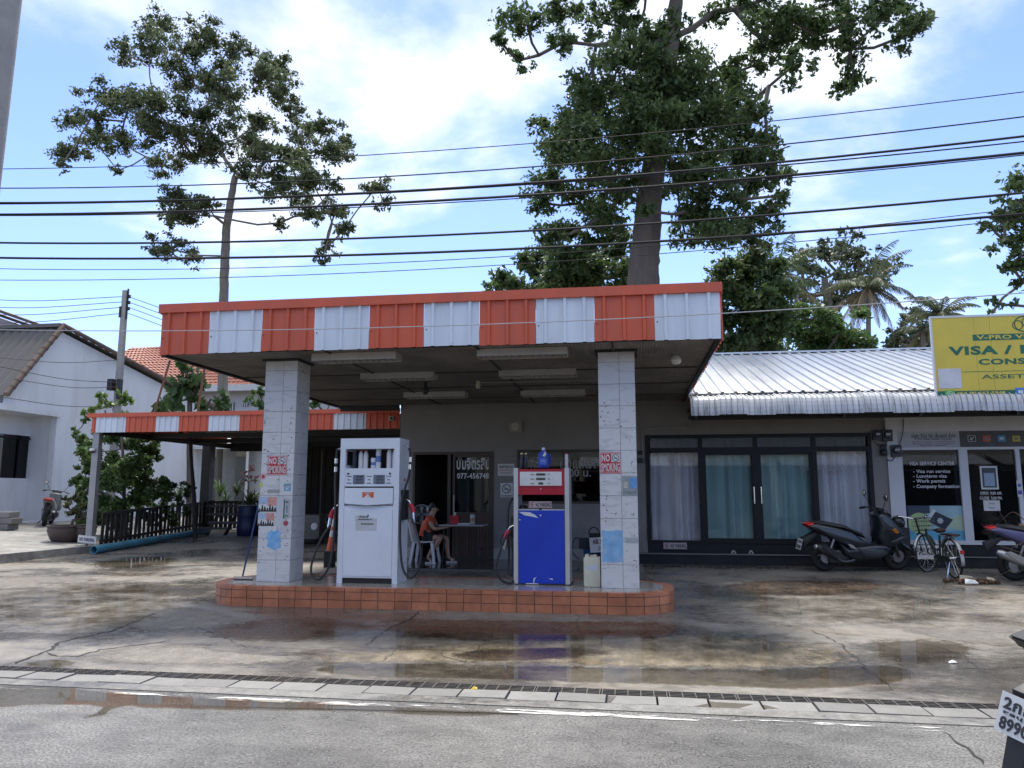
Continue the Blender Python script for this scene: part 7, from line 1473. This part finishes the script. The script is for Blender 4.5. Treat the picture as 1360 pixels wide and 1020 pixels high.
# ---- bicycle
rw, fw = gat(1269, 769), gat(1233, 759.5); hd = math.atan2(fw.y - rw.y, fw.x - rw.x)
bk = thing('bicycle', 'dark green step through city bicycle with front basket by the passport poster', 'bicycle', (rw.x, rw.y, gz(rw.y)), hd); bk.rotation_euler = (R(-4), 0, hd); wbk = (fw - rw).length; WB = min(max(wbk, 1.0), 1.2); r_ = .345
m_bfr = M('bicycle_green', (.03, .045, .04), .35, .3); m_brn = M('brown_saddle', (.05, .025, .022), .5)
def bwheel(parent, c, rot):
    mt = Matrix.Translation(c) @ Matrix.Rotation(rot, 4, 'Z')
    w = MB().torus((0, 0, 0), r_ - .02, .019, 'y', 36, 8).xf(mt).build('wheel', m_tyre, parent, True); MB().torus((0, 0, 0), r_ - .042, .009, 'y', 36, 6).xf(mt).build('rim', m_chrome, w, True); b = MB()
    for i in range(20): a = 6.283 * i / 20; b.beam((.02 * math.cos(a + 1.5), .025 * (-1) ** i, .02 * math.sin(a + 1.5)), ((r_ - .045) * math.cos(a), 0, (r_ - .045) * math.sin(a)), .003)
    tag(b.xf(mt).build('spokes', m_chrome, w), kind='stuff'); MB().cyl((0, -.05, 0), (0, .05, 0), .022, n=10).xf(mt).build('hub', m_chrome, w, True)
bwheel(bk, Vector((0, 0, r_)), 0); st_ = R(-52); bwheel(bk, Vector((WB, 0, r_)), st_)
hx = WB - .17
b = MB(); b.tube([(hx, 0, .80), (hx + .03, 0, .66), (.62, 0, .36), (.46, 0, .30)], .019, 10).tube([(hx - .0, 0, .74), (.62, 0, .46), (.42, 0, .44)], .015, 8).tube([(.46, 0, .30), (.36, 0, .72)], .017, 10)
for s in (-1, 1): b.tube([(.46, s * .03, .30), (0, s * .06, r_)], .011, 8).tube([(.39, s * .02, .60), (0, s * .06, r_)], .009, 8)
b.build('frame', m_bfr, bk, True)
mt = Matrix.Translation((WB, 0, r_)) @ Matrix.Rotation(st_, 4, 'Z')
b = MB()
for s in (-1, 1): b.tube([(0, s * .05, 0), (-.09, s * .05, .36)], .012, 8)
b.tube([(-.09, -.05, .36), (-.10, 0, .38), (-.09, .05, .36)], .014, 8); b.tube([(-.10, 0, .38), (-.17, 0, .66)], .018, 8); b.xf(mt).build('fork', m_bfr, bk, True)
MB().tube(spline([(-.36, -.28, .66), (-.28, -.27, .70), (-.17, -.12, .66), (-.16, 0, .63), (-.17, .12, .66), (-.28, .27, .70), (-.36, .28, .66)]), .012, 8).xf(mt).build('handlebar', m_chrome, bk, True)
for s in (-1, 1): MB().cyl((-.36, s * .28, .66), (-.26, s * .27, .705), .018, n=8).xf(mt).build('grip', m_hose, bk, True)
b = MB()
for zz3 in (.42, .5, .58, .64):
    k_ = 1 - (.64 - zz3) * .9; b.tube([(-.06, -.15 * k_, zz3), (.18 * k_, -.15 * k_, zz3), (.18 * k_, .15 * k_, zz3), (-.06, .15 * k_, zz3), (-.06, -.15 * k_, zz3)], .005, 5)
for i in range(7):
    y_ = -.15 + i * .05; b.tube([(-.06, y_ * .8, .42), (-.06, y_, .64)], .003, 4).tube([(.145, y_ * .8, .42), (.18, y_, .64)], .003, 4).tube([(-.06, y_ * .8, .42), (.145, y_ * .8, .42)], .003, 4)
tag(b.xf(mt).build('basket', M('wire_grey', (.2, .2, .2), .4, .7), bk), kind='stuff')
MB().plate([(.22, .80), (.28, .84), (.38, .825), (.50, .81), (.50, .79), (.38, .78), (.28, .76)], -.075, .075, .025).build('saddle', m_brn, bk, True); MB().cyl((.36, 0, .7), (.345, 0, .79), .013, n=8).build('seat_post', m_chrome, bk, True)
MB().cbox(-.26, .16, -.075, .075, .73, .76, .012).build('rear_rack_pad', m_brn, bk); b = MB()
for s in (-1, 1): b.tube([(0, s * .07, r_), (-.12, s * .06, .72)], .006, 6).tube([(.25, s * .03, .70), (-.25, s * .06, .72)], .006, 6)
b.build('rear_rack', m_chrome, bk, True)
def guard(c, a0, a1, rad, w, mat, mtx=None):
    V = []; n_ = 12
    for i in range(n_ + 1): a = R(a0 + (a1 - a0) * i / n_); V += [(c[0] + rad * math.cos(a), -w, c[2] + rad * math.sin(a)), (c[0] + (rad + .012) * math.cos(a), 0, c[2] + (rad + .012) * math.sin(a)), (c[0] + rad * math.cos(a), w, c[2] + rad * math.sin(a))]
    b = MB(); b.add(V, [q_ for i in range(n_) for q_ in ((3 * i, 3 * i + 1, 3 * i + 4, 3 * i + 3), (3 * i + 1, 3 * i + 2, 3 * i + 5, 3 * i + 4))])
    if mtx: b.xf(mtx)
    o = b.build('mudguard', mat, bk, True); md = o.modifiers.new('thickness', 'SOLIDIFY'); md.thickness = .003
guard((0, 0, r_), 30, 195, r_ + .022, .03, m_pside); guard((0, 0, 0), 20, 160, r_ + .022, .028, m_pside, mt)
MB().cbox(-r_ - .05, -r_ - .03, -.03, .03, r_ + .10, r_ + .16, .005).build('reflector', m_redl, bk); MB().tube([(.02, .05, .28), (-.05, .16, .0), (-.02, .17, .0)], .011, 6).build('kickstand', m_chrome, bk, True)
MB().torus((.46, .05, .30), .085, .006, 'y', 24, 6).build('chainring', m_chrome, bk, True); MB().plate([(-.05, r_ + .03), (.46, .38), (.56, .32), (.46, .23), (-.03, r_ - .05)], .06, .075, .004).build('chain_guard', m_bfr, bk)
for s in (-1, 1): MB().beam((.46, s * .08, .30), (.46 + s * .12, s * .09, .30 - s * .11), .02, .012).build('crank', m_chrome, bk); MB().cbox(.42 + s * .12, .5 + s * .12, s * .14 - .045, s * .14 + .045, .29 - s * .11, .31 - s * .11, .006).build('pedal', m_hose, bk)
# white parking plate propped on step behind the bicycle, helmet on black box
a_ = atY(1233, 733.5, WY - .46); t = thing('parking_sign', 'white PARKING plate propped on the step behind the bicycle', 'sign', (a_.x, WY - .46, a_.z)); t.rotation_euler = (R(-8), 0, 0); MB().box(-.25, .25, 0, .008, -.13, .13).build('plate', m_white, t); letters('lettering', 'PARKING', m_letk, t, (0, -.003, .02), w=.44, h=.14, bold=.04)
a_ = atY(1196, 725, WY - .28); t = thing('black_box', 'black cabinet standing by the white corner wall', 'cabinet', (a_.x, WY - .22, STEPZ)); bh2 = atY(1196, 700.5, WY - .3).z - STEPZ; MB().cbox(-.14, .16, -.15, .14, 0, bh2, .01).build('case', m_trim, t); MB().box(-.12, .14, -.156, -.151, .03, bh2 - .04).build('door', M('black_door', (.03, .03, .032), .35), t)
t = thing('helmet', 'round black helmet resting on the black cabinet', 'helmet', (a_.x, WY - .22, STEPZ + bh2)); MB().lathe([(.105, 0), (.125, .04), (.13, .1), (.115, .16), (.08, .2), (.03, .222), (0, .225)], n=20).build('shell', M('helmet_black', (.015, .015, .016), .2), t, True); MB().box(-.08, .08, -.136, -.118, .04, .05).build('rim', m_trim, t)

# ---- dry branches over the purple scooter and the leaf pile
rg = random.Random(77); t = thing('dry_branches', 'heap of brown dry branches lying over the purple scooter', 'branches', (q.x + .75, q.y + .1, gz(q.y)))
b = MB()
for k_ in range(60):
    p = Vector((rg.uniform(-.5, 1.0), rg.uniform(-.5, .3), rg.uniform(.2, 1.0))); d = Vector((rg.uniform(-1, .6), rg.uniform(-.3, .3), rg.uniform(-.25, .45))).normalized(); L = rg.uniform(.4, 1.1); b.tube(spline([p, p + d * L * .5 + Vector((0, 0, .06)), p + d * L + Vector((0, 0, rg.uniform(-.2, .1)))], 4), [.009 - .006 * i / 8 for i in range(9)], 5)
b.add([(.2, -.2, 0), (.3, -.2, 0), (.3, -.1, 0), (.25, -.15, .9)], [(0, 1, 3), (1, 2, 3), (2, 0, 3)])
tag(b.build('twigs', M('dry_wood', (.16, .10, .065), .9, var=.3), t), kind='stuff')
g_ = np.random.default_rng(5); cs = [(g_.normal() * .25, g_.normal() * .15, .35 + .5 * g_.random()) for _ in range(20)]; tag(link('dry_leaves', leaf_mesh('dry_leaves', cs, [(.25, .2, .12)] * 20, [24] * 20, .16, leafmat('dry_leaf', (.16, .09, .045), (.26, .18, .10), .25), g_, .1, .35), t), kind='stuff')
lp = gat(1297, 775); g_ = np.random.default_rng(6); cs = [(lp.x + g_.normal() * .18, lp.y + g_.normal() * .09, gz(lp.y) + .03 + .02 * g_.random()) for _ in range(40)]
tag(link('leaf_litter', leaf_mesh('leaf_litter', cs, [(.08, .05, .03)] * 40, [22] * 40, .05, leafmat('litter_brown', (.10, .045, .022), (.2, .11, .06), .15), g_, .6, .5)), 'small heap of brown leaves swept together near the bicycle', 'leaf pile', kind='stuff')
for k_, (px_, py_, lab) in enumerate(((1284, 772, 'crumpled beige cardboard piece lying on the brown leaf heap'), (1290, 777.5, 'flat white paper piece at front of the brown leaf heap'), (1317, 775, 'pale paper scrap at right end of the brown leaf heap'))):
    p = gat(px_, py_); s = (.12, .10, .07)[k_]; tag(MB().add([(-s, -.03, .01), (s, -.04, .015), (s * .8, .04, .06), (-s * .7, .05, .08), (0, 0, .075)], [(0, 1, 4), (1, 2, 4), (2, 3, 4), (3, 0, 4)]).build('paper_scrap', M('cardboard_scrap', (.45, .38, .28), .8) if k_ != 1 else m_white, loc=(p.x, p.y, p.z + .02)), lab, 'litter')

# ---- desk corner in front of the office door
TY = 15.2; tz_ = atY(610, 697, TY).z; xa, xb = atY(583, 697, TY).x, atY(642, 697, TY).x
fl = FZ
tb = thing('folding_table', 'folding table with thin black legs outside the office door', 'table', ((xa + xb) / 2, TY + .25, fl)); hw = (xb - xa) / 2; th_ = tz_ - fl
MB().cbox(-hw, hw, -.27, .27, th_ - .03, th_, .008).build('table_top', M('table_top_grey', (.32, .32, .32), .5), tb)
for s in (-1, 1):
    for u in (-1, 1): MB().cyl((s * (hw - .08), u * .22, 0), (s * (hw - .10), u * .2, th_ - .03), .012, n=8).build('leg', m_black, tb, True)
    MB().cyl((s * (hw - .085), -.21, .28), (s * (hw - .085), .21, .28), .009, n=6).build('leg_brace', m_black, tb, True)
for name, px_, w, d_, h_, mat, lab, cat in (('red_box', 604, .17, .14, .17, m_redpl, 'red plastic box on the folding table', 'box'), ('drink_can', 627.5, .10, .1, .2, M('beige_can', (.45, .42, .36), .4), 'pale round tin on right side of the folding table', 'tin'), ('paper_stack', 616.5, .26, .18, .03, m_white, 'low stack of white papers on the folding table', 'paper')):
    o = thing(name, lab, cat, (atY(px_, 695, TY + .2).x, TY + .2, tz_))
    if name == 'drink_can': MB().lathe([(.048, 0), (.052, .01), (.052, .18), (.045, .19), (.045, .2), (0, .2)], n=16).build('body', mat, o, True); MB().lathe([(.0525, .06), (.0525, .13)], n=16).build('band', M('tin_band', (.3, .2, .14), .5), o, True)
    elif name == 'red_box': MB().cbox(-w / 2, w / 2, -d_ / 2, d_ / 2, 0, h_, .012).build('body', mat, o); MB().cbox(-w / 2 - .005, w / 2 + .005, -d_ / 2 - .005, d_ / 2 + .005, h_ - .03, h_ + .01, .006).build('lid', m_redpl, o); MB().cyl((0, 0, h_), (.01, 0, h_ + .07), .02, n=8).build('spout', m_white, o)
    else:
        for k_ in range(3): MB().box(-w / 2 + k_ * .01, w / 2 + k_ * .006, -d_ / 2, d_ / 2, k_ * .01, k_ * .01 + .009).build('sheet', mat, o)
PX, PYY = atY(565, 712, 15.35).x, 15.35
# white plastic chair
ch = thing('plastic_chair', 'white plastic chair the woman sits on', 'chair', (PX, PYY, fl)); m_chair = M('chair_white', (.62, .62, .61), .45)
MB().plate([(-.22, .40), (.22, .42), (.235, .435), (.22, .445), (-.22, .425)], -.21, .21, .01).build('seat', m_chair, ch, True)
for sx_ in (-1, 1):
    for sy_ in (-1, 1): MB().loft([[(sx_ * .25 + a * .025, sy_ * .23 + b_ * .025, 0) for a, b_ in ((-1, -1), (1, -1), (1, 1), (-1, 1))], [(sx_ * .19 + a * .03, sy_ * .185 + b_ * .03, .41) for a, b_ in ((-1, -1), (1, -1), (1, 1), (-1, 1))]]).build('leg', m_chair, ch)
    
b = MB()
for i in range(5): y_ = -.17 + i * .085; b.beam((-.21, y_, .43), (-.29, y_ * 1.05, .80), .03, .012, up=(1, 0, 0))
b.tube(spline([(-.21, -.21, .43), (-.28, -.21, .74), (-.30, -.1, .83), (-.305, 0, .85), (-.30, .1, .83), (-.28, .21, .74), (-.21, .21, .43)]), .02, 8).build('backrest', m_chair, ch, True)
# ---- woman in an orange-red shirt
def skin(name, chains, mat, parent, sub=2, root=0):
    V, E, Rd, ix = [], [], [], {}
    for c_ in chains:
        pv_ = None
        for p, r_ in c_:
            k_ = tuple(round(v, 4) for v in p)
            if k_ not in ix: ix[k_] = len(V); V.append(p); Rd.append(r_)
            if pv_ is not None and pv_ != ix[k_]: E.append((pv_, ix[k_]))
            pv_ = ix[k_]
    me = bpy.data.meshes.new(name); me.from_pydata(V, E, []); o = bpy.data.objects.new(name, me); col.objects.link(o)
    o.modifiers.new('s', 'SKIN'); sub_ = o.modifiers.new('u', 'SUBSURF'); sub_.levels = sub_.render_levels = sub
    for i, r_ in enumerate(Rd):
        s_ = me.skin_vertices[0].data[i]; s_.radius = (r_, r_) if not isinstance(r_, tuple) else r_; s_.use_root = (i == root)
    bpy.context.view_layer.update(); dg = bpy.context.evaluated_depsgraph_get(); m2 = bpy.data.meshes.new_from_object(o.evaluated_get(dg)); bpy.data.objects.remove(o)
    m2.materials.clear(); m2.materials.append(mat); m2.polygons.foreach_set('use_smooth', [True] * len(m2.polygons)); return link(name, m2, parent)
m_skin = M('skin_tone', (.42, .25, .17), .55, var=.05); m_shirt = M('orange_red_shirt', (.55, .085, .035), .8, var=.12, vs=12); m_short = M('black_shorts', (.02, .02, .024), .8); m_hair = M('black_hair', (.014, .011, .010), .45)
pr = thing('person', 'seated woman in orange red shirt and black shorts reading at the folding table', 'person', (PX, PYY, fl))
hip = (0, 0, .53); ch1 = (.02, 0, .68); ch2 = (.07, 0, .84); nk = (.13, 0, .965); hdv = (.17, 0, 1.03); ht = (.175, 0, 1.13)
def side_chain(s):
    kn = (.40, s * .12, .52); return kn
chains = [[(hip, .12), (ch1, .125), (ch2, .12), (nk, .048), (hdv, .075), (ht, .078)]]
for s in (-1, 1):
    sh = (.09, s * .15, .88); el = (.24, s * .20, .68); wr = (.43, s * .12, .71); hd_ = (.485, s * .10, .725)
    chains.append([(ch2, .12), (sh, .055), (el, .04), (wr, .026), (hd_, .03)])
    for f in range(4): o_ = (f - 1.5) * .018; chains.append([(hd_, .03), ((.525, s * .10 + o_, .735), .0085), ((.56, s * .095 + o_, .722), .008)])
    chains.append([(hd_, .03), ((.50, s * .06, .75), .009), ((.53, s * .05, .748), .008)])
    kn = (.42, s * .11 + .0, .50) if s > 0 else (.36, s * .13, .50); an = (.47, s * .10, .10) if s > 0 else (.10, s * .16, .12); toe = (.60, s * .10, .045) if s > 0 else (.20, s * .17, .04); hl = (an[0] - .03, an[1], .05)
    chains.append([(hip, .12), ((.10, s * .09, .51), .09), (kn, .062), (((kn[0] + an[0]) / 2 - .02, (kn[1] + an[1]) / 2, .32), .052), (an, .034), (toe, .03)])
skin('body', chains, m_skin, pr)
c2 = [[((.0, 0, .53), .122), ((.02, 0, .68), .15), ((.07, 0, .84), .145), ((.11, 0, .92), .075)]]
for s in (-1, 1): c2.append([((.07, 0, .84), .145), ((.09, s * .15, .885), .072), ((.16, s * .175, .79), .066)])
skin('shirt', c2, m_shirt, pr, root=1)
c3 = [[((0, 0, .52), .14), ((.10, .09, .515), .108), ((.30, .11, .515), .085)], [((0, 0, .52), .14), ((.10, -.09, .515), .108), ((.26, -.12, .515), .085)]]
skin('shorts', c3, m_short, pr)
skin('hair', [[((.085, 0, 1.01), .05), ((.12, 0, 1.10), .088), ((.165, 0, 1.165), .078), ((.20, 0, 1.18), .05)], [((.12, 0, 1.10), .088), ((.04, 0, 1.07), .05), ((.02, 0, 1.03), .035)]], m_hair, pr, root=1)
MB().torus((.05, 0, 1.075), .045, .018, 'x', 14, 8).build('hair_tie', m_white, pr, True)
for s in (-1, 1): MB().lathe([(0, -.008), (.011, -.003), (.011, .003), (0, .006)], (.245, s * .03, 1.085), 8, 'x').build('eye', m_letk, pr, True); MB().lathe([(.0, -.012), (.022, -.004), (.02, .008), (0, .01)], (.165, s * .078, 1.075), 10, 'y').build('ear', m_skin, pr, True)
MB().tube([(.242, 0, 1.085), (.268, 0, 1.055), (.246, 0, 1.05)], [.008, .013, .008], 6).build('nose', m_skin, pr, True); MB().box(.236, .246, -.02, .02, 1.018, 1.025).build('mouth', M('lips', (.3, .1, .08), .5), pr)
for s in (-1, 1):
    a0 = (.44, .10) if s > 0 else (.07, -.16); o = MB().cbox(a0[0] - .02, a0[0] + .2, a0[1] - .045, a0[1] + .045, 0, .03, .012).build('sandal', m_white, pr)
    MB().tube(spline([(a0[0] + .1, a0[1] - .045, .03), (a0[0] + .1, a0[1], .085), (a0[0] + .1, a0[1] + .045, .03)]), .014, 6).build('strap', m_white, o, True)
# pedestal fan behind her
fc = atY(561, 683, 16.0); t = thing('pedestal_fan', 'round pedestal fan standing behind the seated woman', 'fan', (fc.x, 16.0, fl)); hz_ = fc.z - fl; b = MB()
b.torus((0, -.08, hz_), .2, .008, 'y', 30, 6).torus((0, -.05, hz_), .205, .006, 'y', 30, 6)
for i in range(24): a = 6.283 * i / 24; b.tube([(.03 * math.cos(a), -.1, hz_ + .03 * math.sin(a)), (.2 * math.cos(a), -.08, hz_ + .2 * math.sin(a))], .002, 4)
tag(b.build('cage', M('fan_grey', (.25, .25, .25), .4), t, True), kind='stuff'); MB().cyl((0, -.02, hz_), (0, .14, hz_), .055, n=14).build('motor', m_trim, t, True); MB().cyl((0, .06, .02), (0, .06, hz_), .015, n=8).build('stand', m_trim, t, True); MB().lathe([(.17, 0), (.17, .02), (.03, .05), (.0, .05)], (0, .06, 0), 20).build('base', m_trim, t, True)
for i in range(4): a = 6.283 * i / 4; MB().add([(.02 * math.cos(a), -.06, hz_ + .02 * math.sin(a)), (.17 * math.cos(a - .3), -.07, hz_ + .17 * math.sin(a - .3)), (.18 * math.cos(a + .35), -.045, hz_ + .18 * math.sin(a + .35))], [(0, 1, 2)]).build('blade', M('fan_blade', (.12, .14, .16), .4), t)
# ---- air compressor with its sign
cx2 = atY(783, 735, 15.7).x; t = thing('air_compressor', 'blue air compressor on wheels half hidden behind the right pillar', 'air compressor', (cx2, 15.7, fl)); m_cb = M('compressor_blue', (.015, .07, .17), .4, var=.15)
MB().tube([(-.12, 0, .26), (-.08, 0, .26), (.62, 0, .26), (.66, 0, .26)], [.08, .15, .15, .08], 18).build('tank', m_cb, t, True); MB().cbox(.0, .3, -.1, .1, .41, .6, .03).build('motor', m_black, t)
MB().cyl((.16, -.05, .5), (.16, .09, .5), .1, n=18).build('fan_cover', m_gun, t, True); MB().cbox(.32, .5, -.09, .09, .41, .52, .02).build('pump_block', m_cb, t)
for x_ in (.36, .46): MB().cyl((x_, 0, .52), (x_, 0, .68), .05, n=12).build('cylinder_head', m_cb, t, True)
MB().torus((.1, -.13, .62), .1, .012, 'y', 20, 6).build('belt_wheel', m_black, t, True)
for x_ in (-.02, .55): MB().torus((x_, -.14, .08), .055, .025, 'y', 18, 8).build('wheel', m_tyre, t, True)
MB().tube(spline([(-.1, -.1, .45), (-.28, -.1, .5), (-.34, -.1, .25), (-.2, -.12, .08)]), .012, 6).build('air_hose', m_hose, t, True); MB().cbox(-.2, .05, -.18, .1, .3, .5, .02).build('switch_box', m_black, t)
a_ = atY(792, 723, 15.45); t2 = thing('air_sign', 'white AIR SERVICE sign hung on the blue compressor', 'sign', (a_.x + .08, 15.45, a_.z)); t2.rotation_euler = (0, R(-4), 0); MB().box(-.21, .25, -.006, .0, -.15, .14).build('plate', m_white, t2); letters('lettering', 'AIR SERVICE', M('maroon_letter', (.12, .02, .03), .5), t2, (.06, -.0075, .06), w=.46 * .9, h=.1, bold=.03); letters('lettering', '10 บาท', M('maroon_letter', (.12, .02, .03), .5), t2, (.10, -.0075, -.07), w=.28, h=.1, bold=.03)
# ---- traffic cone on stacked black chocks behind the left pump, shed machine
cb_ = atY(438, 740, 14.6); cb_.z = gz(14.6)
for i in range(5):
    tag(MB().cbox(-.09, .09, -.09, .09, 0, .055, .01).build('rubber_block', m_tyre, loc=(cb_.x, 14.6, cb_.z + i * .058)), ('lowest', 'second', 'third', 'fourth', 'topmost')[i] + ' black rubber block of the stack under the traffic cone', 'rubber block', 'rubber blocks under the cone')
t = thing('traffic_cone', 'tall orange and white traffic cone behind the hose of white pump', 'traffic cone', (cb_.x, 14.6, cb_.z + .29)); t.rotation_euler = (0, R(6), 0); H_ = .72; R0 = .075
MB().cbox(-.1, .1, -.1, .1, 0, .025, .008).build('base', m_letk, t)
for i, (u0, u1, c_) in enumerate(((0, .38, 0), (.38, .55, 1), (.55, .66, 0), (.66, .85, 1), (.85, 1, 0))): MB().lathe([(R0 - (R0 - .022) * u0, .025 + u0 * H_), (R0 - (R0 - .022) * u1, .025 + u1 * H_)], n=18).build('band', M('cone_white', (.6, .6, .6), .5) if c_ else M('cone_orange', (.62, .10, .03), .45), t, True)
mc = atY(408, 703, 19.0); mc.z = gz(19.0); t = thing('shed_machine', 'old grey machine with round white lamp in the dark shed', 'machine', mc); mh = atY(408, 683, 19).z - mc.z; MB().cbox(-.5, .42, -.2, .6, .12, mh, .12).build('body', M('machine_grey', (.10, .095, .085), .6), t, True); MB().lathe([(0, -.235), (.08, -.23), (.10, -.2)], (.28, 0, mh * .6), 18, 'y').build('lamp', M('lamp_white', (.5, .52, .56), .2), t, True); MB().cbox(-.45, .35, -.22, -.18, .14, .2, .01).build('bumper', m_gun, t)
for s in (-1, 1): MB().torus((s * .3, .1, .13), .09, .04, 'y', 18, 8).build('wheel', m_tyre, t, True)
# ================================================================== overhead cables
m_wire = M('cable_black', (.012, .012, .013), .5)
def cable(l, m_, r, Y, rad, lab, mat=None):
    a, b_, c = atY(0, l, Y), atY(580, m_, Y), atY(1360, r, Y)
    xs_ = np.array([a.x, b_.x, c.x]); co = np.polyfit(xs_, [a.z, b_.z, c.z], 2); X = np.linspace(-16, 14, 61)
    pts = [(x, Y, float(np.polyval(co, x))) for x in X]
    tag(MB().tube(pts, rad, 6).build('overhead_cable', mat or m_wire, smooth=True), lab, 'cable', 'overhead cables along the road')
WYY = 5.5
for l, m_, r, rad, lab in ((224.5, 200, 122, .0035, 'topmost thin overhead cable crossing the sky'), (250, 230.5, 155, .005, 'second overhead cable from the top'), (269.5, 251, 181, .0085, 'third overhead cable from the top, upper of the thick pair'), (271, 252.5, 188, .005, 'thin cable hugging just under the third overhead cable'),
                           (285, 266.5, 203, .010, 'fourth thick overhead cable from the top'), (286.5, 270, 206, .004, 'thin cable hugging just under the fourth thick cable'), (322.5, 312.5, 256, .0085, 'fifth thick overhead cable, second lowest of the thick ones'), (342.5, 335, 284, .0095, 'lowest thick overhead cable crossing the sky'),
                           (357, 346, 276, .003, 'thin cable merging with the lowest thick cable on the right'), (372, 357, 290, .003, 'lowest thin cable just above the canopy roof')):
    cable(l, m_, r, WYY, rad, lab)
cable(438, 433, 389, 8.6, .006, 'pale cable passing right across the striped fascia', M('pale_cable', (.42, .42, .43), .5))
# service drops at the slim pole
for k_, py_ in enumerate((394, 401, 408, 416)):
    p = atY(163, py_, UY); q = atY(-120, py_ - 8 + k_ * 5, UY - 2); mid = (p + q) / 2 - Vector((0, 0, .25)); tag(MB().tube(spline([p, mid, q], 8), .012, 5).build('service_cable', m_wire, smooth=True), ('topmost', 'second', 'third', 'lowest')[k_] + ' thin cable running left from top of the slim pole', 'cable', 'cables at the slim pole')
    q = atY(420, 452 + k_ * 9, UY + 3); p = atY(170, py_, UY); mid = (p + q) / 2 - Vector((0, 0, .35)); tag(MB().tube(spline([p, mid, q], 8), .012, 5).build('service_cable', m_wire, smooth=True), ('topmost', 'second', 'third', 'lowest')[k_] + ' thin cable running right from top of the slim pole', 'cable', 'cables at the slim pole')
for k_, (pl, pr_) in enumerate((((0, 475), (158, 478)), ((0, 487), (158, 508)), ((20, 504), (158, 514)), ((0, 527), (158, 540)))):
    p, q = atY(*pl, 18.5), atY(*pr_, UY - .3); mid = (p + q) / 2 - Vector((0, 0, .12)); tag(MB().tube(spline([p, mid, q], 8), .010, 5).build('house_cable', m_wire, smooth=True), ('topmost', 'second', 'third', 'lowest')[k_] + ' cable strung across the white gable to the slim pole', 'cable', 'cables across the gable')
# ================================================================== shops across the road (behind the viewer, mirrored in the glass)
opp = thing('opposite_shop_row', 'pale low shop row across the road, mirrored in the shop glass', 'building', (0, -13, 0))
MB().box(-26, 26, -.3, 0, 0, 5.2).build('wall', M('opposite_wall', (.42, .41, .38), .8, var=.1), opp)
for i in range(9):
    x0_ = -25 + i * 5.6; o = MB().box(x0_, x0_ + 4.4, .002, .05, .3, 2.7).build('shop_window', M('opposite_window', (.04, .045, .05), .2), opp)
    MB().box(x0_ - .05, x0_ + 4.45, .05, .1, 2.7, 2.8).build('head', m_wframe, o)
    MB().add([(x0_ - .3, 0.01, 3.6), (x0_ + 4.8, 0.01, 3.6), (x0_ + 4.8, 2.0, 3.0), (x0_ - .3, 2.0, 3.0)], [(0, 1, 2, 3)]).build('awning', (m_roofs, m_wh, m_roofs)[i % 3], opp)
MB().add([(-27, .6, 5.1), (27, .6, 5.1), (27, -5, 6.8), (-27, -5, 6.8)], [(0, 1, 2, 3)]).build('roof', m_roofg, opp)
